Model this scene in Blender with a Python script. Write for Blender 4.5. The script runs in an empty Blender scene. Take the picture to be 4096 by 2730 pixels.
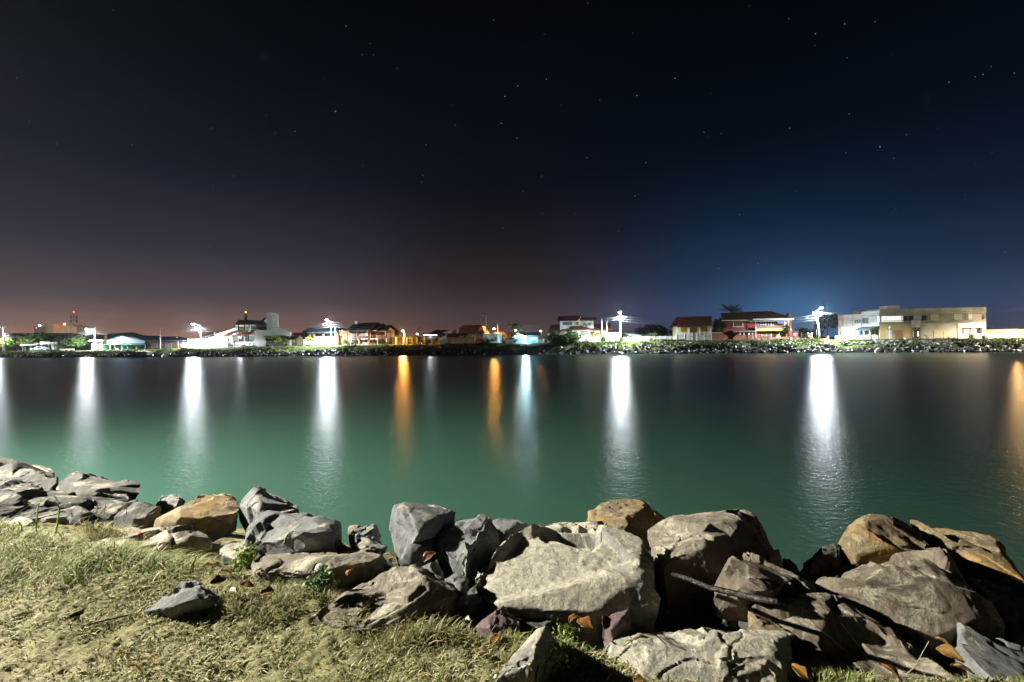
import bpy, bmesh, math, random
import numpy as np
from mathutils import Vector, Matrix

scene = bpy.context.scene
COL = scene.collection
random.seed(7)
RNG = np.random.default_rng(7)

# ------------------------------------------------------------------ camera
FPX = 1820.0            # focal length in pixels of the 4096-wide photograph
HC = 3.6                # eye above the water
ROLL = math.atan(0.0105)
cam_d = bpy.data.cameras.new('camera')
cam_d.sensor_width = 36.0
cam_d.lens = 36.0 * FPX / 4096.0
cam_d.clip_start = 0.05
cam_d.clip_end = 9000.0
cam_d.shift_y = 5.0 / 4096.0 * -1.0
cam = bpy.data.objects.new('camera', cam_d)
COL.objects.link(cam)
cam.location = (0, 0, HC)
cam.rotation_mode = 'XYZ'
cam.matrix_world = Matrix.Translation((0, 0, HC)) @ Matrix.Rotation(math.radians(90), 4, 'X') @ Matrix.Rotation(-ROLL, 4, 'Z')
scene.camera = cam

# ------------------------------------------------------------------ world: night sky with town glow
W = bpy.data.worlds.new('World')
scene.world = W
W.use_nodes = True
wn, wl = W.node_tree.nodes, W.node_tree.links
wn.clear()
w_out = wn.new('ShaderNodeOutputWorld')
w_bg = wn.new('ShaderNodeBackground')
w_tc = wn.new('ShaderNodeTexCoord')
w_sep = wn.new('ShaderNodeSeparateXYZ')
wl.new(w_tc.outputs['Generated'], w_sep.inputs[0])

def s2l(c):
    return tuple(((v / 255.0) / 12.92 if v / 255.0 <= 0.04045 else ((v / 255.0 + 0.055) / 1.055) ** 2.4) for v in c)

def w_ramp(stops):
    r = wn.new('ShaderNodeValToRGB')
    el = r.color_ramp.elements
    while len(el) < len(stops):
        el.new(0.5)
    for e, (p, c) in zip(el, stops):
        e.position = p
        e.color = s2l(c) + (1,)
    wl.new(w_sep.outputs['Z'], r.inputs[0])
    return r
# colour against the sine of elevation: towards the town (west side), straight on, and towards the port (east side)
r_w = w_ramp([(0.0, (170, 122, 98)), (0.03, (126, 98, 90)), (0.08, (80, 70, 76)), (0.17, (47, 47, 57)), (0.30, (21, 27, 36)), (0.46, (7, 14, 20)), (0.62, (2, 6, 9))])
r_c = w_ramp([(0.0, (92, 70, 66)), (0.05, (72, 58, 60)), (0.12, (46, 38, 42)), (0.22, (27, 24, 30)), (0.32, (11, 15, 23)), (0.45, (6, 12, 19)), (0.62, (3, 6, 9))])
r_e = w_ramp([(0.0, (64, 70, 92)), (0.05, (54, 68, 98)), (0.12, (32, 46, 70)), (0.22, (14, 27, 46)), (0.34, (5, 14, 26)), (0.47, (3, 9, 15)), (0.62, (2, 6, 9))])
def w_map(sock, a, b):
    m = wn.new('ShaderNodeMapRange'); m.interpolation_type = 'SMOOTHSTEP'
    m.inputs[1].default_value = a; m.inputs[2].default_value = b
    wl.new(sock, m.inputs[0]); return m.outputs[0]
def w_mix(f, a, b, typ='MIX'):
    m = wn.new('ShaderNodeMix'); m.data_type = 'RGBA'; m.blend_type = typ
    if isinstance(f, float): m.inputs[0].default_value = f
    else: wl.new(f, m.inputs[0])
    for s, i in ((a, 6), (b, 7)):
        if isinstance(s, tuple): m.inputs[i].default_value = s + (1,)
        else: wl.new(s, m.inputs[i])
    return m.outputs[2]
mx = w_mix(w_map(w_sep.outputs['X'], -0.62, 0.02), r_w.outputs[0], r_c.outputs[0])
mx = w_mix(w_map(w_sep.outputs['X'], 0.0, 0.42), mx, r_e.outputs[0])
# blue glow of cold floodlight over the roofs on the east side
def w_glow(direction, c0, col):
    d = wn.new('ShaderNodeVectorMath'); d.operation = 'DOT_PRODUCT'
    n = Vector(direction).normalized()
    d.inputs[1].default_value = n
    wl.new(w_tc.outputs['Generated'], d.inputs[0])
    f = w_map(d.outputs['Value'], c0, 1.0)
    p = wn.new('ShaderNodeMath'); p.operation = 'POWER'; p.inputs[1].default_value = 1.7
    wl.new(f, p.inputs[0])
    return p.outputs[0], col
for dirn, c0, col in (((0.58, 1.0, -0.02), 0.91, (0.001, 0.007, 0.018)), ((0.62, 1.0, -0.01), 0.976, (0.005, 0.030, 0.070)), ((0.62, 1.0, 0.02), 0.993, (0.008, 0.05, 0.09))):
    f, col = w_glow(dirn, c0, col)
    mx = w_mix(f, mx, col, 'ADD')
w_noise = wn.new('ShaderNodeTexNoise'); w_noise.inputs['Scale'].default_value = 3.0; w_noise.inputs['Detail'].default_value = 3.0
wl.new(w_tc.outputs['Generated'], w_noise.inputs['Vector'])
w_mr = wn.new('ShaderNodeMapRange'); w_mr.inputs[3].default_value = 0.8; w_mr.inputs[4].default_value = 1.2
wl.new(w_noise.outputs[0], w_mr.inputs[0])
w_bg.inputs['Strength'].default_value = 1.0
wl.new(w_mr.outputs[0], w_bg.inputs['Strength'])
wl.new(mx, w_bg.inputs['Color'])
wl.new(w_bg.outputs[0], w_out.inputs[0])

# ------------------------------------------------------------------ light and exposure
P_WHITE, P_SODIUM, P_NEAR = 30000.0, 6500.0, 52000.0
LAMP_WHITE, LAMP_SODIUM, LAMP_CYAN = (0.86, 0.95, 1.0), (1.0, 0.40, 0.07), (0.55, 0.92, 1.0)
LAMP_NEAR = (1.0, 0.955, 0.83)
scene.view_settings.view_transform = 'Standard'
scene.view_settings.look = 'None'
scene.view_settings.exposure = 0.0
scene.view_settings.gamma = 1.0
scene.render.engine = 'CYCLES'
scene.cycles.use_denoising = True
scene.cycles.use_adaptive_sampling = False
scene.cycles.max_bounces = 5
scene.cycles.diffuse_bounces = 2
scene.cycles.glossy_bounces = 2
scene.cycles.transparent_max_bounces = 4
scene.cycles.sample_clamp_indirect = 4.0
scene.cycles.caustics_reflective = False
scene.cycles.caustics_refractive = False

# ------------------------------------------------------------------ measuring: photograph pixel <-> place
def derot(x, y):
    dx, dy = x - 2048.0, y - 1360.0
    c, s = math.cos(ROLL), math.sin(ROLL)
    return (dx * c - dy * s) / FPX, (dx * s + dy * c) / FPX

def P(x, y, D):
    u, v = derot(x, y)
    return Vector((D * u, D, HC - D * v))

def lerp(x, xs, ys):
    return float(np.interp(x, xs, ys))
WX = [-600, 0, 500, 1000, 1500, 2048, 2560, 3072, 3584, 4096, 4700]
WD = [136, 129.7, 122, 117, 114.5, 109.2, 106.7, 102.7, 99.1, 92.9, 88]           # far waterline
CZ = [1.5, 1.49, 1.4, 1.93, 2.34, 2.47, 2.53, 2.55, 2.5, 2.44, 2.4]               # crest of the far bank
PX_ = [-600, 345, 770, 1307, 2048, 2480, 3280, 4096, 4700]
PD = [152, 146, 136, 127.5, 119, 115, 108, 101, 97]                               # row of lamp posts
PZ = [1.45, 1.5, 2.13, 2.53, 2.75, 2.87, 2.8, 2.8, 2.8]
def far_z(x, D):
    dw, zc, dp, zp = lerp(x, WX, WD), lerp(x, WX, CZ), lerp(x, PX_, PD), lerp(x, PX_, PZ)
    return lerp(D, [dw - 6, dw, dw + 2.2, dw + 5, dp, dp + 6], [-2.4, 0.0, zc * 0.62, zc, zp, zp + 0.06])
def Dp(x): return lerp(x, PX_, PD)
def Dw(x): return lerp(x, WX, WD)
def G(x, D):
    """a point on the far ground under photograph column x at depth D"""
    z = far_z(x, D)
    u = (x - 2048.0) / FPX
    for _ in range(3):
        v = (HC - z) / D
        c, s = math.cos(ROLL), math.sin(ROLL)
        u = ((x - 2048.0) / FPX + s * v) / c
    return Vector((D * u, D, z))

# ------------------------------------------------------------------ noise in numpy
def _hash(ix, iy, iz, seed):
    h = (ix * 374761393 + iy * 668265263 + iz * 2147483647 + seed * 1274126177) & 0xFFFFFFFF
    h = ((h ^ (h >> 13)) * 1274126177) & 0xFFFFFFFF
    return ((h ^ (h >> 16)) & 0xFFFF) / 32767.5 - 1.0
def vnoise(p, seed=0):
    p = np.asarray(p, float)
    i = np.floor(p).astype(np.int64); f = p - i
    f = f * f * f * (f * (f * 6 - 15) + 10)
    r = 0
    for dx in (0, 1):
        wx = f[:, 0] if dx else 1 - f[:, 0]
        for dy in (0, 1):
            wy = f[:, 1] if dy else 1 - f[:, 1]
            for dz in (0, 1):
                wz = f[:, 2] if dz else 1 - f[:, 2]
                r = r + _hash(i[:, 0] + dx, i[:, 1] + dy, i[:, 2] + dz, seed) * wx * wy * wz
    return r
def fbm(p, seed=0, octv=4, gain=0.5):
    p = np.asarray(p, float); a, r = 1.0, 0
    for k in range(octv):
        r = r + a * vnoise(p, seed + k * 17); p = p * 2.03 + 11.3; a *= gain
    return r

# ------------------------------------------------------------------ object helpers
def tag(o, label=None, cat=None, group=None, kind=None):
    if label: o['label'] = label
    if cat: o['category'] = cat
    if group: o['group'] = group
    if kind: o['kind'] = kind
    return o

def mobj(name, verts, faces, mat, parent=None, smooth=False, loc=None):
    """one mesh object from world-space vertices"""
    me = bpy.data.meshes.new(name)
    off = np.array(parent_loc(parent) if parent is not None else (loc if loc is not None else (0, 0, 0)), float)
    v = np.asarray([tuple(q) for q in verts], float) - off if not isinstance(verts, np.ndarray) else verts - off
    if isinstance(faces, np.ndarray):
        k = faces.shape[1]
        me.vertices.add(len(v)); me.vertices.foreach_set('co', np.ascontiguousarray(v, np.float32).ravel())
        me.loops.add(faces.size); me.loops.foreach_set('vertex_index', faces.astype(np.int32).ravel())
        me.polygons.add(len(faces)); me.polygons.foreach_set('loop_start', np.arange(0, faces.size, k, dtype=np.int32))
        me.update(calc_edges=True)
    else:
        me.from_pydata(v.tolist(), [], [tuple(int(i) for i in f) for f in faces])
        me.update()
    if smooth:
        me.polygons.foreach_set('use_smooth', [True] * len(me.polygons))
    if mat is not None:
        me.materials.append(mat)
    o = bpy.data.objects.new(name, me)
    COL.objects.link(o)
    if parent is not None:
        o.parent = parent
    elif loc is not None:
        o.location = loc
    return o

def parent_loc(p):
    l = Vector((0, 0, 0))
    while p is not None:
        l = l + Vector(p.location); p = p.parent
    return l

def empty(name, loc, label=None, cat=None, group=None):
    o = bpy.data.objects.new(name, None)
    o.empty_display_size = 0.2
    COL.objects.link(o)
    o.location = loc
    return tag(o, label, cat, group)

class MB:
    """collects simple shapes in world space, links them as one mesh"""
    def __init__(self): self.v, self.f = [], []
    def add(self, v, f):
        b = len(self.v); self.v += [tuple(q) for q in v]; self.f += [tuple(b + i for i in q) for q in f]; return self
    def hexa(self, p):   # 8 points: bottom ring 0-3, top ring 4-7
        return self.add(p, [(3, 2, 1, 0), (4, 5, 6, 7), (0, 1, 5, 4), (1, 2, 6, 5), (2, 3, 7, 6), (3, 0, 4, 7)])
    def box(self, a, b):
        (x0, y0, z0), (x1, y1, z1) = a, b
        return self.hexa([(x0, y0, z0), (x1, y0, z0), (x1, y1, z0), (x0, y1, z0), (x0, y0, z1), (x1, y0, z1), (x1, y1, z1), (x0, y1, z1)])
    def tube(self, pts, r, n=8, caps=True):
        pts = [Vector(p) for p in pts]
        rr = r if isinstance(r, (list, tuple)) else [r] * len(pts)
        b = len(self.v)
        for k, p in enumerate(pts):
            d = (pts[min(k + 1, len(pts) - 1)] - pts[max(k - 1, 0)]).normalized()
            a = d.cross(Vector((0.0, 0.0, 1.0)))
            if a.length < 1e-3: a = d.cross(Vector((0, 1, 0)))
            a.normalize(); c = d.cross(a)
            for j in range(n):
                t = 2 * math.pi * j / n
                self.v.append(tuple(p + (a * math.cos(t) + c * math.sin(t)) * rr[k]))
        for k in range(len(pts) - 1):
            for j in range(n):
                q = (j + 1) % n
                self.f.append((b + k * n + j, b + k * n + q, b + (k + 1) * n + q, b + (k + 1) * n + j))
        if caps:
            self.f.append(tuple(b + j for j in range(n))[::-1])
            self.f.append(tuple(b + (len(pts) - 1) * n + j for j in range(n)))
        return self
    def ball(self, c, r, nu=10, nv=6):
        rx, ry, rz = r if isinstance(r, tuple) else (r, r, r)
        b = len(self.v)
        for i in range(nv + 1):
            t = math.pi * i / nv
            for j in range(nu):
                p = 2 * math.pi * j / nu
                self.v.append((c[0] + rx * math.sin(t) * math.cos(p), c[1] + ry * math.sin(t) * math.sin(p), c[2] + rz * math.cos(t)))
        for i in range(nv):
            for j in range(nu):
                q = (j + 1) % nu
                self.f.append((b + i * nu + j, b + (i + 1) * nu + j, b + (i + 1) * nu + q, b + i * nu + q))
        return self
    def build(self, name, mat, parent=None, smooth=False, loc=None):
        return mobj(name, self.v, self.f, mat, parent, smooth, loc)

# ------------------------------------------------------------------ materials
MATS = {}
def nodes(m):
    m.use_nodes = True
    return m.node_tree.nodes, m.node_tree.links
def mat(key, col, rough=0.75, var=0.25, scale=2.0, bump=0.0, bscale=8.0, metal=0.0, spec=0.3, col2=None):
    """painted or plain surface with uneven tone and slight relief"""
    if key in MATS: return MATS[key]
    m = bpy.data.materials.new(key); n, l = nodes(m)
    b = n['Principled BSDF']
    b.inputs['Roughness'].default_value = rough
    b.inputs['Metallic'].default_value = metal
    b.inputs['Specular IOR Level'].default_value = spec
    tc = n.new('ShaderNodeTexCoord')
    nz = n.new('ShaderNodeTexNoise'); nz.inputs['Scale'].default_value = scale; nz.inputs['Detail'].default_value = 6
    nz.inputs['Roughness'].default_value = 0.65
    l.new(tc.outputs['Object'], nz.inputs['Vector'])
    r = n.new('ShaderNodeValToRGB')
    c2 = col2 if col2 else tuple(v * (1 - var) for v in col)
    r.color_ramp.elements[0].position = 0.3; r.color_ramp.elements[1].position = 0.65
    r.color_ramp.elements[0].color = tuple(c2) + (1,)
    r.color_ramp.elements[1].color = tuple(min(1, v * (1 + var * 0.3)) for v in col) + (1,)
    l.new(nz.outputs[0], r.inputs[0]); l.new(r.outputs[0], b.inputs['Base Color'])
    if bump:
        bz = n.new('ShaderNodeTexNoise'); bz.inputs['Scale'].default_value = bscale; bz.inputs['Detail'].default_value = 5
        l.new(tc.outputs['Object'], bz.inputs['Vector'])
        bp = n.new('ShaderNodeBump'); bp.inputs['Strength'].default_value = bump; bp.inputs['Distance'].default_value = 0.05
        l.new(bz.outputs[0], bp.inputs['Height']); l.new(bp.outputs[0], b.inputs['Normal'])
    MATS[key] = m
    return m
def emit(key, col, strength):
    if key in MATS: return MATS[key]
    m = bpy.data.materials.new(key); n, l = nodes(m)
    b = n['Principled BSDF']
    b.inputs['Base Color'].default_value = tuple(min(1, c) for c in col) + (1,)
    b.inputs['Emission Color'].default_value = tuple(col) + (1,)
    b.inputs['Emission Strength'].default_value = strength
    m.cycles.emission_sampling = 'NONE'
    MATS[key] = m
    return m
def colmat(key, rough=0.7, trans=0.0, spec=0.2):
    """takes each leaf's or blade's own colour from the mesh"""
    if key in MATS: return MATS[key]
    m = bpy.data.materials.new(key); n, l = nodes(m)
    b = n['Principled BSDF']; b.inputs['Roughness'].default_value = rough; b.inputs['Specular IOR Level'].default_value = spec
    a = n.new('ShaderNodeVertexColor'); a.layer_name = 'Col'
    l.new(a.outputs[0], b.inputs['Base Color'])
    if trans:
        t = n.new('ShaderNodeBsdfTranslucent'); l.new(a.outputs[0], t.inputs[0])
        mx = n.new('ShaderNodeMixShader'); mx.inputs[0].default_value = trans
        l.new(b.outputs[0], mx.inputs[1]); l.new(t.outputs[0], mx.inputs[2])
        l.new(mx.outputs[0], n['Material Output'].inputs[0])
    MATS[key] = m
    return m
def roofmat(key, col, tile=0.3):
    """clay roof: rows of tiles as fine relief, colour uneven tile by tile"""
    if key in MATS: return MATS[key]
    m = mat(key, col, 0.85, 0.45, 1.3)
    n, l = m.node_tree.nodes, m.node_tree.links
    b = n['Principled BSDF']
    tc = n.new('ShaderNodeTexCoord')
    wv = n.new('ShaderNodeTexWave'); wv.bands_direction = 'X'; wv.inputs['Scale'].default_value = 0.5 / tile
    wv.inputs['Distortion'].default_value = 0.4
    l.new(tc.outputs['Object'], wv.inputs['Vector'])
    bp = n.new('ShaderNodeBump'); bp.inputs['Strength'].default_value = 0.7; bp.inputs['Distance'].default_value = 0.06
    l.new(wv.outputs[0], bp.inputs['Height']); l.new(bp.outputs[0], b.inputs['Normal'])
    return m

def set_colors(o, cols):
    """per-vertex colours (n,3)"""
    me = o.data
    a = me.color_attributes.new('Col', 'FLOAT_COLOR', 'POINT')
    c = np.ones((len(me.vertices), 4), np.float32); c[:, :3] = cols
    a.data.foreach_set('color', c.ravel())
# ================================================================== the setting
# ---- water of the channel
def water_material():
    m = bpy.data.materials.new('water'); n, l = nodes(m)
    b = n['Principled BSDF']
    tc = n.new('ShaderNodeTexCoord')
    nz = n.new('ShaderNodeTexNoise'); nz.inputs['Scale'].default_value = 0.05; nz.inputs['Detail'].default_value = 4
    l.new(tc.outputs['Object'], nz.inputs['Vector'])
    r = n.new('ShaderNodeValToRGB')
    r.color_ramp.elements[0].position = 0.35; r.color_ramp.elements[1].position = 0.7
    r.color_ramp.elements[0].color = (0.031, 0.076, 0.055, 1); r.color_ramp.elements[1].color = (0.038, 0.089, 0.064, 1)
    l.new(nz.outputs[0], r.inputs[0]); l.new(r.outputs[0], b.inputs['Base Color'])
    b.inputs['Roughness'].default_value = 1.0
    b.inputs['Specular IOR Level'].default_value = 0.0
    mp = n.new('ShaderNodeMapping'); mp.inputs['Scale'].default_value = (1.0, 1.5, 1.0); mp.inputs['Rotation'].default_value = (0, 0, 0.25)
    l.new(tc.outputs['Object'], mp.inputs['Vector'])
    n1 = n.new('ShaderNodeTexNoise'); n1.inputs['Scale'].default_value = 4.5; n1.inputs['Detail'].default_value = 3; n1.inputs['Roughness'].default_value = 0.6
    l.new(mp.outputs[0], n1.inputs['Vector'])
    n2 = n.new('ShaderNodeTexNoise'); n2.inputs['Scale'].default_value = 0.7; n2.inputs['Detail'].default_value = 2
    l.new(mp.outputs[0], n2.inputs['Vector'])
    b1 = n.new('ShaderNodeBump'); b1.inputs['Strength'].default_value = 0.6; b1.inputs['Distance'].default_value = 0.03
    b2 = n.new('ShaderNodeBump'); b2.inputs['Strength'].default_value = 0.25; b2.inputs['Distance'].default_value = 0.05
    l.new(n2.outputs[0], b2.inputs['Height']); l.new(n1.outputs[0], b1.inputs['Height'])
    l.new(b2.outputs[0], b1.inputs['Normal'])
    gl = n.new('ShaderNodeBsdfGlossy'); gl.distribution = 'BECKMANN'; gl.inputs['Roughness'].default_value = 0.276
    l.new(b1.outputs[0], gl.inputs['Normal'])
    fr = n.new('ShaderNodeFresnel'); fr.inputs['IOR'].default_value = 1.33
    ms = n.new('ShaderNodeMixShader')
    l.new(fr.outputs[0], ms.inputs[0]); l.new(b.outputs[0], ms.inputs[1]); l.new(gl.outputs[0], ms.inputs[2])
    l.new(ms.outputs[0], n['Material Output'].inputs[0])
    return m
wv = [(-420, -30, 0), (420, -30, 0), (420, 170, 0), (-420, 170, 0)]
tag(mobj('water', wv, [(0, 1, 2, 3)], water_material()), 'dark green river water with long streaks of lamplight', None, None, 'structure')

# ---- far bank: one sheet from below the waterline to the horizon
def far_ground():
    xs = np.concatenate([np.linspace(-900, -60, 50), np.linspace(-40, 4150, 620), np.linspace(4200, 5200, 50)])
    offs = [-6, -3, -1, 0, 0.5, 1.0, 1.5, 2.0, 2.5, 3.0, 3.4, 3.8, 4.2, 4.6, 5.0, 5.5, 6.0, 7.0, 8.5, 10.5, 13, 17, 22, 30, 45, 80, 200, 700]
    V, idx = [], {}
    for j, x in enumerate(xs):
        dw = Dw(x)
        for i, o in enumerate(offs):
            D = dw + o
            p = G(x, D)
            if o > 60:
                p.z -= 0.0
            V.append((p.x, p.y, p.z))
    V = np.array(V)
    nz = fbm(V * np.array([0.55, 0.55, 0.0]) , 3, 4)
    nz2 = fbm(V * np.array([0.16, 0.16, 0.0]) , 5, 3)
    o = np.tile(np.array(offs), len(xs))
    amp = np.interp(o, [-6, 0, 1.5, 3.5, 5, 7, 12, 40], [0.0, 0.1, 0.34, 0.42, 0.26, 0.1, 0.05, 0.0])
    V[:, 2] += amp * (nz * 0.8 + nz2 * 0.7)
    V[:, 1] += np.interp(o, [-6, 0, 3, 5, 8], [0, 0.3, 0.9, 0.6, 0]) * nz2 * 1.3
    m = len(offs)
    F = [(j * m + i, (j + 1) * m + i, (j + 1) * m + i + 1, j * m + i + 1) for j in range(len(xs) - 1) for i in range(m - 1)]
    g = bpy.data.materials.new('far_grass_ground'); n, l = nodes(g)
    b = n['Principled BSDF']; b.inputs['Roughness'].default_value = 0.95; b.inputs['Specular IOR Level'].default_value = 0.1
    tc = n.new('ShaderNodeTexCoord')
    nz_ = n.new('ShaderNodeTexNoise'); nz_.inputs['Scale'].default_value = 0.8; nz_.inputs['Detail'].default_value = 8
    l.new(tc.outputs['Object'], nz_.inputs['Vector'])
    r = n.new('ShaderNodeValToRGB')
    e = r.color_ramp.elements
    e[0].position = 0.3; e[0].color = (0.030, 0.042, 0.012, 1); e[1].position = 0.7; e[1].color = (0.105, 0.135, 0.035, 1)
    l.new(nz_.outputs[0], r.inputs[0])
    # bare dark soil and stones low on the bank
    sp = n.new('ShaderNodeSeparateXYZ'); l.new(tc.outputs['Object'], sp.inputs[0])
    ad = n.new('ShaderNodeMath'); ad.operation = 'ADD'
    ml = n.new('ShaderNodeMath'); ml.operation = 'MULTIPLY'; ml.inputs[1].default_value = 1.2
    l.new(nz_.outputs[0], ml.inputs[0]); l.new(sp.outputs['Z'], ad.inputs[0]); l.new(ml.outputs[0], ad.inputs[1])
    mr = n.new('ShaderNodeMapRange'); mr.inputs[1].default_value = 1.3; mr.inputs[2].default_value = 1.9
    l.new(ad.outputs[0], mr.inputs[0])
    mx = n.new('ShaderNodeMix'); mx.data_type = 'RGBA'
    mx.inputs[6].default_value = (0.022, 0.021, 0.018, 1)
    l.new(mr.outputs[0], mx.inputs[0]); l.new(r.outputs[0], mx.inputs[7]); l.new(mx.outputs[2], b.inputs['Base Color'])
    o_ = mobj('ground', V, F, g, smooth=True)
    tag(o_, 'grassy far bank and the town ground behind it', None, None, 'structure')
far_ground()

# ---- near bank: sandy turf falling away under the boulders
def edge_y(X):
    return np.interp(X, [-40, -20, -14, -9, -6, -4.6, -2.6, -1.4, -0.9, 0.3, 1.0, 1.7, 4, 12, 40], [10, 7.5, 5.6, 4.4, 4.2, 3.95, 3.2, 2.9, 2.58, 2.3, 2.2, 2.1, 1.85, 1.8, 1.8])
def near_z(X, Y):
    X = np.asarray(X, float); Y = np.asarray(Y, float)
    d = Y - edge_y(X)
    st = np.interp(X, [-6, -4, -2, -0.8], [0.45, 0.35, 0.4, 0.85])
    z = np.where(d < 0, 2.0, 2.0 - st * np.minimum(d, 0.6) - 0.43 * np.maximum(d - 0.6, 0))
    z = np.maximum(z, -1.6)
    q = np.stack([X, Y, np.zeros_like(X)], -1).reshape(-1, 3)
    return z + (0.030 * fbm(q * 0.9, 21, 3) + 0.016 * fbm(q * 4.0, 22, 2)).reshape(z.shape)

def ground_mat():
    g = bpy.data.materials.new('sandy_turf'); n, l = nodes(g)
    b = n['Principled BSDF']; b.inputs['Roughness'].default_value = 0.95; b.inputs['Specular IOR Level'].default_value = 0.1
    tc = n.new('ShaderNodeTexCoord')
    def nz(s, d=8, r=0.65):
        t = n.new('ShaderNodeTexNoise'); t.inputs['Scale'].default_value = s; t.inputs['Detail'].default_value = d; t.inputs['Roughness'].default_value = r
        l.new(tc.outputs['Object'], t.inputs['Vector']); return t
    a = nz(1.6); r = n.new('ShaderNodeValToRGB'); e = r.color_ramp.elements
    e[0].position = 0.32; e[0].color = (0.13, 0.13, 0.055, 1); e[1].position = 0.62; e[1].color = (0.34, 0.305, 0.18, 1)
    x = e.new(0.48); x.color = (0.24, 0.225, 0.115, 1)
    l.new(a.outputs[0], r.inputs[0])
    f = nz(55, 8, 0.75); fr = n.new('ShaderNodeMapRange'); fr.inputs[1].default_value = 0.3; fr.inputs[2].default_value = 0.7; fr.inputs[3].default_value = 0.3; fr.inputs[4].default_value = 1.35
    l.new(f.outputs[0], fr.inputs[0])
    mx = n.new('ShaderNodeMix'); mx.data_type = 'RGBA'; mx.blend_type = 'MULTIPLY'; mx.inputs[0].default_value = 1.0
    l.new(r.outputs[0], mx.inputs[6]); l.new(fr.outputs[0], mx.inputs[7]); l.new(mx.outputs[2], b.inputs['Base Color'])
    bp = n.new('ShaderNodeBump'); bp.inputs['Strength'].default_value = 0.9; bp.inputs['Distance'].default_value = 0.012
    l.new(f.outputs[0], bp.inputs['Height']); l.new(bp.outputs[0], b.inputs['Normal'])
    return g
def near_ground():
    xs = np.concatenate([np.linspace(-60, -8, 50), np.linspace(-7.8, -5.2, 50), np.linspace(-5.18, 2.9, 620), np.linspace(3.0, 8, 60), np.linspace(9, 60, 30)])
    ys = np.concatenate([np.linspace(-30, 0.8, 24), np.linspace(0.9, 1.6, 12), np.linspace(1.62, 4.8, 245), np.linspace(4.85, 9, 70), np.linspace(9.3, 24, 40)])
    X, Y = np.meshgrid(xs, ys, indexing='ij')
    Z = near_z(X, Y)
    q = np.stack([X.ravel(), Y.ravel(), np.zeros(X.size)], -1)
    fine = 0.011 * fbm(q * 15.0, 31, 3, 0.65) + 0.008 * np.abs(fbm(q * np.array([26.0, 38.0, 1.0]), 37, 2)) + 0.006 * np.abs(vnoise(q * np.array([34.0, 46.0, 1.0]), 35)) + 0.012 * np.maximum(0, fbm(q * 6, 41, 2))
    Z = Z + fine.reshape(Z.shape)
    V = np.stack([X.ravel(), Y.ravel(), Z.ravel()], -1)
    ny = len(ys); i = np.arange(len(xs) - 1)[:, None] * ny + np.arange(ny - 1)[None, :]
    F = np.stack([i, i + ny, i + ny + 1, i + 1], -1).reshape(-1, 4)
    o = mobj('ground', V, F, ground_mat(), smooth=True)
    tag(o, 'sandy trampled turf of the near bank', None, None, 'structure')
near_ground()

# ---- stars: tiny bright bodies far outside everything else
def stars():
    spots = [(66,313,2),(528,581,2.4),(1342,446,4),(1065,463,1.5),(1180,526,2),(1703,580,2),(933,705,1.6),(853,748,1.2),(1384,105,1.6),(395,247,1.2),(454,41,1.2),(1448,220,1),(1495,220,1),(1588,275,1.2),(1294,321,1),(2020,387,2),(2005,494,1.6),(1806,420,1),(1822,502,1),(1687,730,1.2),(1691,702,1),(1987,670,1.2),(1830,947,1.2),(1974,81,1.4),(1195,1019,0.9),(2010,914,1),(1102,533,1),(578,423,1),(845,513,1),(226,577,1),(85,1150,0.8),(1452,663,0.9),
             (3155,75,2),(3262,136,2.2),(3379,97,1.8),(3258,183,1.6),(2998,24,1.2),(2548,383,2.4),(2700,314,1.6),(2842,376,1.4),(2884,534,1.5),(2816,530,1.7),(2834,546,1.4),(3158,514,1.8),(3520,588,5),(3796,330,2.8),(3932,298,3),(3575,634,1.8),(3626,540,1.6),(3751,516,1.6),(3397,456,1.4),(3968,611,1.4),(3902,655,1.4),(3583,835,1.2),(2959,859,1.6),(2540,785,1.5),(2584,652,2),(2348,632,1.1),(2167,705,1),(2092,766,1.1),(3032,1056,1.8),(2873,1075,1.2),(4020,1010,1.6),(3388,232,1.2),(3500,88,1),(2178,136,1.2),(2185,317,1.3),(2071,344,1.4),(2242,418,1),(2399,401,1),(2068,553,1.2),(3965,267,1),(4057,293,1.4),(3900,308,1),(2407,901,1),(2475,928,1),(2300,855,1),(2169,855,1),(3184,768,0.9),(3384,612,1.1)]
    rr = random.Random(5)
    for _ in range(15):
        spots.append((rr.uniform(0, 4096), rr.uniform(0, 1050), rr.uniform(0.45, 0.85)))
    mb = MB()
    for x, y, s in spots:
        c = P(x, y, 5200.0)
        mb.ball(c, (2.3 * s ** 0.6, 1.8, 1.0 * s ** 0.6), 6, 4)
    m = emit('starlight', (0.85, 0.93, 1.0), 1.4)
    tag(mb.build('stars', m), 'faint scattered stars in the night sky', None, None, 'stuff')
stars()
# ================================================================== street lamps, posts and wires
M_CONC = mat('concrete_post', (0.42, 0.41, 0.38), 0.85, 0.3, 3.0)
M_STEEL = mat('galvanised_steel', (0.35, 0.36, 0.37), 0.5, 0.2, 5.0, metal=0.6)
M_WOODPOST = mat('weathered_wood_post', (0.30, 0.26, 0.2), 0.9, 0.4, 4.0)
M_DARKBAR = mat('dark_crossarm', (0.07, 0.06, 0.05), 0.9, 0.3, 4.0)
M_WIRE = mat('wire', (0.06, 0.06, 0.065), 0.7, 0.1)
M_WIREPALE = mat('pale_wire', (0.35, 0.35, 0.36), 0.6, 0.1)
E_WHITE = emit('white_lamp_glass', LAMP_WHITE, 900.0)
E_SODIUM = emit('sodium_lamp_glass', (1.0, 0.50, 0.13), 500.0)
E_CYAN = emit('cold_lamp_glass', LAMP_CYAN, 120.0)
E_RED = emit('red_lamp_glass', (1.0, 0.12, 0.04), 10.0)
POLE_TOP = {}

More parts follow.
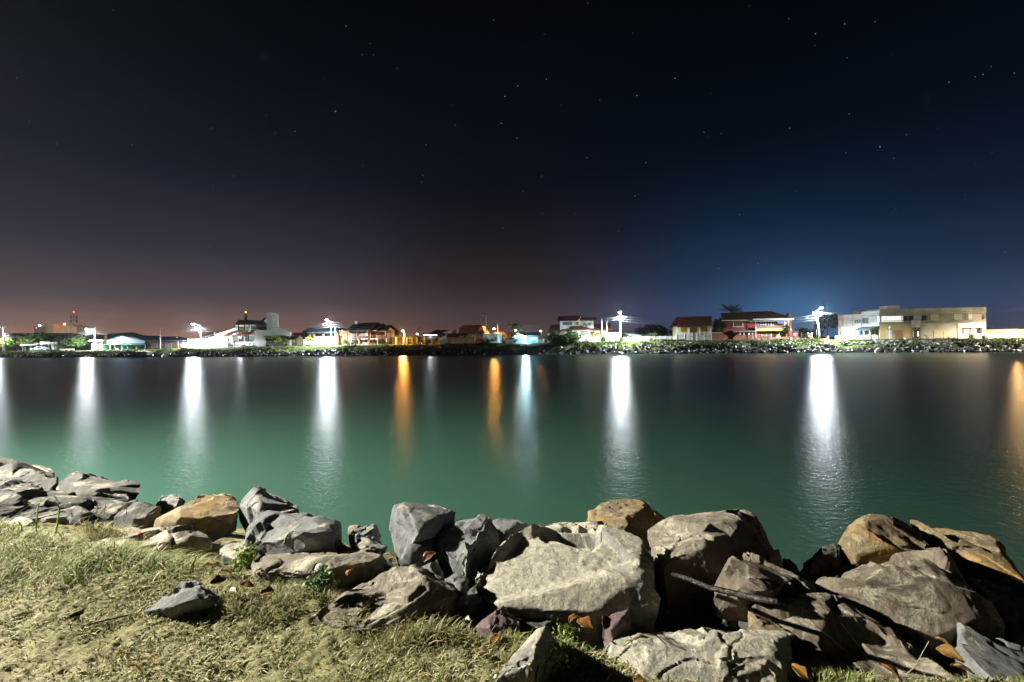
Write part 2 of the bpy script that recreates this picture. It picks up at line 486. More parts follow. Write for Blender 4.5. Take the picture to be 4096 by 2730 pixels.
def add_light(name, loc, power, col, parent, radius=0.18, kind='POINT'):
    ld = bpy.data.lights.new(name, kind)
    ld.energy = power; ld.color = col; ld.shadow_soft_size = radius
    lo = bpy.data.objects.new(name, ld)
    COL.objects.link(lo)
    lo.parent = parent
    lo.location = Vector(loc) - parent_loc(parent)
    return lo

def lamp_head(root, at, d, glass, power, col, size=1.0, name='lamp_head', down=False, shade=False):
    """housing shaped like a flat cobra head with a bowl of glass under it; the light hangs just below"""
    d = Vector(d); d.z = 0
    d.normalize(); s = Vector((-d.y, d.x, 0))
    mb = MB()
    prof = [(-0.55, 0.07, 0.05), (-0.3, 0.13, 0.10), (0.0, 0.19, 0.13), (0.35, 0.17, 0.10), (0.5, 0.08, 0.05)]
    n = 8; b = 0
    V, F = [], []
    for t, w, h in prof:
        for j in range(n):
            a = math.pi * j / (n - 1)
            V.append(at + d * (t * size) + s * (math.cos(a) * w * size) + Vector((0, 0, math.sin(a) * h * size)))
    for k in range(len(prof) - 1):
        for j in range(n - 1):
            F.append((k * n + j, (k + 1) * n + j, (k + 1) * n + j + 1, k * n + j + 1))
        F.append((k * n, k * n + n - 1, (k + 1) * n + n - 1, (k + 1) * n))
    F.append(tuple(range(n))); F.append(tuple(range((len(prof) - 1) * n, len(prof) * n))[::-1])
    h = mobj(name, V, F, M_STEEL, root)
    g = MB(); g.ball(at + d * 0.05 * size + Vector((0, 0, -0.08 * size)), (0.24 * size, 0.24 * size, 0.15 * size), 12, 8)
    g.build('lens', glass, h, True)
    if power:
        # most light goes down, some leaves the bowl sideways
        if shade:      # full cut-off luminaire: nothing above the horizontal
            lo = add_light('lamp_light', at + Vector((0, 0, -0.5 * size)), power, col, root, kind='SPOT')
            lo.data.spot_size = math.radians(168); lo.data.spot_blend = 0.12
            return h
        add_light('lamp_light', at + Vector((0, 0, -0.5 * size)), power * (0.23 if down else 1.0), col, root)
        if down:
            lo = add_light('lamp_light_down', at + Vector((0, 0, -0.42 * size)), power * 1.5, col, root, kind='SPOT')
            lo.data.spot_size = math.radians(166); lo.data.spot_blend = 0.35
    return h

def post(name, top, base, D, label, cat, group=None, r0=0.16, r1=0.10, material=None, bars=()):
    b = G(base[0], D); t = P(top[0], top[1], D)
    root = empty(name, b, label, cat, group)
    mb = MB()
    k = 6
    pts = [b + (t - b) * (i / k) + Vector((0, 0, -0.3 if i == 0 else 0)) for i in range(k + 1)]
    mb.tube(pts, [r0 + (r1 - r0) * i / k for i in range(k + 1)], 10)
    mb.build('pole', material or M_CONC, root, True)
    for f, w in bars:
        c = b + (t - b) * f
        m2 = MB(); m2.box((c.x - w / 2, c.y - 0.18, c.z - 0.06), (c.x + w / 2, c.y - 0.09, c.z + 0.06))
        ca = m2.build('crossarm', M_DARKBAR, root)
        mi = MB()
        for q in (-0.45, -0.15, 0.2, 0.45):
            mi.tube([(c.x + q * w, c.y - 0.13, c.z + 0.06), (c.x + q * w, c.y - 0.13, c.z + 0.2)], [0.05, 0.03], 6)
        ins = mi.build('insulators', mat('porcelain', (0.6, 0.58, 0.55), 0.3, 0.1), ca); ins['kind'] = 'stuff'
    return root, b, t

def street_lamp(head, top, base, D, glass, power, col, label, group, size=1.0, bars=(), **kw):
    root, b, t = post('street_lamp', top, base, D, label, 'street lamp', group, bars=bars, **kw)
    h = P(head[0], head[1], D - 1.2)
    st = b + (t - b) * 0.94
    mb = MB()
    mid = (st + h) / 2 + Vector((0, 0, 0.25))
    mb.tube([st, st + (mid - st) * 0.5 + Vector((0, 0, 0.05)), mid, h + Vector((0, 0, 0.08))], 0.045, 6)
    mb.build('arm', M_STEEL, root, True)
    lamp_head(root, h, h - st, glass, power, col, size, down=power > 5000)
    return root

GW = 'cold white street lamps on the far bank'
street_lamp((-22, 1319), (12, 1308), (18, 1404), 147, E_WHITE, P_WHITE, LAMP_WHITE, 'street lamp at the far left end of the bank beside the leafy shrub', GW, bars=((0.98, 2.4),))
street_lamp((346, 1317), (377, 1312), (383, 1403), Dp(345), E_WHITE, P_WHITE, LAMP_WHITE, 'white street lamp in front of the small green hut and blue marquee', GW, bars=((0.9, 1.6),))
street_lamp((772, 1297), (801, 1301), (806, 1392), Dp(770), E_WHITE, P_WHITE * 1.1, LAMP_WHITE, 'white street lamp before the bright white garden wall with the barred top', GW, bars=((0.85, 1.6), (0.7, 1.2)))
street_lamp((1307, 1279), (1322, 1285), (1328, 1382), Dp(1307), E_WHITE, P_WHITE * 1.1, LAMP_WHITE, 'white street lamp in front of the house with the white balustrade', GW, bars=((0.96, 1.4),))
street_lamp((2480, 1249), (2481, 1252), (2483, 1367), Dp(2480), E_WHITE, P_WHITE, LAMP_WHITE, 'white street lamp on a thick white post beside the white barred gate', GW, bars=((0.85, 1.4), (0.75, 1.2)), r0=0.24, r1=0.2)
street_lamp((3285, 1231), (3266, 1246), (3278, 1361), Dp(3280), E_WHITE, P_WHITE * 1.25, LAMP_WHITE, 'tall leaning white street lamp between the red house and the concrete building', GW, bars=((0.95, 2.0), (0.85, 1.6)), r0=0.26, r1=0.19)
GS = 'orange sodium lamps on the far bank'
street_lamp((1611, 1323), (1617, 1322), (1618, 1379), 127, E_SODIUM, P_SODIUM * 1.2, LAMP_SODIUM, 'large orange sodium lamp behind the grey gate posts', GS, r0=0.09, r1=0.07)
street_lamp((1977, 1315), (1991, 1291), (1992, 1372), 137, E_SODIUM, P_SODIUM, LAMP_SODIUM, 'orange sodium lamp on a thin post above the pale boxy house', GS, r0=0.1, r1=0.08)
street_lamp((4073, 1331), (4080, 1330), (4080, 1354), 113, E_SODIUM, P_SODIUM * 0.6, (1.0, 0.62, 0.25), 'low warm lamp before the orange wall past the long building', GS, r0=0.08, r1=0.06)
def small_lamp(x, y, D, power, label, glass=E_SODIUM, col=LAMP_SODIUM, yb=None):
    street_lamp((x, y), (x + 3, y - 2), (x + 3, 1370), D, glass, power, col, label, GS if glass is E_SODIUM else None, size=0.9, r0=0.07, r1=0.05)
street_lamp((4215, 1222), (4225, 1220), (4227, 1358), 97.5, E_WHITE, P_WHITE * 1.0, (1.0, 0.88, 0.68), 'warm street lamp past the edge of the picture beyond the orange wall', None)
small_lamp(230, 1345, 425, 260000, 'added unseen lamp behind the long dark shed, lighting the apartment block', emit('added_lamp_glass', (1.0, 0.8, 0.55), 60.0), (1.0, 0.78, 0.56))  # unseen lamp added to brighten the apartment block in place of city light
small_lamp(1669, 1335, 165, 250, 'small orange lamp above the palm bush beside the dark-roofed carport house')
small_lamp(2163, 1324, 160, 180, 'small orange lamp at the end of the white house side roof')
small_lamp(2062, 1322, 150, 300, 'small orange lamp between the two palm trunks')
street_lamp((2102, 1346), (2101, 1345), (2101, 1372), Dp(2100) + 3, E_CYAN, P_WHITE * 0.16, LAMP_CYAN, 'cold bluish floodlight on a short post outside the blue shop', None, size=0.9, r0=0.06, r1=0.05)

# posts without a lit lamp
r_, b_, t_ = post('utility_pole', (640, 1316), (642, 1397), 140, 'slim concrete utility pole before the long brick wall', 'utility pole', bars=((0.98, 1.2), (0.5, 0.6)))
r_, b_, t_ = post('utility_pole', (1943, 1253), (1946, 1371), 128, 'tall utility pole with a dark lamp arm above the orange gabled house', 'utility pole', bars=((0.98, 1.5),), r0=0.2, r1=0.14)
mb = MB(); q0 = b_ + (t_ - b_) * 0.78; q1 = P(1932, 1262, 128)
mb.tube([q0, q0 + Vector((-0.35, 0, 0.6)), q1], 0.05, 6); mb.build('arm', M_STEEL, r_, True)
lamp_head(r_, q1, q1 - q0, mat('dark_lamp_glass', (0.5, 0.5, 0.5), 0.2, 0.1), 0, None)
post('utility_pole', (1341, 1309), (1342, 1381), 130, 'thin pale pole just right of the lamp by the balustrade house', 'utility pole', r0=0.10, r1=0.08)
post('utility_pole', (1367, 1316), (1368, 1381), 131, 'thin pale pole beside the leaning orange board', 'utility pole', r0=0.10, r1=0.08)
post('utility_pole', (1676, 1311), (1678, 1372), 170, 'distant pole above the palm bush', 'utility pole', r0=0.12, r1=0.09, bars=((0.97, 1.4),))
post('utility_pole', (2407, 1276), (2407, 1367), 121, 'pale post rising from the garden of the white house', 'utility pole', r0=0.13, r1=0.11)
post('utility_pole', (2427, 1282), (2428, 1367), 123, 'shorter pale post beside the white house garden gate', 'utility pole', r0=0.13, r1=0.11)
post('utility_pole', (3265, 1321), (3266, 1360), 109, 'thin white stake beside the leaning street lamp', 'post', r0=0.06, r1=0.05)

def wire(a, b, sag, label, group, r=0.022):
    a, b = Vector(a), Vector(b)
    pts = [a + (b - a) * t + Vector((0, 0, -sag * 4 * t * (1 - t))) for t in [i / 14 for i in range(15)]]
    mb = MB(); mb.tube(pts, r, 5)
    o = mb.build('power_line', M_WIREPALE if 'leaning lamp' in label else M_WIRE, None, True, tuple(a))
    tag(o, label, 'power line', group)
GWI = 'overhead wires along the far street'
def wires(xa, ya, Da, xb, yb, Db, n, dy, sag, label, r=0.022):
    ranks = {2: ['upper', 'lower'], 3: ['topmost', 'middle', 'lowest'], 4: ['topmost', 'second', 'third', 'lowest'], 7: ['topmost', 'second', 'third', 'fourth', 'fifth', 'sixth', 'lowest']}[n]
    for k in range(n):
        wire(P(xa, ya + k * dy, Da), P(xb, yb + k * dy, Db), sag * (1 + 0.15 * k), ranks[k] + ' ' + label, GWI, r)
wires(16, 1336, 146.5, 378, 1322, 145.5, 3, 6, 0.7, 'overhead wire between the two leftmost street lamps')
wires(378, 1322, 145.5, 801, 1309, 135.5, 3, 6, 0.7, 'overhead wire from the green hut lamp to the white garden wall lamp', 0.018)
wires(801, 1308, 135.5, 1323, 1292, 127, 3, 8, 0.9, 'overhead wire passing before the slanting-roofed white house', 0.018)
wires(1324, 1290, 127, 1944, 1272, 127.5, 3, 8, 1.2, 'overhead wire passing before the brown roofs towards the tall utility pole', 0.02)
wires(1944, 1300, 127.5, 2481, 1268, 114.7, 2, 9, 1.0, 'overhead wire over the pale boxy house and the palms', 0.016)
wires(2481, 1266, 114.7, 3266, 1262, 107.6, 3, 9, 1.3, 'overhead wire over the beige and red houses', 0.02)
wires(3266, 1254, 107.6, 3150, 1268, 116, 4, 2, 0.5, 'wire of the bundle from the leaning lamp to the red house chimney', 0.02)
wires(3266, 1270, 107.6, 3140, 1292, 118, 7, 4, 0.9, 'wire of those swooping from the leaning lamp behind the red house', 0.025)
wires(3266, 1250, 107.6, 4300, 1216, 99, 2, 5, 1.0, 'overhead wire above the long concrete building', 0.014)

# near bank: the lamp whose light falls on the boulders, standing outside the picture
NEAR_LAMP = Vector((-15.5, 5.2, 9.6))
rt = empty('street_lamp', (-16.8, 3.6, float(near_z(-16.8, 3.6))), 'tall warm lamp post on the near bank outside the picture', 'street lamp')
mb = MB(); z0 = rt.location.z
mb.tube([(-16.8, 3.6, z0 - 0.3), (-16.8, 3.6, 6), (-16.8, 3.6, 9.5)], [0.16, 0.13, 0.1], 10); mb.build('pole', M_CONC, rt, True)
mb = MB(); mb.tube([(-16.8, 3.6, 9.4), (-16.2, 4.4, 9.9), tuple(NEAR_LAMP + Vector((0, 0, 0.6)))], 0.05, 6); mb.build('arm', M_STEEL, rt, True)
lamp_head(rt, NEAR_LAMP + Vector((0, 0, 0.5)), (1, 1.4, 0), emit('warm_lamp_glass', LAMP_NEAR, 60), P_NEAR, LAMP_NEAR, shade=True)
# ================================================================== houses of the far bank
def crop(o):
    return lambda x, y: (o + x / 4.596, 1200 + y / 4.596)
cA, cB, cC, cD, cE, cF, cG, cH = [crop(o) for o in (0, 512, 1024, 1536, 2048, 2560, 3072, 3584)]

M_WHITE = mat('white_paint', (0.74, 0.74, 0.71), 0.7, 0.16, 0.6)
M_CREAM = mat('cream_paint', (0.66, 0.58, 0.38), 0.75, 0.15, 0.6)
M_SAND = mat('sand_render', (0.50, 0.41, 0.27), 0.85, 0.2, 0.8)
M_RED = mat('red_boards', (0.27, 0.045, 0.04), 0.7, 0.25, 0.9)
M_ORANGE = mat('orange_brick_paint', (0.45, 0.20, 0.10), 0.8, 0.3, 1.0)
M_BRICK = mat('bare_brick', (0.24, 0.095, 0.065), 0.9, 0.4, 1.6)
M_GREYW = mat('stained_render', (0.36, 0.33, 0.25), 0.9, 0.45, 0.5, col2=(0.19, 0.175, 0.14))
M_PALEREND = mat('pale_stained_render', (0.58, 0.53, 0.42), 0.9, 0.3, 0.45, col2=(0.42, 0.38, 0.28))
M_TAN = mat('tan_render', (0.58, 0.43, 0.22), 0.85, 0.2, 0.5)
M_PINK = mat('pink_render', (0.60, 0.40, 0.33), 0.85, 0.2, 0.5)
M_BLUEW = mat('blue_paint', (0.10, 0.32, 0.52), 0.7, 0.2, 0.8)
M_MINT = mat('mint_paint', (0.25, 0.52, 0.38), 0.7, 0.2, 0.8)
M_DARKWOOD = mat('dark_wood', (0.085, 0.055, 0.04), 0.8, 0.35, 2.0)
M_WOOD = mat('brown_wood', (0.22, 0.14, 0.075), 0.8, 0.35, 2.0)
M_OCHRE = mat('ochre_shutter', (0.42, 0.25, 0.035), 0.6, 0.25, 3.0)
M_YELLOW = mat('yellow_trim', (0.62, 0.38, 0.05), 0.6, 0.15, 2.0)
M_GLASS = mat('window_glass', (0.03, 0.035, 0.04), 0.12, 0.3, 0.5, spec=0.6)
M_GREYGLASS = mat('curtained_glass', (0.16, 0.18, 0.19), 0.25, 0.35, 1.0, spec=0.5)
M_GREYP = mat('grey_paint', (0.30, 0.30, 0.29), 0.75, 0.25, 1.0)
M_DARKWALL = mat('dark_render', (0.10, 0.09, 0.085), 0.9, 0.3, 0.7)
R_RED = roofmat('red_clay_roof', (0.165, 0.055, 0.038))
R_BROWN = roofmat('brown_clay_roof', (0.10, 0.05, 0.03))
R_DARK = roofmat('old_dark_roof', (0.05, 0.043, 0.042))
R_RUST = roofmat('rust_clay_roof', (0.26, 0.095, 0.045))
R_BLUE = roofmat('blue_grey_sheet_roof', (0.10, 0.15, 0.17), 0.8)
E_COOL = emit('cool_lit_interior', (0.75, 0.9, 1.0), 1.6)
E_WARM = emit('warm_lit_interior', (1.0, 0.75, 0.42), 1.3)
E_BLUEWIN = emit('blue_lit_window', (0.25, 0.42, 1.0), 0.8)

class House:
    def __init__(s, name, label, cat, xl, xr, off=7.0, skew=0.0, group=None, z0=None, depth_abs=None):
        dl, dr = (Dp(xl) + off + skew, Dp(xr) + off - skew) if depth_abs is None else depth_abs
        a, b = G(xl, dl), G(xr, dr)
        s.z0 = (min(a.z, b.z) if z0 is None else z0)
        s.o = Vector((a.x, a.y, s.z0))
        s.ux = Vector((b.x - a.x, b.y - a.y, 0)).normalized()
        s.uy = Vector((-s.ux.y, s.ux.x, 0))
        s.len = (Vector((b.x, b.y, 0)) - Vector((a.x, a.y, 0))).length
        s.root = tag(empty(name, s.o, label, cat, group), kind='thing')
    def sz(s, x, y, d=0.0):
        r = P(x, y, 1.0) - Vector((0, 0, HC)); o = s.o + s.uy * d - Vector((0, 0, HC))
        t = o.dot(s.uy) / r.dot(s.uy)
        p = Vector((0, 0, HC)) + r * t
        return (p - s.o).dot(s.ux), p.z - s.z0
    def pt(s, a, d, z): return s.o + s.ux * a + s.uy * d + Vector((0, 0, z))
    def mb_box(s, mb, s0, s1, d0, d1, z0, z1):
        mb.hexa([s.pt(s0, d0, z0), s.pt(s1, d0, z0), s.pt(s1, d1, z0), s.pt(s0, d1, z0), s.pt(s0, d0, z1), s.pt(s1, d0, z1), s.pt(s1, d1, z1), s.pt(s0, d1, z1)])
        return mb
    def box(s, name, m, s0, s1, d0, d1, z0, z1, parent=None):
        return s.mb_box(MB(), s0, s1, d0, d1, z0, z1).build(name, m, parent or s.root)
    def rect(s, p0, p1, d=0.0):
        (a, t), (b, u) = s.sz(*p0, d), s.sz(*p1, d)
        return min(a, b), max(a, b), min(t, u), max(t, u)
    def pbox(s, name, m, p0, p1, d0, d1, parent=None, ground=False):
        a, b, z0, z1 = s.rect(p0, p1, d0)
        return s.box(name, m, a, b, d0, d1, -0.4 if ground else z0, z1, parent)
    def poly(s, name, m, pts, d0, d1, parent=None, ground=()):
        q = [s.sz(x, y, d0) for x, y in pts]
        q = [(a, -0.4 if i in ground else z) for i, (a, z) in enumerate(q)]
        n = len(q)
        V = [s.pt(a, d0, z) for a, z in q] + [s.pt(a, d1, z) for a, z in q]
        F = [tuple(range(n))[::-1], tuple(range(n, 2 * n))] + [(i, (i + 1) % n, n + (i + 1) % n, n + i) for i in range(n)]
        return mobj(name, V, F, m, parent or s.root)
    def slab(s, name, m, pts, th=0.16, parent=None):
        """roof plane through local points (s, d, z)"""
        V = [s.pt(*p) for p in pts]; n = len(V)
        W_ = [v - Vector((0, 0, th)) for v in V]
        F = [tuple(range(n)), tuple(range(n, 2 * n))[::-1]] + [(i, n + i, n + (i + 1) % n, (i + 1) % n) for i in range(n)]
        return mobj(name, V + W_, F, m, parent or s.root)
    def gable(s, m, e0, e1, r0, r1, de, dr, name='roof', th=0.18, back=True):
        """roof with the ridge along the front: eave pixels e0,e1 at depth de, ridge pixels r0,r1 at depth dr"""
        E0, E1, R0, R1 = (s.sz(*e0, de), s.sz(*e1, de), s.sz(*r0, dr), s.sz(*r1, dr))
        db = 2 * dr - de
        V = [(E0[0], de, E0[1]), (E1[0], de, E1[1]), (R1[0], dr, R1[1]), (R0[0], dr, R0[1])]
        if back: V += [(E0[0], db, E0[1]), (E1[0], db, E1[1])]
        pts = [s.pt(*p) for p in V]; low = [p - Vector((0, 0, th)) for p in pts]; n = len(pts)
        F = [(0, 1, 2, 3)] + ([(3, 2, 5, 4)] if back else [])
        ring = [0, 1, 2, 5, 4, 3] if back else [0, 1, 2, 3]
        F2 = [tuple(n + i for i in f)[::-1] for f in F]
        sides = [(ring[i], n + ring[i], n + ring[(i + 1) % len(ring)], ring[(i + 1) % len(ring)]) for i in range(len(ring))]
        return mobj(name, pts + low, F + F2 + sides, m, s.root)
    def body(s, m, s0, s1, d0, d1, ze, zr=None, dr=None, name='wall'):
        dr = (d0 + d1) / 2 if dr is None else dr
        prof = [(d0, -0.4), (d1, -0.4), (d1, ze)] + ([(dr, zr)] if zr else []) + [(d0, ze)]
        n = len(prof)
        V = [s.pt(s0, d, z) for d, z in prof] + [s.pt(s1, d, z) for d, z in prof]
        F = [tuple(range(n)), tuple(range(n, 2 * n))[::-1]] + [(i, n + i, n + (i + 1) % n, (i + 1) % n) for i in range(n)]
        return mobj(name, V, F, m, s.root)
    def window(s, p0, p1, nx=2, ny=1, frame=None, glass=None, d=0.0, fw=0.09, name='window', sill=False):
        a, b, z0, z1 = s.rect(p0, p1, d)
        mb = MB()
        for q in range(nx + 1):
            c = a + (b - a) * q / nx; w = fw if q in (0, nx) else fw * 0.6
            s.mb_box(mb, c - w / 2, c + w / 2, d - 0.09, d - 0.002, z0 - fw / 2, z1 + fw / 2)
        for q in range(ny + 1):
            c = z0 + (z1 - z0) * q / ny; w = fw if q in (0, ny) else fw * 0.6
            s.mb_box(mb, a, b, d - 0.085, d - 0.004, c - w / 2, c + w / 2)
        w = mb.build(name, frame or M_WHITE, s.root)
        for i in range(nx):
            for j in range(ny):
                s.box('pane', glass or M_GLASS, a + (b - a) * i / nx + 0.02, a + (b - a) * (i + 1) / nx - 0.02, d - 0.04, d - 0.012,
                      z0 + (z1 - z0) * j / ny + 0.02, z0 + (z1 - z0) * (j + 1) / ny - 0.02, w)
        if sill:
            s.box('sill', frame or M_WHITE, a - 0.12, b + 0.12, d - 0.2, d - 0.003, z0 - 0.18, z0 - 0.06, w)
        return w
    def fence(s, p0, p1, d, m, bays, picket=0.16, solid=0.0, rails=2, post_w=0.14, tops=True):
        """posts one by one, rails, fine pickets joined"""
        a, b, z0, z1 = s.rect(p0, p1, d); z0 = min(z0, 0.15)
        for k in range(bays + 1):
            c = a + (b - a) * k / bays
            s.box('fence_post', m, c - post_w / 2, c + post_w / 2, d - 0.08, d + 0.08, -0.3, z1 + (0.12 if tops else 0.0))
        for k in range(rails):
            z = z0 + (z1 - z0) * (0.12 + 0.8 * k / max(1, rails - 1))
            s.box('fence_rail', m, a, b, d - 0.035, d + 0.02, z - 0.05, z + 0.05)
        if picket:
            mb = MB(); n = int((b - a) / picket)
            for k in range(n):
                c = a + (k + 0.5) * picket
                s.mb_box(mb, c - picket * 0.28, c + picket * 0.28, d + 0.025, d + 0.05, z0 + solid, z1)
            o = mb.build('pickets', m, s.root); o['kind'] = 'stuff'
        if solid:
            s.box('fence_base', m, a, b, d - 0.06, d + 0.1, -0.3, z0 + solid)

# ---------------------------------------------------------------- far left: distant apartment blocks, mast, shed, snack bar
h = House('apartment_building', 'distant beige apartment block with lit windows above the long dark shed', 'building', 136, 306, depth_abs=(470, 470), z0=2)
for p0, p1, d in ((cA(625, 490), cA(835, 660), 0), (cA(835, 452), cA(985, 660), -4), (cA(985, 490), cA(1100, 660), 3), (cA(1100, 470), cA(1290, 660), -3), (cA(1290, 492), cA(1405, 660), 0)):
    h.pbox('wing', mat('far_beige_wall', (0.58, 0.46, 0.36), 0.9, 0.1, 0.1), p0, p1, d, d + 18, ground=True)
for k in range(5):
    for j in range(3):
        h.window(cA(655 + k * 36, 512 + j * 27), cA(672 + k * 36, 524 + j * 27), 1, 1, fw=0.2, frame=M_GREYP)
for j in range(3):
    h.window(cA(850, 510 + j * 28), cA(870, 522 + j * 28), 1, 1, d=-4, fw=0.2, frame=M_GREYP)
    h.window(cA(1010, 510 + j * 28), cA(1080, 522 + j * 28), 2, 1, d=3, fw=0.2, frame=M_GREYP)
for c, d in ((cA(1048, 570), 3), (cA(1092, 570), 3), (cA(1305, 550), 0), (cA(1322, 578), 0), (cA(668, 517), 0)):
    x, y = c
    h.window((x - 2, y - 1.5), (x + 2.5, y + 1.5), 1, 1, glass=emit('far_lit_window', (1, 0.9, 0.7), 3.0), frame=M_GREYP, d=d - 0.1, fw=0.2)
for c, e in ((cA(730, 475), emit('far_white_beacon', (1, 1, 0.95), 14)), (cA(1185, 449), emit('far_red_beacon', (1.0, 0.10, 0.03), 30))):
    s_, z_ = h.sz(*c, 2)
    MB().ball(h.pt(s_, 2, z_), 0.9, 8, 6).build('beacon', e, h.root, True)
    h.box('beacon_mast', M_STEEL, s_ - 0.15, s_ + 0.15, 1.9, 2.2, z_ - 9, z_ - 0.8)

def lattice_mast(x0, x1, yt, yb, D, label, red):
    a, b = P(x0, yt, D), P(x1, yb, D)
    w = abs(b.x - a.x); cx = (a.x + b.x) / 2
    root = empty('radio_mast', (cx, D, 2), label, 'mast')
    mb = MB()
    for sx in (-1, 1):
        for sy in (-1, 1):
            mb.tube([(cx + sx * w * 0.7, D + sy * w * 0.7, 2), (cx + sx * w * 0.45, D + sy * w * 0.45, a.z)], 0.16, 5)
    n = 12
    for k in range(n):
        z0, z1 = 2 + (a.z - 2) * k / n, 2 + (a.z - 2) * (k + 1) / n
        for sx in (-1, 1):
            mb.tube([(cx - sx * w * 0.55, D - w * 0.5, z0), (cx + sx * w * 0.55, D - w * 0.5, z1)], 0.1, 4)
    mb.build('lattice', mat('mast_paint', (0.55, 0.36, 0.30), 0.7, 0.2, 0.3), root)
    m2 = MB()
    for sx in (-1, 1):
        for q in (0.86, 0.75):
            z = 2 + (a.z - 2) * q
            m2.box((cx + sx * w * 0.75 - 0.4, D - 0.6, z - 1.4), (cx + sx * w * 0.75 + 0.4, D + 0.6, z + 1.4))
    m2.build('antenna_panels', M_WHITE, root)
    MB().ball((cx, D, a.z + 0.8), red[1], 8, 6).build('beacon', red[0], root, True)
lattice_mast(288, 303, 1252, 1330, 520, 'lattice radio mast with a red light behind the leftmost apartment roofs', (E_RED, 0.6))
lattice_mast(981, 985, 1253, 1290, 420, 'slim far mast with an orange light above the slanting-roofed white house', (emit('orange_beacon', (1.0, 0.45, 0.12), 12), 0.5))

h = House('long_shed', 'long dark open shed with a flat dark roof behind the snack bar', 'shed', 10, 306, off=38)
a, b, z0, z1 = h.rect(cA(60, 655), cA(1400, 800))
h.body(mat('shed_panels', (0.26, 0.21, 0.19), 0.9, 0.3, 0.4), a, b, 0, 12, z1)
h.gable(R_DARK, cA(20, 652), cA(1408, 652), cA(60, 615), cA(1250, 612), -0.8, 7)
for k in range(7):
    c = a + (b - a) * k / 6
    h.box('column', M_DARKWALL, c - 0.25, c + 0.25, -0.35, 0.02, -0.3, z1 - 0.02)
s_, z_ = h.sz(*cA(1270, 615), -1); h.box('downpipe', M_GREYP, s_ - 0.15, s_ + 0.15, -1.2, -0.9, z_ - 4, z_)

h = House('snack_bar', 'low snack bar with a slanted canopy and blue panels behind the white car', 'kiosk', 78, 162, off=3)
h.pbox('wall', M_DARKWALL, cA(520, 800), cA(740, 935), 1.0, 5, ground=True)
h.pbox('brick_panel', M_BRICK, cA(605, 835), cA(675, 925), 0.88, 0.99)
e0, e1 = h.sz(*cA(365, 832), -2.2), h.sz(*cA(670, 826), -2.2)
r0, r1 = h.sz(*cA(480, 800), 4), h.sz(*cA(760, 792), 4)
h.slab('roof', mat('pale_sheet_roof', (0.42, 0.42, 0.40), 0.7, 0.2), [(e0[0], -2.2, e0[1]), (e1[0], -2.2, e1[1]), (r1[0], 4, r1[1]), (r0[0], 4, r0[1])], 0.2)
for c0, c1 in ((cA(532, 845), cA(552, 880)), (cA(560, 845), cA(605, 880))):
    h.pbox('blue_panel', M_BLUEW, c0, c1, 0.8, 0.97)
h.pbox('door', M_WHITE, cA(520, 890), cA(550, 935), 0.85, 0.98)
for x in (412, 460, 555):
    h.pbox('post', M_GREYP, cA(x - 4, 830), cA(x + 4, 935), -1.9, -1.7, ground=True)
h = House('signboard', 'pale board with faint dark script above the snack bar entrance', 'sign', 160, 198, off=2.5)
sg = h.pbox('board', mat('pale_sign', (0.55, 0.55, 0.50), 0.6, 0.12, 1.0), cA(735, 770), cA(910, 820), 0, 0.15)
for x in (760, 890): h.pbox('leg', M_GREYP, cA(x - 4, 820), cA(x + 4, 930), 0.02, 0.14, ground=True)
def script_marks(h, words_px, d, m, parent, th=0.12, seed=3):
    rr = random.Random(seed)
    mb = MB()
    for (x0, y0, x1, y1) in words_px:
        n = max(2, int((x1 - x0) / 12))
        for k in range(n):
            xa = x0 + (x1 - x0) * k / n; xb = xa + (x1 - x0) / n * 0.9
            p = [h.sz(xa / 1.0, rr.uniform(y0, y1), d), h.sz((xa + xb) / 2, y0 + rr.uniform(0, 0.5) * (y1 - y0), d), h.sz(xb, y1 - rr.uniform(0, 0.4) * (y1 - y0), d)]
            mb.tube([h.pt(a, d, z) for a, z in p], th / 2, 4)
    mb.build('script', m, parent)
script_marks(h, [tuple(cA(750, 783) + cA(830, 806))], -0.02, mat('grey_script', (0.25, 0.26, 0.22), 0.7, 0.2), sg, 0.09)
def text_on(h, body, p0, p1, d, m, parent, name='lettering'):
    """flat cut-out lettering set 5 mm proud of its board"""
    a, b, z0, z1 = h.rect(p0, p1, d)
    cu = bpy.data.curves.new(name, 'FONT'); cu.body = body; cu.extrude = 0.004; cu.align_x = 'CENTER'; cu.align_y = 'CENTER'; cu.size = 1.0
    o = bpy.data.objects.new(name, cu); COL.objects.link(o)
    bpy.context.view_layer.update()
    dm = o.dimensions
    sx, sz_ = (b - a) / max(dm.x, 1e-3), (z1 - z0) / max(dm.y, 1e-3)
    me = o.to_mesh(); V = np.array([v.co[:] for v in me.vertices]); F = [tuple(p.vertices) for p in me.polygons]
    cx, cy = (V[:, 0].min() + V[:, 0].max()) / 2, (V[:, 1].min() + V[:, 1].max()) / 2
    pts = [h.pt((a + b) / 2 + (v[0] - cx) * sx, d - v[2], (z0 + z1) / 2 + (v[1] - cy) * sz_) for v in V]
    o.to_mesh_clear(); bpy.data.objects.remove(o); bpy.data.curves.remove(cu)
    return mobj(name, pts, F, m, parent)
h = House('feather_banner', 'tall white and yellow feather banner standing by the snack bar', 'banner', 204, 216, off=1.5)
q = [(935, 812), (960, 808), (985, 830), (995, 918), (952, 918)]
h.poly('cloth', M_WHITE, [cA(*p) for p in q], 0, 0.05)
h.poly('emblem', M_YELLOW, [cA(940, 818), cA(962, 815), cA(984, 838), cA(975, 850), cA(950, 838)], -0.03, -0.004)
h.pbox('pole', M_STEEL, cA(948, 812), cA(951, 935), 0.055, 0.1, ground=True)
h = House('timber_frame', 'small white timber frame arbour beside the potted palm', 'arbour', 200, 228, off=5)
for x in (1017, 1043): h.pbox('post', M_WHITE, cA(x - 3, 770), cA(x + 3, 935), 0, 0.14, ground=True)
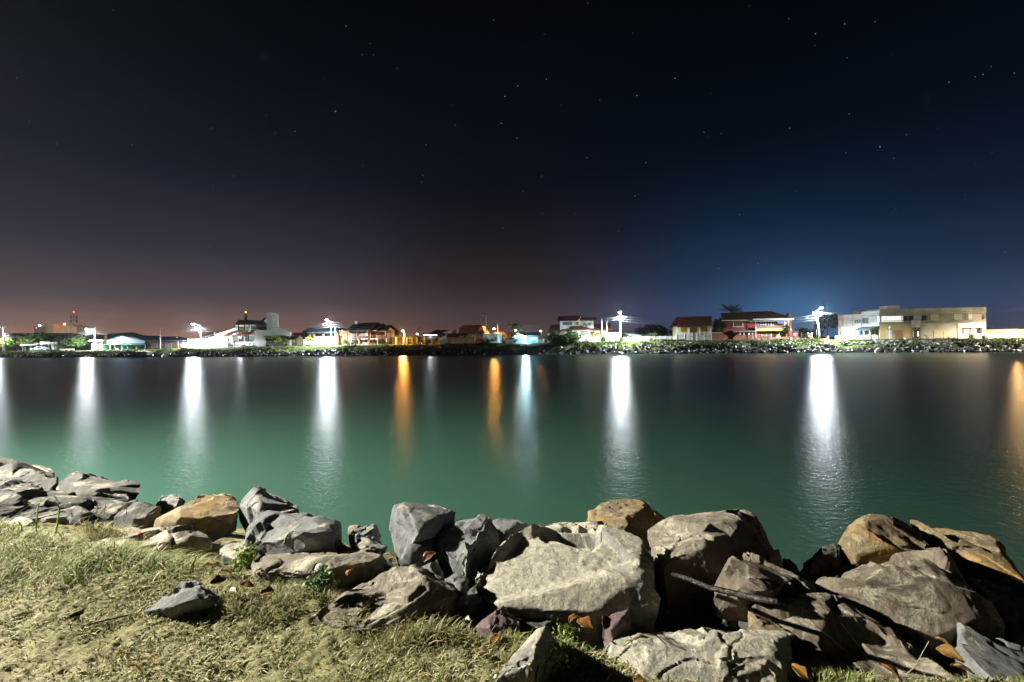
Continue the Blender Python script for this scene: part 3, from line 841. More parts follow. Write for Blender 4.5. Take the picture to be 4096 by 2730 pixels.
h.pbox('beam', M_WHITE, cA(915, 785), cA(1045, 800), 0.15, 0.3)
h = House('low_fence', 'pale low panel fence beside the palm and bushes', 'fence', 237, 298, off=3)
for k, (x0, x1) in enumerate(((1090, 1155), (1160, 1225), (1235, 1285), (1290, 1365))):
    h.pbox('panel', mat('pale_board', (0.52, 0.48, 0.36), 0.8, 0.3), cA(x0, 897), cA(x1, 928), 0, 0.08, ground=True)
h = House('low_wall', 'low white roadside wall at the far end of the bank', 'wall', -60, 72, off=-7)
h.pbox('wall', M_WHITE, (-60, 1406.5), cA(330, 945), 0, 0.3, ground=True)
h = House('road_sign', 'small diamond road sign on a post by the shrub', 'sign', 9, 13, off=0.5)
h.poly('plate', M_ORANGE, [cA(30, 848), cA(48, 828), cA(66, 848), cA(48, 868)], 0, 0.04)
h.pbox('post', M_STEEL, cA(46, 865), cA(50, 940), 0.01, 0.06, ground=True)

h = House('green_hut', 'small mint green hut with a flat white roof behind a lamp post', 'hut', 368, 408, off=5)
h.pbox('wall', M_MINT, cA(1705, 765), cA(1880, 935), 0, 4, ground=True)
h.pbox('roof', M_WHITE, cA(1630, 738), cA(1890, 768), -0.8, 4.4)
h.pbox('door', M_DARKWOOD, cA(1775, 805), cA(1845, 932), -0.06, -0.004)
h.pbox('pillar', M_WHITE, cA(1685, 810), cA(1698, 935), -0.7, -0.5, ground=True)

h = House('marquee', 'blue and white gabled marquee with open front beside the green hut', 'tent', 404, 578, off=5.5)
mq = mat('blue_white_canvas', (0.45, 0.58, 0.85), 0.7, 0.2, 0.4)
p = [cA(1855, 800), cA(2220, 662), cB(310, 755)]
h.poly('gable_panel', mq, [cA(1862, 830), cA(1870, 790), cA(2030, 735), cA(2220, 664), cB(150, 700), cB(308, 758), cB(308, 820)], 0, 0.12)
L0, T0, R0 = h.sz(*cA(1850, 800), -0.1), h.sz(*cA(2220, 660), -0.1), h.sz(*cB(315, 752), -0.1)
for nm, u, v in (('roof', L0, T0), ('roof', T0, R0)):
    h.slab(nm, R_BLUE, [(u[0], -0.3, u[1] + 0.1), (v[0], -0.3, v[1] + 0.1), (v[0], 12, v[1] + 0.1), (u[0], 12, u[1] + 0.1)], 0.1)
for x in (cA(1865, 0)[0], cA(2020, 0)[0], cA(2100, 0)[0], cA(2240, 0)[0], cA(2340, 0)[0], cB(155, 0)[0], cB(305, 0)[0]):
    h.pbox('post', M_WHITE if x < 480 else M_BLUEW, (x - 1.6, 1378), (x + 1.6, 1403), 0.02, 0.3, ground=True)
h.pbox('awning', M_WHITE, cA(2070, 785), cA(2250, 815), -0.5, -0.02)
h.pbox('awning', mat('green_canvas', (0.03, 0.22, 0.14), 0.7, 0.2), cA(2255, 800), cB(300, 830), -0.4, -0.03)
h.pbox('back_wall', mat('pale_blue_wall', (0.40, 0.52, 0.72), 0.8, 0.2), cA(1870, 815), cB(305, 925), 6, 6.3, ground=True)
h.pbox('door', M_WOOD, cA(1890, 830), cA(1935, 925), 5.9, 5.99)
h.fence(cA(2105, 840), cB(300, 925), 1.2, M_CREAM, 6, 0.3)

h = House('blue_roof_hall', 'long hall with a wide blue grey roof behind the marquee', 'building', 425, 762, off=22)
a, b, z0, z1 = h.rect(cB(-60, 745), cB(1130, 900))
h.body(M_DARKWALL, a, b, 0, 14, z1)
L = lambda c, d: h.sz(*c, d)
pts = [cA(1975, 625), cA(2353, 601), cB(100, 598), cB(345, 672), cB(930, 675), cB(1140, 722)]
rt_ = [(h.sz(*c, 9)) for c in pts]
ev = [h.sz(cB(-90, 0)[0] + i * 48, 1365, -0.6) for i in range(6)]
V = [(s_[0], 9, s_[1]) for s_ in rt_]
E0_, E1_ = h.sz(*cA(1960, 700), -0.6), h.sz(*cB(1125, 755), -0.6)
for k in range(5):
    e_a = E0_[0] + (E1_[0] - E0_[0]) * k / 5; e_b = E0_[0] + (E1_[0] - E0_[0]) * (k + 1) / 5
    h.slab('roof', R_BLUE, [(e_a, -0.6, E1_[1]), (e_b, -0.6, E1_[1]), V[k + 1], V[k]], 0.2)

h = House('brick_warehouse', 'long low brick warehouse with white barred windows', 'building', 579, 732, off=6)
h.pbox('wall', M_BRICK, cB(312, 760), cB(1005, 900), 0, 8, ground=True)
h.pbox('roof', R_BLUE, cB(308, 748), cB(1008, 762), -0.3, 8.3)
for x0, x1 in ((440, 550), (690, 800), (930, 990)):
    h.window(cB(x0, 810), cB(x1, 868), 4, 2, glass=M_GREYGLASS, frame=M_GREYP, sill=True)
h.pbox('downpipe', M_WHITE, cB(915, 760), cB(924, 895), -0.15, -0.03)

h = House('concrete_jetty', 'small concrete landing block set into the stony bank', 'jetty', 512, 586, depth_abs=(Dw(512) - 0.3, Dw(586) - 0.3), z0=0)
h.pbox('slab', M_PALEREND, cB(0, 945), cB(160, 995), 0, 4)
h.pbox('slab', M_PALEREND, cB(170, 950), cB(345, 1015), 0.1, 4)
h.pbox('pier', M_GREYW, cB(165, 990), cB(190, 1060), -0.1, 1)

h = House('white_gate_wall', 'bright white garden wall with a barred top and side gate', 'wall', 730, 838, off=2.5)
h.pbox('wall', M_WHITE, cB(1105, 785), cB(1490, 895), 0, 0.35, ground=True)
h.fence(cB(1110, 728), cB(1488, 786), 0.15, M_WHITE, 6, 0.3)
h.fence(cB(1005, 788), cB(1100, 893), 0.1, M_CREAM, 2, 0.25)

# ---------------------------------------------------------------- the slanting-roofed white house with the tower
h = House('white_tower_house', 'modern white house with long slanting roofs and a tall white chimney tower', 'house', 806, 1165, off=9)
Z = lambda a: (780 + a[0] / 5.8825, 1240 + a[1] / 5.8825)      # zoomed crop of this house
z = lambda x, y: Z((x, y))
h.poly('wall', M_WHITE, [z(440, 700), z(500, 570), z(1010, 400), z(1010, 870), z(430, 870)], 1.0, 1.4, ground=(3, 4))
h.poly('gable_wall', M_WHITE, [z(1390, 490), z(1470, 462), z(1500, 478), z(1800, 480), z(1800, 118), z(1940, 122), z(1950, 410), z(2245, 530), z(2250, 600), z(2200, 640), z(2040, 600), z(1650, 610), z(1660, 860), z(1392, 860)], -3.0, -2.6, ground=(12, 13))
h.pbox('chimney_tower', mat('blue_shade_wall', (0.55, 0.60, 0.62), 0.75, 0.15), z(1685, 75), z(1800, 480), -1.5, 1.5)
h.pbox('wall', M_WHITE, z(1640, 610), z(2250, 855), 0.5, 8, ground=True)
h.poly('porch_roof', R_DARK, [z(1590, 612), z(2050, 600), z(2230, 640), z(1640, 640)], -4.2, 0.4)
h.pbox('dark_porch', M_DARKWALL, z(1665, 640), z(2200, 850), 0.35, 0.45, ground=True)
h.slab('roof', R_DARK, [(*(lambda q: (q[0], 3, q[1]))(h.sz(*z(700, 470), 3)),), (*(lambda q: (q[0], 1.0, q[1]))(h.sz(*z(500, 560), 1.0)),), (*(lambda q: (q[0], 1.2, q[1]))(h.sz(*z(1010, 402), 1.2)),), (*(lambda q: (q[0], 6, q[1]))(h.sz(*z(990, 395), 6)),)], 0.2)
def slab_px(h, name, m, pts, th=0.18):
    return h.slab(name, m, [((lambda q: (q[0], d, q[1]))(h.sz(x, y, d))) for (x, y), d in pts], th)
slab_px(h, 'roof', R_RUST, [(z(570, 632), -2.5), (z(815, 610), -2.5), (z(1140, 425), 3), (z(1000, 440), 3)])
slab_px(h, 'roof', R_RUST, [(z(860, 628), -2.6), (z(1060, 600), -2.6), (z(1320, 475), 3), (z(1110, 540), 1)])
slab_px(h, 'roof', R_RUST, [(z(1100, 618), -2.55), (z(1250, 600), -2.55), (z(1480, 440), 3), (z(1330, 480), 3)])
slab_px(h, 'roof', R_DARK, [(z(930, 348), 0.5), (z(1110, 340), 0.5), (z(1040, 235), 3), (z(1025, 237), 3)])
slab_px(h, 'roof', R_DARK, [(z(1100, 338), 0.4), (z(1690, 350), 0.4), (z(1600, 252), 3.2), (z(1035, 235), 3.2)])
slab_px(h, 'roof', R_DARK, [(z(1480, 470), -0.5), (z(1790, 475), -0.5), (z(1700, 405), 3), (z(1430, 405), 3)])
h.pbox('upper_wall', M_CREAM, z(955, 350), z(1690, 470), 3.3, 7)
h.pbox('upper_wall', M_WHITE, z(1295, 350), z(1420, 465), 1.3, 3.2)
h.pbox('upper_door', M_GLASS, z(1312, 375), z(1400, 462), 1.2, 1.29)
h.pbox('balcony', mat('pale_green_wall', (0.52, 0.58, 0.52), 0.8, 0.2), z(1030, 425), z(1310, 520), 1.35, 1.6)
for x in (1016, 1158): h.pbox('post', M_DARKWOOD, z(x - 7, 345), z(x + 7, 505), 0.6, 0.8)
h.pbox('beam', M_DARKWOOD, z(1005, 338), z(1290, 350), 0.85, 1.05)
h.pbox('beam', M_DARKWOOD, z(1005, 495), z(1160, 510), 0.6, 0.8)
slab_px(h, 'vault_roof', R_DARK, [(z(1560, 252), 1.5), (z(1610, 262), 1.5), (z(1684, 205), 2.5), (z(1640, 175), 2.5)])
h.poly('vault_wall', M_WHITE, [z(1620, 260), z(1690, 200), z(1690, 320)], 1.7, 2.0)
h.pbox('veranda_wall', M_WHITE, z(660, 600), z(1395, 770), 1.8, 6)
h.pbox('terrace', M_WHITE, z(770, 758), z(1395, 865), -1.5, 1.75, ground=True)
h.poly('stair', M_WHITE, [z(345, 775), z(560, 775), z(740, 862), z(345, 880)], -2.4, -1.6, ground=(2, 3))
h.pbox('stair_opening', M_GREYGLASS, z(350, 820), z(530, 876), -2.46, -2.41)
h.pbox('garage_opening', M_GREYGLASS, z(800, 808), z(1030, 864), -1.56, -1.51)
for x0, x1 in ((805, 905), (945, 1010), (1040, 1145), (1185, 1240), (1258, 1370)):
    h.window(z(x0, 622), z(x1, 755), 2, 1, d=1.79, frame=M_DARKWOOD, glass=M_GREYGLASS)
for x in (655, 783, 1110, 1250): h.pbox('post', M_DARKWOOD, z(x - 7, 600), z(x + 7, 760), -1.3, -1.1)
for x, y in ((1018, 648), (1070, 648)):
    s_, q = h.sz(x / 5.8825 + 780, y / 5.8825 + 1240, 1.5); MB().ball(h.pt(s_, 1.5, q), 0.22, 8, 6).build('porch_lamp', emit('porch_lamp', (0.9, 0.97, 1.0), 14), h.root, True)
for (a0, b0), (a1, b1) in (((810, 608), (945, 560)), ((1045, 606), (1140, 562))):
    u, v = h.sz(*z(a0, b0), -1.5), h.sz(*z(a1, b1), 0.5)
    MB().tube([h.pt(u[0], -2.0, u[1]), h.pt(v[0], 0.6, v[1])], 0.10, 6).build('tube_light', emit('tube_light', (0.9, 0.97, 1.0), 9), h.root, True)
h.fence(z(345, 695), z(775, 770), -1.0, M_GREYP, 5, 0, rails=2, post_w=0.08, tops=False)
h.fence(z(1105, 765), z(1400, 850), -1.9, M_GREYP, 3, 0, rails=2, post_w=0.08, tops=False)
add_light('porch_light', h.pt(*(lambda q: (q[0], -1.2, q[1]))(h.sz(*z(1060, 650), -1.2))), 260, (0.85, 0.95, 1.0), h.root, 0.3)
h = House('white_annex', 'low white annex with a sloping grey roof left of the slanting-roofed house', 'house', 806, 850, off=12)
h.pbox('wall', M_WHITE, z(155, 640), z(450, 860), 0, 6, ground=True)
slab_px(h, 'roof', mat('grey_sheet', (0.3, 0.31, 0.31), 0.7, 0.2), [(z(150, 645), -0.8), (z(360, 615), -0.8), (z(600, 470), 8), (z(200, 590), 8)])
h.pbox('chimney', M_CREAM, z(445, 530), z(483, 600), 1.5, 2.2)
h.window(z(175, 650), z(250, 690), 2, 1); h.window(z(270, 645), z(320, 690), 1, 1)

# ---------------------------------------------------------------- small houses behind the young trees
h = House('wooden_hut', 'small brown wooden hut with a gable facing the lawn', 'hut', 1153, 1206, off=10)
h.pbox('wall', M_WOOD, cC(600, 715), cC(835, 835), 0, 5, ground=True)
h.poly('gable_wall', mat('pale_boards', (0.36, 0.25, 0.15), 0.8, 0.3, 2.0), [cC(745, 835), cC(745, 715), cC(808, 655), cC(845, 700), cC(832, 835)], -0.3, -0.01, ground=(0, 4))
slab_px(h, 'roof', R_BROWN, [(cC(598, 715), -0.5), (cC(742, 712), -0.5), (cC(812, 648), 1.5), (cC(650, 648), 1.5)])
h.window(cC(630, 725), cC(715, 780), 4, 1, frame=M_CREAM, glass=M_GREYGLASS)
h = House('orange_house', 'distant flat orange house lit by sodium light', 'house', 1170, 1212, off=45)
h.pbox('wall', M_ORANGE, cC(675, 612), cC(850, 700), 0, 8, ground=True)
h.pbox('roof', M_ORANGE, cC(672, 605), cC(853, 613), -0.2, 8.2)
h = House('grey_gable_house', 'grey gabled house end behind the balustrade house', 'house', 1205, 1245, off=22)
h.poly('gable_wall', M_GREYP, [cC(850, 580), cC(940, 520), cC(1000, 565), cC(1000, 760), cC(852, 760)], 0, 6, ground=(3, 4))
h.pbox('window', M_GLASS, cC(900, 600), cC(935, 640), -0.06, -0.004)

h = House('balustrade_house', 'house with a pale blue roof orange columns and a white balustrade', 'house', 1230, 1350, off=8)
h.pbox('wall', M_CREAM, cC(965, 600), cC(1515, 730), 2.2, 9, ground=True)
h.gable(R_BLUE, cC(940, 606), cC(1480, 600), cC(985, 516), cC(1575, 512), -0.6, 6)
for x in (985, 1063, 1237, 1490): h.pbox('column', M_ORANGE, cC(x - 13, 612), cC(x + 13, 728), 0, 0.4, ground=True)
for x0, x1 in ((1085, 1145), (1160, 1215), (1260, 1320), (1340, 1400), (1415, 1470)): h.window(cC(x0, 615), cC(x1, 675), 1, 1, d=2.19, frame=M_WHITE, glass=M_GREYGLASS)
h.fence(cC(1073, 678), cC(1462, 728), -0.2, M_WHITE, 3, 0.22)
h = House('white_slab_fence', 'very bright white slab fence under the lamp by the balustrade house', 'fence', 1214, 1350, off=2.5)
xs_ = [875, 905, 1045, 1130, 1155, 1225, 1260, 1490]
for x in (885, 1060, 1145, 1240, 1485): h.pbox('pillar', M_WHITE, cC(x - 14, 732), cC(x + 14, 838), -0.1, 0.3, ground=True)
for x0, x1 in ((900, 1046), (1075, 1130), (1160, 1225), (1255, 1470)):
    for k in range(4):
        h.pbox('slat', M_WHITE, cC(x0, 742 + k * 22), cC(x1, 759 + k * 22), 0.0, 0.12)
h = House('painted_board', 'narrow leaning orange board beside two thin poles', 'board', 1360, 1375, off=4)
h.poly('board', M_ORANGE, [cC(1558, 690), cC(1590, 560), cC(1600, 565), cC(1572, 695)], 0, 0.1)
h.pbox('post', M_GREYP, cC(1560, 690), cC(1568, 830), 0, 0.1, ground=True)

h = House('brown_roof_villa', 'large villa with long dark brown roofs and orange brick walls', 'house', 1355, 1580, off=9)
v = lambda x, y: (1340 + x / 8.4036, 1260 + y / 8.4036)
h.pbox('wall', M_ORANGE, v(120, 530), v(1190, 820), 1.5, 11, ground=True)
h.pbox('wall', M_ORANGE, v(1190, 545), v(1800, 800), 3, 11, ground=True)
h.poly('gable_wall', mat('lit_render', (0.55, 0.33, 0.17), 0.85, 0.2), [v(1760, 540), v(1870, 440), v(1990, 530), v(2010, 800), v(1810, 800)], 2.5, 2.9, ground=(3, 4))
h.gable(R_DARK, v(330, 530), v(1170, 525), v(660, 285), v(1450, 250), -0.8, 6)
h.gable(R_DARK, v(1165, 528), v(1400, 520), v(1430, 300), v(1640, 295), 0.6, 6)
h.gable(R_DARK, v(1410, 552), v(1760, 545), v(1640, 350), v(1920, 345), 1.4, 6)
h.pbox('fascia', M_CREAM, v(1165, 524), v(1400, 542), 0.3, 0.5); h.pbox('fascia', M_CREAM, v(1410, 548), v(1725, 562), 1.1, 1.3)
h.pbox('chimney', M_PALEREND, v(660, 215), v(755, 320), 5.0, 6.0)
h.window(v(552, 600), v(697, 795), 2, 2, d=1.49, frame=M_GREYP, glass=M_GREYGLASS)
h.window(v(890, 590), v(1055, 800), 2, 2, d=1.49, frame=M_DARKWOOD, glass=M_GREYGLASS)
h.window(v(1255, 580), v(1310, 640), 1, 1, d=2.99, frame=M_DARKWOOD)
h.pbox('door', M_DARKWOOD, v(1555, 585), v(1600, 760), 2.9, 2.99)
for x in (725, 1078): h.pbox('column', M_TAN, v(x - 20, 545), v(x + 20, 800), 0.9, 1.3)
h.pbox('column', M_ORANGE, v(330, 560), v(358, 775), 0.2, 0.5, ground=True)
h.pbox('column', M_WHITE, v(1680, 570), v(1702, 800), 1.4, 1.6, ground=True)
h.fence(v(490, 700), v(1430, 795), 0.0, M_WOOD, 6, 0, rails=3, post_w=0.1, tops=False)
h.fence(v(1430, 700), v(1810, 795), 1.2, M_DARKWOOD, 3, 0.3, rails=2, post_w=0.1, tops=False)
h.pbox('terrace', M_PALEREND, v(450, 808), v(1440, 822), -0.4, 1.4)
h = House('villa_gate', 'orange brick gate pillars with a small tiled roof and barred grey gate', 'gate', 1433, 1477, off=3)
for x in (810, 1120): h.pbox('pillar', M_ORANGE, v(x - 27, 780), v(x + 24, 1020), 0, 0.6, ground=True)
slab_px(h, 'gate_roof', R_BROWN, [(v(700, 770), -0.5), (v(1180, 765), -0.5), (v(1150, 712), 0.6), (v(740, 715), 0.6)])
h.fence(v(845, 880), v(1098, 1015), 0.3, M_GREYP, 2, 0.16, tops=False)
h = House('villa_fence', 'thin white posts and wire fence in front of the villa garden', 'fence', 1400, 1548, off=2)
for x in (515, 1425, 1720): h.pbox('post', M_WHITE, v(x - 9, 785), v(x + 9, 990), 0, 0.12, ground=True)
h.pbox('kerb', M_WHITE, v(280, 1010), v(2353, 1022), -0.3, 0.4, ground=True)

# ---------------------------------------------------------------- gate posts, carport house, zigzag wall, orange house
h = House('gate_posts', 'row of grey gate posts with a barred gate under the large orange lamp', 'gate', 1580, 1670, off=2)
for x0, x1 in ((205, 213), (345, 366), (410, 428), (510, 520), (590, 612)): h.pbox('post', M_PALEREND, cD(x0, 690), cD(x1, 822), 0, 0.3, ground=True)
for y in (700, 765): h.pbox('rail', M_GREYP, cD(440, y), cD(590, y + 7), 0.1, 0.2)
h.fence(cD(430, 705), cD(590, 815), 0.22, M_DARKWOOD, 2, 0.4, tops=False)
h = House('dark_shed', 'dark wooden shed behind the gate posts', 'shed', 1578, 1640, off=9)
h.pbox('wall', M_DARKWOOD, cD(200, 700), cD(600, 815), 0, 4, ground=True)
h.pbox('roof', R_DARK, cD(190, 690), cD(610, 702), -0.4, 4.4)
h = House('carport_house', 'house with a broad grey roof over a brightly lit carport', 'house', 1683, 1786, off=6)
h.pbox('back_wall', M_WHITE, cD(690, 740), cD(1140, 812), 5, 5.4, ground=True)
h.pbox('side_wall', M_WHITE, cD(680, 745), cD(700, 812), 0, 5, ground=True)
h.pbox('beam', M_GREYP, cD(680, 740), cD(1000, 752), -0.2, 0.2)
slab_px(h, 'roof', R_DARK, [(cD(680, 745), -0.5), (cD(975, 742), -0.5), (cD(1225, 612), 6), (cD(830, 615), 6)])
slab_px(h, 'gable_trim', M_WHITE, [(cD(960, 745), -0.4), (cD(1010, 745), -0.4), (cD(1130, 665), 1.0), (cD(1100, 668), 1.0)])
h.poly('gable_wall', M_WHITE, [cD(1000, 745), cD(1100, 665), cD(1140, 665), cD(1140, 812), cD(955, 812)], 0.6, 0.8, ground=(3, 4))
for x in (740, 875, 1005, 1146): h.pbox('post', M_PALEREND, cD(x - 13, 680 if x < 1100 else 600), cD(x + 13, 815), -1.8, -1.5, ground=True)
s_, q = h.sz(*cD(850, 765), 2.5)
MB().tube([h.pt(s_ - 2, 2.5, 2.5), h.pt(s_ + 2, 2.5, 2.5)], 0.08, 6).build('tube_light', emit('tube_light', (0.9, 0.97, 1.0), 9), h.root, True)
add_light('carport_light', h.pt(s_, 2.5, 2.2), 200, (0.8, 0.95, 1.0), h.root, 0.3)
h = House('white_gable_house', 'dark-roofed house with a white slanted gable behind the carport', 'house', 1712, 1808, off=24)
h.poly('wall', M_WHITE, [cD(1085, 608), cD(1238, 555), cD(1240, 640), cD(1085, 640)], 0, 0.4)
h.pbox('body', M_DARKWALL, cD(830, 612), cD(1235, 700), 0.5, 6, ground=True)
slab_px(h, 'roof', R_DARK, [(cD(815, 615), -0.3), (cD(1080, 612), -0.3), (cD(1235, 552), 4), (cD(950, 555), 4)])
h = House('zigzag_wall', 'orange-lit panel wall with two pointed gables like a zigzag', 'wall', 1800, 1900, off=3.5)
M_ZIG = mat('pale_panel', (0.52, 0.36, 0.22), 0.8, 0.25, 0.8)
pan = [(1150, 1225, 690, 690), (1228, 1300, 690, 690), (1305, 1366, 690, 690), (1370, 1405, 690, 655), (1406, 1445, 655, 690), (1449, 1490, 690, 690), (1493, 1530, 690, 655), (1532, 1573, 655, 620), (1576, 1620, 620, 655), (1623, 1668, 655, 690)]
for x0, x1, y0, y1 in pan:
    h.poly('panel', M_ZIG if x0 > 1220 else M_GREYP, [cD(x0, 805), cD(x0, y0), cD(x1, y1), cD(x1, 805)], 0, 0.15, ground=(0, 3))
slab_px(h, 'roof', R_DARK, [(cD(1170, 680), 0.4), (cD(1380, 682), 0.4), (cD(1560, 618), 5), (cD(1180, 618), 5)])
slab_px(h, 'roof', R_DARK, [(cD(1440, 685), 0.3), (cD(1500, 680), 0.3), (cD(1570, 618), 4), (cD(1530, 616), 4)])
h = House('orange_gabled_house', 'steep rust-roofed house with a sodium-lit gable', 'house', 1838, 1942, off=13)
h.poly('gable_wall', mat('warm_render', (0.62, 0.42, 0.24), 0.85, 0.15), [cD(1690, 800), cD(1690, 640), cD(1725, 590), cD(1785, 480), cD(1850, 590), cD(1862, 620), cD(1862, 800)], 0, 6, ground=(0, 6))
slab_px(h, 'roof', R_RUST, [(cD(1360, 612), -1), (cD(1680, 630), -1), (cD(1790, 462), 2.0), (cD(1440, 470), 2.0)])
slab_px(h, 'roof', R_RUST, [(cD(1862, 622), -0.5), (cD(1872, 618), 8), (cD(1795, 460), 8), (cD(1785, 462), -0.5)])
for x0, x1 in ((1730, 1745), (1765, 1785), (1800, 1815)): h.window(cD(x0, 575), cD(x1, 640), 1, 1, frame=M_WOOD, glass=M_WOOD)
h.pbox('balcony', M_CREAM, cD(1690, 665), cD(1820, 700), -0.9, -0.01)
h.window(cD(1730, 725), cD(1785, 750), 2, 1, frame=M_CREAM, glass=M_GREYGLASS)
h.pbox('water_tank', M_GREYP, cD(1365, 508), cD(1400, 550), 9, 10.5)
h = House('pale_boxy_house', 'pale flat-roofed boxy house with tall windows behind the tall pole', 'house', 1932, 1996, off=5)
h.pbox('wall', M_WHITE, cD(1820, 628), cD(2112, 780), 0, 7, ground=True)
h.pbox('parapet', M_WHITE, cD(1815, 622), cD(2116, 634), -0.15, 7.1)
h.window(cD(1985, 640), cD(2085, 660), 2, 1, frame=M_WHITE, glass=M_GREYGLASS)
h.window(cD(2010, 672), cD(2085, 765), 3, 1, frame=M_WHITE, glass=M_GREYGLASS)
h.window(cD(1840, 690), cD(1900, 765), 2, 1, frame=M_WHITE, glass=M_GREYGLASS)
h = House('orange_lit_house', 'low orange-lit house end behind the thin lamp post', 'house', 1996, 2032, off=16)
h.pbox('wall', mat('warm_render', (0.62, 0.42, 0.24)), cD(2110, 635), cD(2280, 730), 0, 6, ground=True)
slab_px(h, 'roof', R_BROWN, [(cD(2105, 640), -0.4), (cD(2290, 640), -0.4), (cD(2230, 585), 3), (cD(2000, 590), 3)])
h.window(cD(2200, 660), cD(2240, 690), 2, 1)
h = House('blue_shop', 'small bright blue shop front with a pale sign board and wire frame', 'shop', 2048, 2154, off=6)
h.pbox('wall', M_BLUEW, cE(10, 690), cE(475, 785), 0, 6, ground=True)
h.poly('gable_wall', M_CREAM, [cE(0, 700), cE(30, 660), cE(130, 625), cE(240, 650), cE(300, 690), cE(0, 695)], -0.2, -0.01)
slab_px(h, 'roof', R_DARK, [(cE(40, 640), -0.3), (cE(530, 660), -0.3), (cE(525, 598), 4), (cE(140, 600), 4)])
h.pbox('door', M_WHITE, cE(190, 710), cE(225, 780), -0.07, -0.005)
for (x0, y0), (x1, y1) in (((255, 700), (170, 785)), ((270, 690), (300, 740)), ((300, 740), (255, 785)), ((310, 680), (370, 780)), ((440, 690), (470, 740)), ((300, 665), (470, 665))):
    u, w_ = h.sz(*cE(x0, y0), -0.8), h.sz(*cE(x1, y1), -0.8)
    MB().tube([h.pt(u[0], -0.8, u[1]), h.pt(w_[0], -0.8, w_[1])], 0.06, 5).build('brace', M_BLUEW, h.root)
h.window(cE(330, 700), cE(440, 740), 3, 1, glass=E_COOL)
h = House('white_box', 'plain white utility box on the grass by the big bush', 'box', 2152, 2176, off=1.5)
h.pbox('cabinet', M_WHITE, cE(480, 718), cE(585, 787), 0, 1.2, ground=True)
h.pbox('lid', M_PALEREND, cE(476, 712), cE(589, 719), -0.06, 1.26)

# ---------------------------------------------------------------- white two-storey house
h = House('white_villa', 'white two-storey house with red-brown tiled roofs behind a white wall', 'house', 2160, 2450, off=10)
w = lambda x, y: (2200 + x / 7.8433, 1250 + y / 7.8433)
M_PATCH = mat('white_stone_cladding', (0.72, 0.70, 0.62), 0.75, 0.3, 1.6, col2=(0.46, 0.44, 0.38))
h.pbox('wall', M_PATCH, w(312, 255), w(940, 535), 1.0, 8); h.pbox('wall', M_PATCH, w(945, 255), w(1370, 505), 1.6, 8)
h.poly('gable_wall', M_CREAM, [w(850, 250), w(862, 225), w(940, 205), w(945, 410), w(850, 410)], 0.7, 1.5)
h.gable(R_RED, w(210, 262), w(855, 252), w(270, 120), w(1040, 100), -0.4, 4.5)
h.gable(R_RED, w(940, 238), w(1470, 240), w(1000, 165), w(1455, 155), 0.4, 4.5)
h.pbox('wall', M_CREAM, w(355, 560), w(710, 800), 0.8, 8, ground=True)
h.pbox('wall', M_CREAM, w(700, 535), w(1245, 800), -0.4, 8, ground=True)
h.pbox('wall', M_CREAM, w(1240, 530), w(1780, 800), 2.5, 9, ground=True)
slab_px(h, 'roof', R_RED, [(w(585, 535), -1.0), (w(935, 530), -1.0), (w(930, 410), 1.4), (w(640, 415), 1.4)])
slab_px(h, 'roof', R_RED, [(w(935, 530), -1.0), (w(1320, 520), -0.6), (w(955, 410), 1.4), (w(930, 410), 1.4)])
slab_px(h, 'roof', R_RED, [(w(350, 568), 0.3), (w(700, 560), 0.3), (w(640, 520), 1.0), (w(360, 530), 1.0)])
slab_px(h, 'roof', R_RED, [(w(1310, 530), 1.6), (w(1940, 528), 1.6), (w(1915, 350), 8), (w(1380, 365), 8)])
slab_px(h, 'roof', R_RED, [(w(-75, 640), 0), (w(330, 635), 0), (w(312, 390), 6), (w(30, 395), 6)])
h.pbox('wall', M_WHITE, w(-70, 640), w(330, 800), 0.6, 8, ground=True)
h.window(w(395, 310), w(695, 400), 4, 2, d=0.99, frame=mat('grey_blue_frame', (0.4, 0.48, 0.52), 0.6, 0.1)); h.window(w(805, 300), w(915, 400), 3, 2, d=0.69, frame=M_WHITE)
h.window(w(1040, 335), w(1110, 405), 1, 2, d=1.59, frame=M_GREYP, glass=M_GREYGLASS); h.window(w(1205, 328), w(1285, 405), 1, 2, d=1.59, frame=M_GREYP, glass=M_GREYGLASS)
h.window(w(550, 600), w(698, 700), 4, 2, d=0.79, frame=M_WHITE); h.window(w(735, 580), w(860, 745), 4, 1, d=-0.41, frame=M_WHITE, glass=M_GREYGLASS)
h.window(w(945, 580), w(1200, 745), 6, 1, d=-0.41, frame=M_CREAM, glass=M_GREYGLASS)
for x in (905, 1245): h.pbox('downpipe', M_WHITE, w(x - 5, 540), w(x + 5, 790), -0.6, -0.5)
h = House('white_garden_wall', 'bright white garden wall with a small plaque behind the park bench', 'wall', 2303, 2424, off=2.5)
h.pbox('wall', M_WHITE, w(810, 808), w(1740, 940), 0, 0.3, ground=True); h.pbox('coping', M_WHITE, w(805, 798), w(1745, 810), -0.08, 0.38)
h.pbox('plaque', M_WOOD, w(1618, 825), w(1662, 862), -0.05, -0.004)
h.fence(w(1250, 690), w(1730, 800), 0.15, M_WOOD, 5, 0.25, tops=False)
h = House('white_gate', 'tall white barred gate beside the thick white lamp post', 'gate', 2420, 2478, off=1.5)
for x in (1760, 1815, 2140, 2190): h.pbox('pillar', M_WHITE, w(x - 14, 645), w(x + 14, 935), 0, 0.4, ground=True)
h.pbox('lintel', M_WHITE, w(1735, 640), w(2200, 660), -0.1, 0.5)
h.fence(w(1830, 665), w(2125, 930), 0.15, M_WHITE, 3, 0.25, rails=3, tops=False)
h = House('carport', 'pale sloping carport roof right of the white gate', 'carport', 2488, 2570, off=7)
slab_px(h, 'roof', mat('pale_sheet_roof', (0.42, 0.42, 0.40)), [(cE(2020, 610), 0), (cE(2353, 672), 0), (cE(2400, 650), 6), (cE(2050, 590), 6)], 0.3)
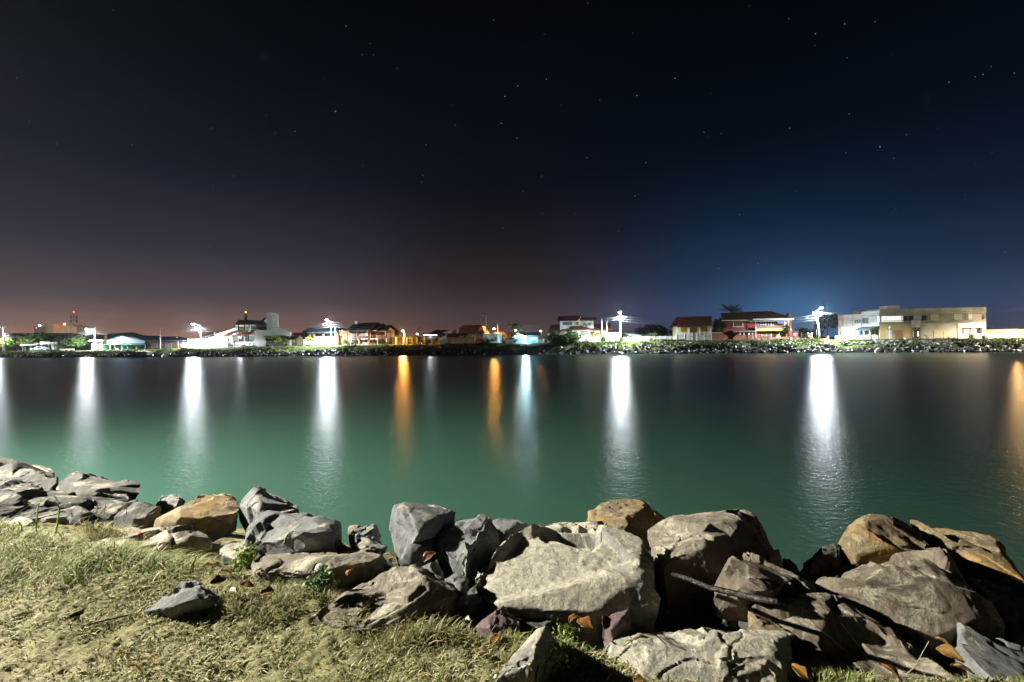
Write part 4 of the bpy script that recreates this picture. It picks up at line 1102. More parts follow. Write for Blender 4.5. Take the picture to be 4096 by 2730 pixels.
h.pbox('wall', M_PALEREND, cE(2030, 650), cE(2300, 770), 3, 3.3, ground=True)
h.pbox('post', M_WHITE, cE(2283, 655), cE(2297, 770), 0, 0.2, ground=True)

# ---------------------------------------------------------------- white fence, beige house, red house
h = House('picket_fence', 'long low white picket fence left of the beige house', 'fence', 2486, 2706, off=2.5)
h.fence(cE(2020, 690), cE(2353, 768), 0, M_WHITE, 3, 0.2, rails=3)
h.fence(cF(0, 678), cF(165, 768), 0, M_WHITE, 2, 0.2, rails=3); h.fence(cF(165, 676), cF(668, 722), 0.3, M_WHITE, 5, 0.2, solid=0.1)
h.pbox('base', M_PALEREND, cF(170, 750), cF(670, 765), 0.15, 0.5, ground=True)
h = House('beige_house', 'beige house with ochre shutters and a brown roof on a high plinth', 'house', 2706, 2848, off=4.5)
h.pbox('wall', M_CREAM, cF(700, 490), cF(1318, 650), 2.0, 9, ground=True)
h.gable(R_RED, cF(675, 492), cF(1322, 470), cF(660, 318), cF(1322, 298), -0.6, 4.5)
h.pbox('plinth', M_SAND, cF(672, 652), cF(1318, 752), -1.0, 1.9, ground=True)
for x in (690, 893, 1102, 1307): h.pbox('column', M_WHITE, cF(x - 12, 488), cF(x + 12, 652), 0, 0.35)
h.pbox('beam', M_CREAM, cF(678, 478), cF(1320, 500), -0.05, 0.4)
for x0, x1, y1 in ((758, 870, 585), (1118, 1236, 578)):
    h.window(cF(x0, 506 if x0 < 1000 else 496), cF(x1, y1), 3, 1, d=1.99, frame=M_OCHRE, glass=M_OCHRE, fw=0.14)
h.window(cF(924, 502), cF(1040, 610), 4, 1, d=1.99, frame=M_OCHRE, glass=M_OCHRE, fw=0.14, name='door')
h.fence(cF(676, 612), cF(958, 655), -1.15, M_WHITE, 2, 0.17); h.fence(cF(1048, 606), cF(1315, 652), -1.15, M_WHITE, 2, 0.17)
h.fence(cF(966, 612), cF(1046, 720), -1.1, M_WHITE, 1, 0.16, rails=3)
h.pbox('plaque', M_WOOD, cF(1120, 618), cF(1152, 640), -1.3, -1.24)
h = House('sloped_red_wall', 'sloping red plastered garden wall between the beige and red houses', 'wall', 2848, 2925, off=4)
M_REDW = mat('red_plaster', (0.33, 0.125, 0.08), 0.85, 0.3, 1.0)
h.poly('wall', M_REDW, [cF(1322, 742), cF(1328, 605), cF(1510, 605), cF(1660, 715), cF(1660, 742)], 0, 0.4, ground=(0, 4))
h.pbox('cap', M_PALEREND, cF(1322, 600), cF(1512, 607), -0.05, 0.45)

h = House('red_house', 'red boarded two-storey house with yellow trim balcony and brown hip roof', 'house', 2890, 3172, off=8)
r = lambda x, y: (2880 + x / 5.6024, 1200 + y / 5.6024)
h.pbox('wall', M_RED, r(85, 455), r(815, 720), 0.5, 9, ground=True)
h.pbox('wall', M_RED, r(815, 455), r(1280, 680), 1.4, 9); h.pbox('wall', M_RED, r(1280, 455), r(1600, 680), 3.2, 9)
h.pbox('wall', M_RED, r(815, 680), r(1610, 860), 0.8, 9, ground=True)
h.pbox('side_wall', M_WOOD, r(60, 470), r(132, 720), 0.6, 6, ground=True)
slab_px(h, 'roof', R_BROWN, [(r(45, 465), -0.5), (r(745, 440), -0.5), (r(1085, 250), 5), (r(15, 300), 5)])
slab_px(h, 'roof', R_BROWN, [(r(735, 438), -1.2), (r(1620, 405), -1.2), (r(1380, 345), 1.5), (r(1115, 250), 5), (r(1085, 250), 5)])
slab_px(h, 'roof', R_BROWN, [(r(1620, 405), -1.2), (r(1710, 410), 9), (r(1115, 250), 5), (r(1380, 345), 1.5)])
h.pbox('gutter', M_CREAM, r(48, 457), r(750, 470), -0.62, -0.5); h.pbox('soffit', M_GREYP, r(655, 440), r(1610, 480), -0.7, 0.45)
h.pbox('fascia', M_WHITE, r(740, 425), r(1650, 442), -1.3, -1.15)
h.pbox('chimney', M_BRICK, r(1530, 300), r(1598, 400), 3, 4.2); h.pbox('finial', M_YELLOW, r(1085, 215), r(1105, 250), 4.9, 5.2)
h.window(r(295, 480), r(512, 602), 1, 1, d=0.49, frame=M_WHITE, glass=mat('brown_blind', (0.16, 0.07, 0.045), 0.7, 0.2), fw=0.22)
h.window(r(855, 470), r(1028, 588), 3, 3, d=1.39, frame=M_WHITE, fw=0.2); h.window(r(1088, 478), r(1140, 585), 1, 1, d=1.39, frame=M_WHITE, fw=0.16); h.window(r(1152, 466), r(1206, 565), 1, 1, d=1.39, frame=M_WHITE, fw=0.16)
h.window(r(1282, 475), r(1410, 540), 1, 1, d=3.19, frame=M_DARKWOOD, glass=E_BLUEWIN); h.window(r(1430, 470), r(1462, 650), 1, 1, d=3.19, frame=M_WHITE, glass=E_BLUEWIN)
h.pbox('balcony_floor', M_CREAM, r(815, 655), r(1612, 688), -0.8, 1.39)
h.pbox('balcony_edge', M_YELLOW, r(815, 672), r(1612, 690), -0.86, -0.805)
for y in (585, 605, 635):
    h.pbox('balcony_rail', M_WOOD, r(815, y), r(1605, y + 12), -0.75, -0.65)
for x in (820, 1040, 1270, 1505): h.pbox('balcony_post', M_WOOD, r(x - 6, 580), r(x + 6, 656), -0.78, -0.62)
for x in (805, 1540): h.pbox('column', M_WHITE, r(x - 9, 445), r(x + 9, 860), -0.95, -0.85, ground=True)
h.pbox('column', M_YELLOW, r(1503, 450), r(1530, 655), -0.6, -0.3)
h.window(r(930, 712), r(1152, 850), 2, 1, d=0.79, frame=M_YELLOW, glass=M_GREYGLASS, fw=0.2); h.window(r(1262, 708), r(1490, 828), 2, 1, d=0.79, frame=M_YELLOW, glass=M_GREYGLASS, fw=0.2); h.window(r(835, 715), r(875, 800), 1, 1, d=0.79, frame=M_YELLOW, fw=0.14)
slab_px(h, 'porch_roof', mat('grey_tile_roof', (0.2, 0.18, 0.16), 0.85, 0.3), [(r(300, 712), -2.2), (r(800, 712), -2.2), (r(790, 680), 0.3), (r(250, 685), 0.3)])
for x in (455, 540, 735): h.pbox('porch_post', M_WHITE, r(x - 10, 725), r(x + 10, 905), -1.9, -1.7, ground=True)
h.fence(r(485, 790), r(595, 905), -2.2, M_WOOD, 1, 0.25, tops=False); h.fence(r(622, 780), r(775, 905), -2.3, M_WOOD, 1, 0.25, tops=False)
s_, q = h.sz(*r(1482, 525), 2.4); MB().ball(h.pt(s_, 2.4, q), 0.1, 8, 6).build('wall_lamp', emit('wall_lamp', (1, 0.45, 0.15), 16), h.root, True)
s_, q = h.sz(*r(655, 765), -1.0); MB().ball(h.pt(s_, -1.0, q), 0.12, 8, 6).build('porch_lamp', emit('wall_lamp2', (1, 0.85, 0.7), 8), h.root, True)
h = House('orange_garden_wall', 'low orange garden wall in front of the red house', 'wall', 3010, 3254, off=3)
h.poly('wall', M_REDW, [r(830, 870), r(830, 750), r(960, 845), r(2080, 830), r(2085, 870)], 0, 0.35, ground=(0, 4))
h.poly('wall', M_REDW, [r(300, 895), r(300, 850), r(400, 770), r(470, 790), r(470, 895)], 0.5, 0.85, ground=(0, 4))
for x in (1835, 1980, 2065): h.pbox('pillar', M_CREAM, r(x - 13, 732), r(x + 13, 840), 0.05, 0.32)
h.fence(r(1845, 760), r(2060, 835), 0.2, M_GREYP, 2, 0.3, tops=False)
h = House('small_red_shed', 'little red outbuilding with open window just right of the red house', 'shed', 3172, 3196, off=9)
h.pbox('wall', M_RED, r(1620, 705), r(1755, 860), 0, 4, ground=True); h.window(r(1640, 725), r(1720, 820), 2, 1, frame=M_RED, glass=M_GREYGLASS)
slab_px(h, 'roof', R_DARK, [(r(1610, 705), -0.4), (r(1770, 708), -0.4), (r(1700, 690), 3), (r(1612, 660), 3)])
h = House('brick_stub_wall', 'broken orange brick stub wall behind the leaning lamp', 'wall', 3282, 3318, off=5)
h.poly('wall', M_REDW, [cG(960, 735), cG(965, 715), cG(1060, 710), cG(1095, 700), cG(1100, 665), cG(1122, 662), cG(1125, 735)], 0, 0.4, ground=(0, 6))

# ---------------------------------------------------------------- long concrete building
k1 = lambda x, y: (3320 + x / 7.3531, 1220 + y / 7.3531)
k2 = lambda x, y: (3620 + x / 6.9206, 1220 + y / 6.9206)
h = House('long_concrete_building', 'long stained two-storey concrete building with a for-sale board', 'building', 3519, 3945, off=4.5)
zt = h.sz(*k1(1470, 172), 0)[1]; zt2 = h.sz(*k2(2245, 65), 0)[1]
S = lambda x, y, d=0.0: h.sz(x, y, d)
a0 = 0.0; a1 = S(*k2(2245, 400))[0]; zfl = S(*k2(1000, 505))[1]
h.box('upper_wall', M_GREYW, a0, a1, 0.0, 12, zfl, zt2 - 0.55)
h.box('parapet', M_GREYW, a0, a1, -0.12, 12.1, S(*k2(1000, 212))[1], zt2)
h.box('ledge', M_PALEREND, a0, a1, -0.28, -0.13, S(*k2(1000, 222))[1] - 0.05, S(*k2(1000, 222))[1] + 0.06)
sm = S(*k2(1465, 700))[0]; st_ = S(*k2(190, 700))[0]
h.box('ground_wall', M_TAN, a0, st_, 0.04, 12, -0.4, zfl - 0.01)
h.box('ground_wall', M_PALEREND, st_, sm, 0.03, 12, -0.4, zfl - 0.01)
h.box('ground_wall', M_WHITE, sm, a1, 0.9, 12, -0.4, zfl - 0.01)
h.pbox('shop_pillar', M_WHITE, k2(1470, 500), k2(1565, 920), -0.02, 0.88, ground=True); h.pbox('shop_pillar', M_WHITE, k2(2140, 500), k2(2242, 905), -0.02, 0.88, ground=True)
h.pbox('shop_beam', M_WHITE, k2(1566, 500), k2(2139, 630), -0.02, 0.88); h.pbox('shop_sill', M_WHITE, k2(1566, 810), k2(1750, 915), -0.02, 0.88, ground=True); h.pbox('shop_sill', M_WHITE, k2(1940, 800), k2(2139, 905), -0.02, 0.88, ground=True)
h.pbox('shop_column', M_PINK, k2(1900, 632), k2(1935, 910), 0.1, 0.4)
h.pbox('shop_shutter', M_CREAM, k2(1710, 665), k2(1825, 805), 0.7, 0.88); h.pbox('shop_wall', M_PINK, k2(1566, 632), k2(1708, 810), 0.72, 0.89); h.pbox('shop_wall', M_ORANGE, k2(2040, 632), k2(2138, 800), 0.72, 0.89); h.pbox('shop_window', M_GREYGLASS, k2(1572, 665), k2(1650, 803), 0.6, 0.71); h.pbox('shop_window', M_GLASS, k2(2070, 635), k2(2136, 690), 0.6, 0.71)
# upper openings
h.window(k1(1505, 338), k1(2145, 500), 5, 1, frame=M_WHITE, glass=emit('pale_lit_room', (1.0, 1.0, 0.95), 0.85)); h.pbox('railing', M_GREYP, k1(1505, 465), k1(2145, 472), -0.3, -0.2)
h.window(k2(-95, 305), k2(600, 440), 4, 1, frame=M_GREYW, glass=M_GLASS, fw=0.12)
h.window(k2(230, 300), k2(445, 415), 2, 1, d=-0.06, frame=M_GREYP, glass=mat('pale_curtain', (0.42, 0.48, 0.46), 0.8, 0.2))
for x0, x1, y0, y1 in ((722, 912, 283, 408), (1370, 1563, 260, 388)):
    h.window(k2(x0, y0), k2(x1, y1), 4, 2, frame=M_CREAM, glass=mat('cream_panes', (0.5, 0.46, 0.32), 0.4, 0.2), fw=0.14, sill=True)
h.window(k2(1680, 258), k2(2192, 405), 1, 1, frame=M_GREYW, glass=M_PINK, fw=0.1); h.pbox('shutter', M_WHITE, k2(1755, 260), k2(1855, 410), -0.2, -0.1); h.pbox('dark_opening', M_GLASS, k2(2130, 245), k2(2190, 398), -0.12, -0.1)
# doors
h.pbox('garage_recess', M_ORANGE, k1(1925, 745), k1(2135, 1000), -0.03, 0.03); h.pbox('garage_leaf', M_CREAM, k1(1655, 750), k1(1840, 1005), -0.09, -0.03); h.pbox('garage_post', M_GREYW, k1(1840, 745), k1(1925, 1003), -0.06, 0.0)
dz = h.pbox('door_frame', M_WOOD, k2(195, 630), k2(425, 938), -0.08, -0.01); h.pbox('door', M_DARKWOOD, k2(215, 690), k2(405, 930), -0.14, -0.085); h.pbox('door_lamp', emit('door_lamp', (1, 0.8, 0.45), 3.5), k2(350, 735), k2(380, 870), -0.2, -0.145); h.pbox('side_light', M_CREAM, k2(218, 715), k2(248, 890), -0.2, -0.145)
for x0, x1 in ((805, 880), (882, 975), (978, 1060), (1068, 1145)): h.pbox('shop_door', M_CREAM, k2(x0, 690), k2(x1, 920), -0.06, -0.01)
h.pbox('roof_tank', M_PINK, k1(1690, 40), k1(2045, 165), 3, 6); h.pbox('roof_tank_lid', M_PALEREND, k1(1680, 30), k1(2052, 48), 2.9, 6.1)
h.pbox('edge_pipe', M_WHITE, k2(1460, 520), k2(1468, 915), -0.1, 0.0)
# for-sale board and hotel sign
hs = House('for_sale_board', 'white board lettered VENDE-SE in red over the building entrance', 'sign', 3647, 3683, off=4.1, z0=h.z0)
bd = hs.pbox('board', mat('white_sign', (0.75, 0.72, 0.66), 0.5, 0.05), k2(190, 435), k2(432, 525), 0, 0.12)
text_on(hs, 'VENDE-SE', k2(205, 455), k2(415, 487), -0.012, mat('red_letter', (0.55, 0.07, 0.03), 0.6, 0.05), bd)
script_marks(hs, [tuple(k2(215, 500) + k2(400, 512))], -0.02, mat('grey_script', (0.25, 0.26, 0.22)), bd, 0.05)
hs2 = House('hotel_sign', 'small grey and white hotel sign above the wooden door', 'sign', 3647, 3680, off=4.3, z0=h.z0)
b2 = hs2.pbox('board', mat('grey_sign', (0.45, 0.46, 0.45), 0.5, 0.05), k2(192, 535), k2(405, 625), 0, 0.1)
hs2.pbox('panel', mat('white_sign', (0.75, 0.72, 0.66)), k2(290, 538), k2(403, 622), -0.02, -0.004, b2)
text_on(hs2, 'HOTEL', k2(302, 565), k2(360, 588), -0.03, mat('dark_letter', (0.12, 0.12, 0.12), 0.6, 0.05), b2)
# the white wing, turned back from the street
h = House('white_corner_wing', 'pale white and pink wing receding left of the long concrete building', 'building', 3353, 3519, depth_abs=(Dp(3353) + 12.5, Dp(3519) + 4.6), z0=h.z0)
zw = h.sz(*k1(1000, 640))[1]
h.pbox('ground_wall', M_WHITE, k1(330, 650), k1(1462, 1010), 0.03, 6, ground=True)
e_ = h.sz(*k1(1462, 180))[0]; s1 = h.sz(*k1(930, 400))[0]; s0 = h.sz(*k1(395, 400))[0]; sa = h.sz(*k1(243, 400))[0]
ztop = h.sz(*k1(1440, 180))[1]; ztl = h.sz(*k1(930, 268))[1]
M_WB = mat('blue_white_render', (0.62, 0.65, 0.66), 0.85, 0.2, 0.5)
h.box('upper_wall', M_WB, s1, e_, 0, 6, zw, ztop - 0.3); h.box('parapet', M_WB, s1, e_, -0.1, 6.1, ztop - 0.3, ztop)
h.box('upper_wall', mat('pinkish_white_render', (0.66, 0.58, 0.55), 0.85, 0.2, 0.5), s0, s1, 0.02, 6, zw, ztl)
h.box('side_wall', M_PINK, sa - 0.1, s0, 0.06, 6, -0.4, ztl - 0.1)
h.box('band', M_GREYP, sa, s1, -0.04, 0.0, ztl - 0.95, ztl - 0.87); h.box('band', M_GREYP, s1, e_, -0.14, -0.1, ztop - 1.1, ztop - 1.0)
h.window(k1(720, 430), k1(915, 545), 3, 1, frame=M_WHITE, glass=M_GREYGLASS); h.window(k1(955, 395), k1(1125, 545), 2, 1, frame=M_GREYP, glass=M_GREYGLASS)
for x0, x1, y0, y1 in ((420, 460, 460, 575), (535, 560, 455, 560), (1190, 1225, 375, 500), (285, 320, 465, 570)): h.window(k1(x0, y0), k1(x1, y1), 1, 1, frame=M_WHITE, glass=M_WB)
for x in (610, 370): h.pbox('vent', M_DARKWALL, k1(x, 445), k1(x + 14, 480), -0.05, -0.0)
h.pbox('lit_window', emit('pale_lit_room', (1.0, 1.0, 0.95), 0.85), k1(1395, 345), k1(1450, 512), -0.05, -0.003)
for x in (665, 918): h.pbox('downpipe', M_GREYP, k1(x - 6, 370), k1(x + 6, 905), -0.2, -0.11)
h.pbox('downpipe', M_WHITE, k1(1128, 430), k1(1140, 630), -0.2, -0.11)
slab_px(h, 'awning', R_BLUE, [(k1(700, 735), -3.0), (k1(1160, 728), -3.0), (k1(1460, 622), -0.02), (k1(920, 655), -0.02)], 0.22)
for x in (1165, 990, 815): h.pbox('column', M_WHITE, k1(x - 14, 735), k1(x + 14, 920), -2.7, -2.4, ground=True)
h.pbox('door', M_BLUEW, k1(832, 765), k1(905, 910), -0.06, -0.004); h.pbox('wall_panel', M_ORANGE, k1(1250, 745), k1(1430, 915), -0.02, 0.02)
for x0, x1 in ((1290, 1335), (1435, 1465)): h.pbox('lit_panel', M_WHITE, k1(x0, 748), k1(x1, 915), -0.07, -0.025)
h.pbox('window', M_GREYGLASS, k1(300, 785), k1(330, 905), -0.05, 0.02); h.pbox('window', M_GREYGLASS, k1(405, 785), k1(440, 905), -0.05, 0.0)
h.pbox('brick_tank', M_BRICK, k1(910, 165), k1(1290, 250), 2.5, 5.5)
h = House('white_yard_wall', 'low white yard wall in sections before the white wing', 'wall', 3344, 3484, off=1.6)
for p0, p1, m_ in ((k1(175, 915), k1(525, 1028), M_WHITE), (k1(550, 915), k1(655, 1028), M_WHITE), (k1(670, 925), k1(758, 1025), M_TAN), (k1(762, 918), k1(1145, 1030), M_WHITE), (k1(1150, 940), k1(1208, 1030), M_PALEREND)):
    h.pbox('wall', m_, p0, p1, 0, 0.35, ground=True)
h = House('street_name_sign', 'white post with two small street name blades before the tan wall', 'sign', 3555, 3562, off=1.5)
h.pbox('post', M_WHITE, k1(1757, 690), k1(1769, 1010), 0, 0.1, ground=True)
h.pbox('name_blade', mat('purple_blade', (0.2, 0.07, 0.16), 0.5, 0.1), k1(1775, 708), k1(1835, 730), 0.02, 0.06); h.pbox('name_blade', mat('blue_blade', (0.12, 0.14, 0.5), 0.5, 0.1), k1(1722, 730), k1(1755, 750), 0.02, 0.06)
s_, q = h.sz(*k1(1763, 668), 0.05); MB().ball(h.pt(s_, 0.05, q), 0.26, 10, 6).build('globe', M_WHITE, h.root, True)
h = House('white_bollard', 'short white bollard on the grass before the tan wall', 'bollard', 3621, 3625, off=0.5)
h.pbox('stub', M_WHITE, k1(2215, 978), k1(2245, 1024), 0, 0.45, ground=True); h.pbox('cap', M_WHITE, k1(2210, 972), k1(2250, 979), -0.05, 0.5)
h = House('orange_boundary_wall', 'long sodium-lit orange boundary wall past the long building', 'wall', 3945, 4160, off=12)
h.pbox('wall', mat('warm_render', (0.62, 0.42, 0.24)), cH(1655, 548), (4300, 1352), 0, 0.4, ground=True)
h = House('cream_low_wall', 'low cream wall with a step before the orange boundary wall', 'wall', 3945, 4048, off=4)
h.pbox('wall', M_CREAM, cH(1700, 615), cH(2130, 690), 0, 0.3, ground=True); h.pbox('pier', M_PALEREND, cH(1655, 640), cH(1705, 690), -0.1, 0.35, ground=True); h.pbox('step', M_WHITE, cH(1690, 682), cH(2080, 700), -0.9, -0.12, ground=True)
h = House('notice_plate', 'small pale notice plate on a post above the orange wall', 'sign', 3968, 3972, off=14)
h.pbox('plate', M_GREYP, cH(1767, 478), cH(1785, 508), 0, 0.05); h.pbox('post', M_STEEL, cH(1774, 508), cH(1779, 560), 0.06, 0.1, ground=True)
# ================================================================== trees, shrubs and palms of the far bank
M_BARK = mat('bark', (0.16, 0.12, 0.085), 0.9, 0.4, 3.0)
M_LEAF = colmat('leaves', 0.65, 0.25)
def leaf_cloud(centers, n, ls, cols, rg):
    """n leaf quads spread through the volume of ellipsoids (c, (rx,ry,rz))"""
    w = np.array([r[0] * r[1] * r[2] for _, r in centers]) ** 0.66; w = w / w.sum()
    pick = rg.choice(len(centers), n, p=w)
    C_ = np.array([c for c, _ in centers])[pick]; R_ = np.array([r for _, r in centers])[pick]
    d = rg.normal(size=(n, 3)); d /= np.linalg.norm(d, axis=1)[:, None]
    rad = rg.random(n) ** 0.45
    c = C_ + d * R_ * rad[:, None] * (1 + 0.25 * rg.normal(size=(n, 1)) * 0.5)
    u = rg.normal(size=(n, 3)) + d * 0.2; u /= np.linalg.norm(u, axis=1)[:, None]
    t = rg.normal(size=(n, 3)); v = np.cross(u, t); v /= np.linalg.norm(v, axis=1)[:, None]
    L = ls * (0.6 + 0.8 * rg.random((n, 1)))
    V = np.stack([c - u * L * 0.5, c + v * L * 0.28, c + u * L * 0.5, c - v * L * 0.28], 1).reshape(-1, 3)
    cols = np.array(cols)
    cc = cols[rg.integers(0, len(cols), n)] * (0.7 + 0.6 * rg.random((n, 1)))
    return V, np.arange(4 * n).reshape(-1, 4), np.repeat(cc, 4, 0)
GREEN = [(0.055, 0.10, 0.022), (0.08, 0.13, 0.03), (0.10, 0.15, 0.035)]
DARKG = [(0.028, 0.055, 0.018), (0.04, 0.07, 0.022)]
LIME = [(0.16, 0.20, 0.035), (0.20, 0.22, 0.05), (0.12, 0.16, 0.03)]
def tree(name, label, x0, y0, x1, y1, D, cols=GREEN, n=900, ls=None, trunk=True, cat='tree', group=None, seed=1, blobs=7, yb=None):
    rg = np.random.default_rng(seed + int(x0 * 3))
    a, b = P(x0, y1, D), P(x1, y0, D)
    w, hgt = b.x - a.x, b.z - a.z
    cx, zc = (a.x + b.x) / 2, (a.z + b.z) / 2
    g = G((x0 + x1) / 2, D)
    root = empty(name, (cx, D, g.z), label, cat, group)
    cs = []
    for k in range(blobs):
        q = rg.uniform(-0.5, 0.5, 3)
        r = rg.uniform(0.2, 0.34)
        cs.append(((cx + q[0] * w * 0.72, D + q[1] * w * 0.6, zc + q[2] * hgt * 0.62), (w * r, w * r * 0.9, hgt * r * 1.05)))
    V, F, c = leaf_cloud(cs, n, ls or max(w, hgt) * 0.09, cols, rg)
    o = mobj('crown', V, F, M_LEAF, root); set_colors(o, c)
    if trunk:
        mb = MB(); th = max(0.07, w * 0.025)
        mid = Vector((cx + w * 0.03, D, (g.z + zc) / 2))
        mb.tube([(cx, D, g.z - 0.2), mid, (cx, D, zc)], [th * 1.3, th, th * 0.7], 7)
        for k in range(4):
            e = Vector(cs[k][0]); mb.tube([mid + Vector((0, 0, (zc - mid.z) * 0.5)), (mid + e) / 2 + Vector((0, 0, 0.1)), e], [th * 0.7, th * 0.5, th * 0.2], 5)
        mb.build('trunk', M_BARK, root, True)
    return root
def palm(name, label, top, ybase, D, R, n=14, cols=GREEN, group=None, droop=1.0, trunk=True, seed=2, thick=0.13):
    rg = random.Random(seed)
    t = P(*top, D); g = G(top[0], D)
    root = empty(name, (t.x, D, g.z), label, 'palm', group)
    if trunk:
        mb = MB(); k = 8
        mb.tube([(t.x + 0.12 * math.sin(i * 0.7), D, g.z - 0.2 + (t.z - g.z + 0.2) * i / k) for i in range(k + 1)], [thick * (1.25 - 0.4 * i / k) for i in range(k + 1)], 8)
        mb.build('trunk', M_BARK, root, True)
    for k in range(n):
        a = 2 * math.pi * k / n + rg.uniform(-0.2, 0.2); el = rg.uniform(0.1, 1.25)
        d = Vector((math.cos(a), math.sin(a), 0)); L = R * rg.uniform(0.8, 1.1)
        V, F, Cc = [], [], []
        prev = Vector(t); s_ = 9; cols_ = cols[rg.randrange(len(cols))]
        pts = []
        for i in range(s_ + 1):
            f = i / s_
            pts.append(t + d * (L * f * math.cos(el * (1 - 0.5 * f))) + Vector((0, 0, L * (math.sin(el) * f - droop * 0.62 * f * f))))
        for i in range(s_):
            p, q = pts[i], pts[i + 1]; ax = (q - p).normalized(); sd = ax.cross(Vector((0, 0, 1))).normalized()
            b0 = len(V); V += [p - Vector((0, 0, .012)), p + Vector((0, 0, .012)), q + Vector((0, 0, .012)), q - Vector((0, 0, .012))]; F.append((b0, b0 + 1, b0 + 2, b0 + 3))
            ll = R * 0.36 * math.sin(math.pi * min(0.97, 0.12 + 0.85 * i / s_))
            for sg in (-1, 1):
                for u in (0.15, 0.65):
                    m_ = p + (q - p) * u; tip = m_ + sd * sg * ll * 0.75 + ax * ll * 0.55 - Vector((0, 0, ll * 0.4))
                    b0 = len(V); V += [m_ - ax * R * 0.022, m_ + ax * R * 0.022, tip]; F.append((b0, b0 + 1, b0 + 2))
        o = mobj('frond', V, F, M_LEAF, root)
        set_colors(o, np.array([[c * rg.uniform(0.8, 1.2) for c in cols_]] * len(V)))
    return root

def ctree(nm, lab, c0, c1, off, **k):
    (x0, y0), (x1, y1) = c0, c1
    return tree(nm, lab, x0, y0, x1, y1, Dp((x0 + x1) / 2) + off, **k)
ctree('leafy_shrub', 'bright lit leafy shrub beside the leftmost lamp post', cA(115, 705), cA(480, 925), 1.0, cols=GREEN + LIME, n=1500, cat='shrub')
ctree('dark_tree', 'dark round tree behind the snack bar', cA(450, 625), cA(1010, 800), 14, cols=DARKG + GREEN, n=2000)
ctree('leaning_tree', 'bluish green spreading tree with a curved pale trunk by the low panel fence', cA(1170, 680), cA(1520, 890), 5, n=1500)
ctree('dark_tree', 'dark bushy tree behind the low panel fence and the lamp glare', cA(1480, 650), cA(1720, 920), 16, cols=DARKG, n=1400)
palm('potted_palm', 'low feathery palm beside the white timber frame', cA(1085, 880), 1403, Dp(236) + 2, 2.1, 12, trunk=False, droop=0.5)
ctree('young_tree', 'small lime-leaved tree with a pale thin trunk on the lawn', cC(225, 668), cC(480, 790), 1.0, cols=LIME, n=700, ls=0.42)
ctree('young_tree', 'lime-leaved tree behind the young lawn tree', cC(400, 690), cC(600, 780), 4.5, cols=GREEN, n=700, ls=0.4)
ctree('young_tree', 'tiny lime bushy tree right of the pale-trunked lawn tree', cC(515, 765), cC(580, 862), 0.0, cols=LIME, n=300, ls=0.3, cat='shrub')
ctree('pollard_tree', 'short tree with a thick dark trunk before the white slab fence', cC(910, 690), cC(1055, 780), 0.5, cols=LIME, n=500, ls=0.4)
ctree('dark_tree', 'dark conical tree between the wooden hut and the balustrade house', cC(845, 590), cC(965, 820), 12, cols=DARKG, n=1000)
ctree('small_shrub', 'little potted lime shrub on the terrace of the slanting-roofed house', (931, 1365), (943, 1378), 4, cols=LIME, n=160, ls=0.2, cat='shrub')
ctree('green_shrub', 'bright green round shrub beside the thin pole of the villa', cC(1595, 690), cC(1720, 832), 4, n=900, cat='shrub')
ctree('grey_shrub', 'grey green hedge shrub left of the villa gate', cC(1715, 720), cC(1880, 832), 4.2, cols=[(0.10, 0.12, 0.07), (0.13, 0.15, 0.09)], n=900, cat='shrub')
ctree('grey_shrub', 'tall grey green shrub right of the villa gate', (1512, 1353), (1545, 1379), 4.2, cols=[(0.07, 0.09, 0.05), (0.1, 0.12, 0.07)], n=800, cat='shrub')
ctree('low_shrub', 'low lime shrub under the villa wire fence', (1480, 1372), (1515, 1381), 3, cols=LIME, n=400, cat='shrub', trunk=False)
ctree('yellow_tree', 'small leafy tree glowing orange under the large sodium lamp', cD(190, 650), cD(300, 730), 6, cols=LIME, n=500)
palm('palm_bush', 'wide spiky palm bush left of the lit carport', cD(650, 765), 1378, Dp(1677) + 5, 3.2, 20, cols=DARKG + GREEN, trunk=False, droop=0.5)
ctree('far_tree', 'dark distant treetop right of the white slanted gable', cD(1255, 545), cD(1345, 640), 40, cols=DARKG, n=500)
ctree('far_tree', 'dark treetop behind the orange-lit house end', cD(2250, 590), cE(30, 690), 34, cols=DARKG, n=600)
palm('tall_palm', 'taller dark palm left of the blue shop', cE(25, 470), 1371, Dp(2050) + 4, 2.3, 13, cols=DARKG, group=None, droop=1.3)
palm('tall_palm', 'shorter dark palm before the blue shop', cE(122, 525), 1371, Dp(2075) + 3, 2.3, 13, cols=DARKG, droop=1.3, seed=5)
palm('bank_palm', 'shaggy palm bush growing out of the grassy bank below the tall pole', cD(1895, 790), 1385, Dw(1946) + 5.0, 2.4, 18, cols=DARKG + GREEN, trunk=False, droop=0.7, seed=8)
palm('bank_palm', 'drooping fronds on the bank right of the shaggy palm bush', cD(1960, 830), 1390, Dw(1960) + 4.4, 1.9, 12, cols=GREEN, trunk=False, droop=1.4, seed=9)
ctree('small_shrub', 'small round shrub at the foot of the blue shop', cE(345, 720), cE(435, 790), 1.5, n=400, cat='shrub')
x0, y0 = cE(665, 590); x1, y1 = cE(1190, 880)
tree('big_bush', 'big dense green bush on the bank edge before the white villa', x0, y0, x1, y1, Dw(2250) + 6.0, cols=GREEN, n=5200, ls=0.5, cat='bush', blobs=16)
ctree('topiary', 'clipped round green tree in the white villa garden', cE(1445, 585), cE(1510, 640), 5, n=350, ls=0.3, cat='tree')
ctree('garden_plants', 'pale garden shrubs behind the brown picket of the white villa', cE(1530, 590), cE(1720, 680), 4.5, cols=GREEN + [(0.3, 0.33, 0.28)], n=700, cat='shrub', trunk=False)
ctree('garden_shrub', 'grey green shrub under the large villa window', cE(1230, 665), cE(1300, 700), 4.5, n=250, cat='shrub', trunk=False)
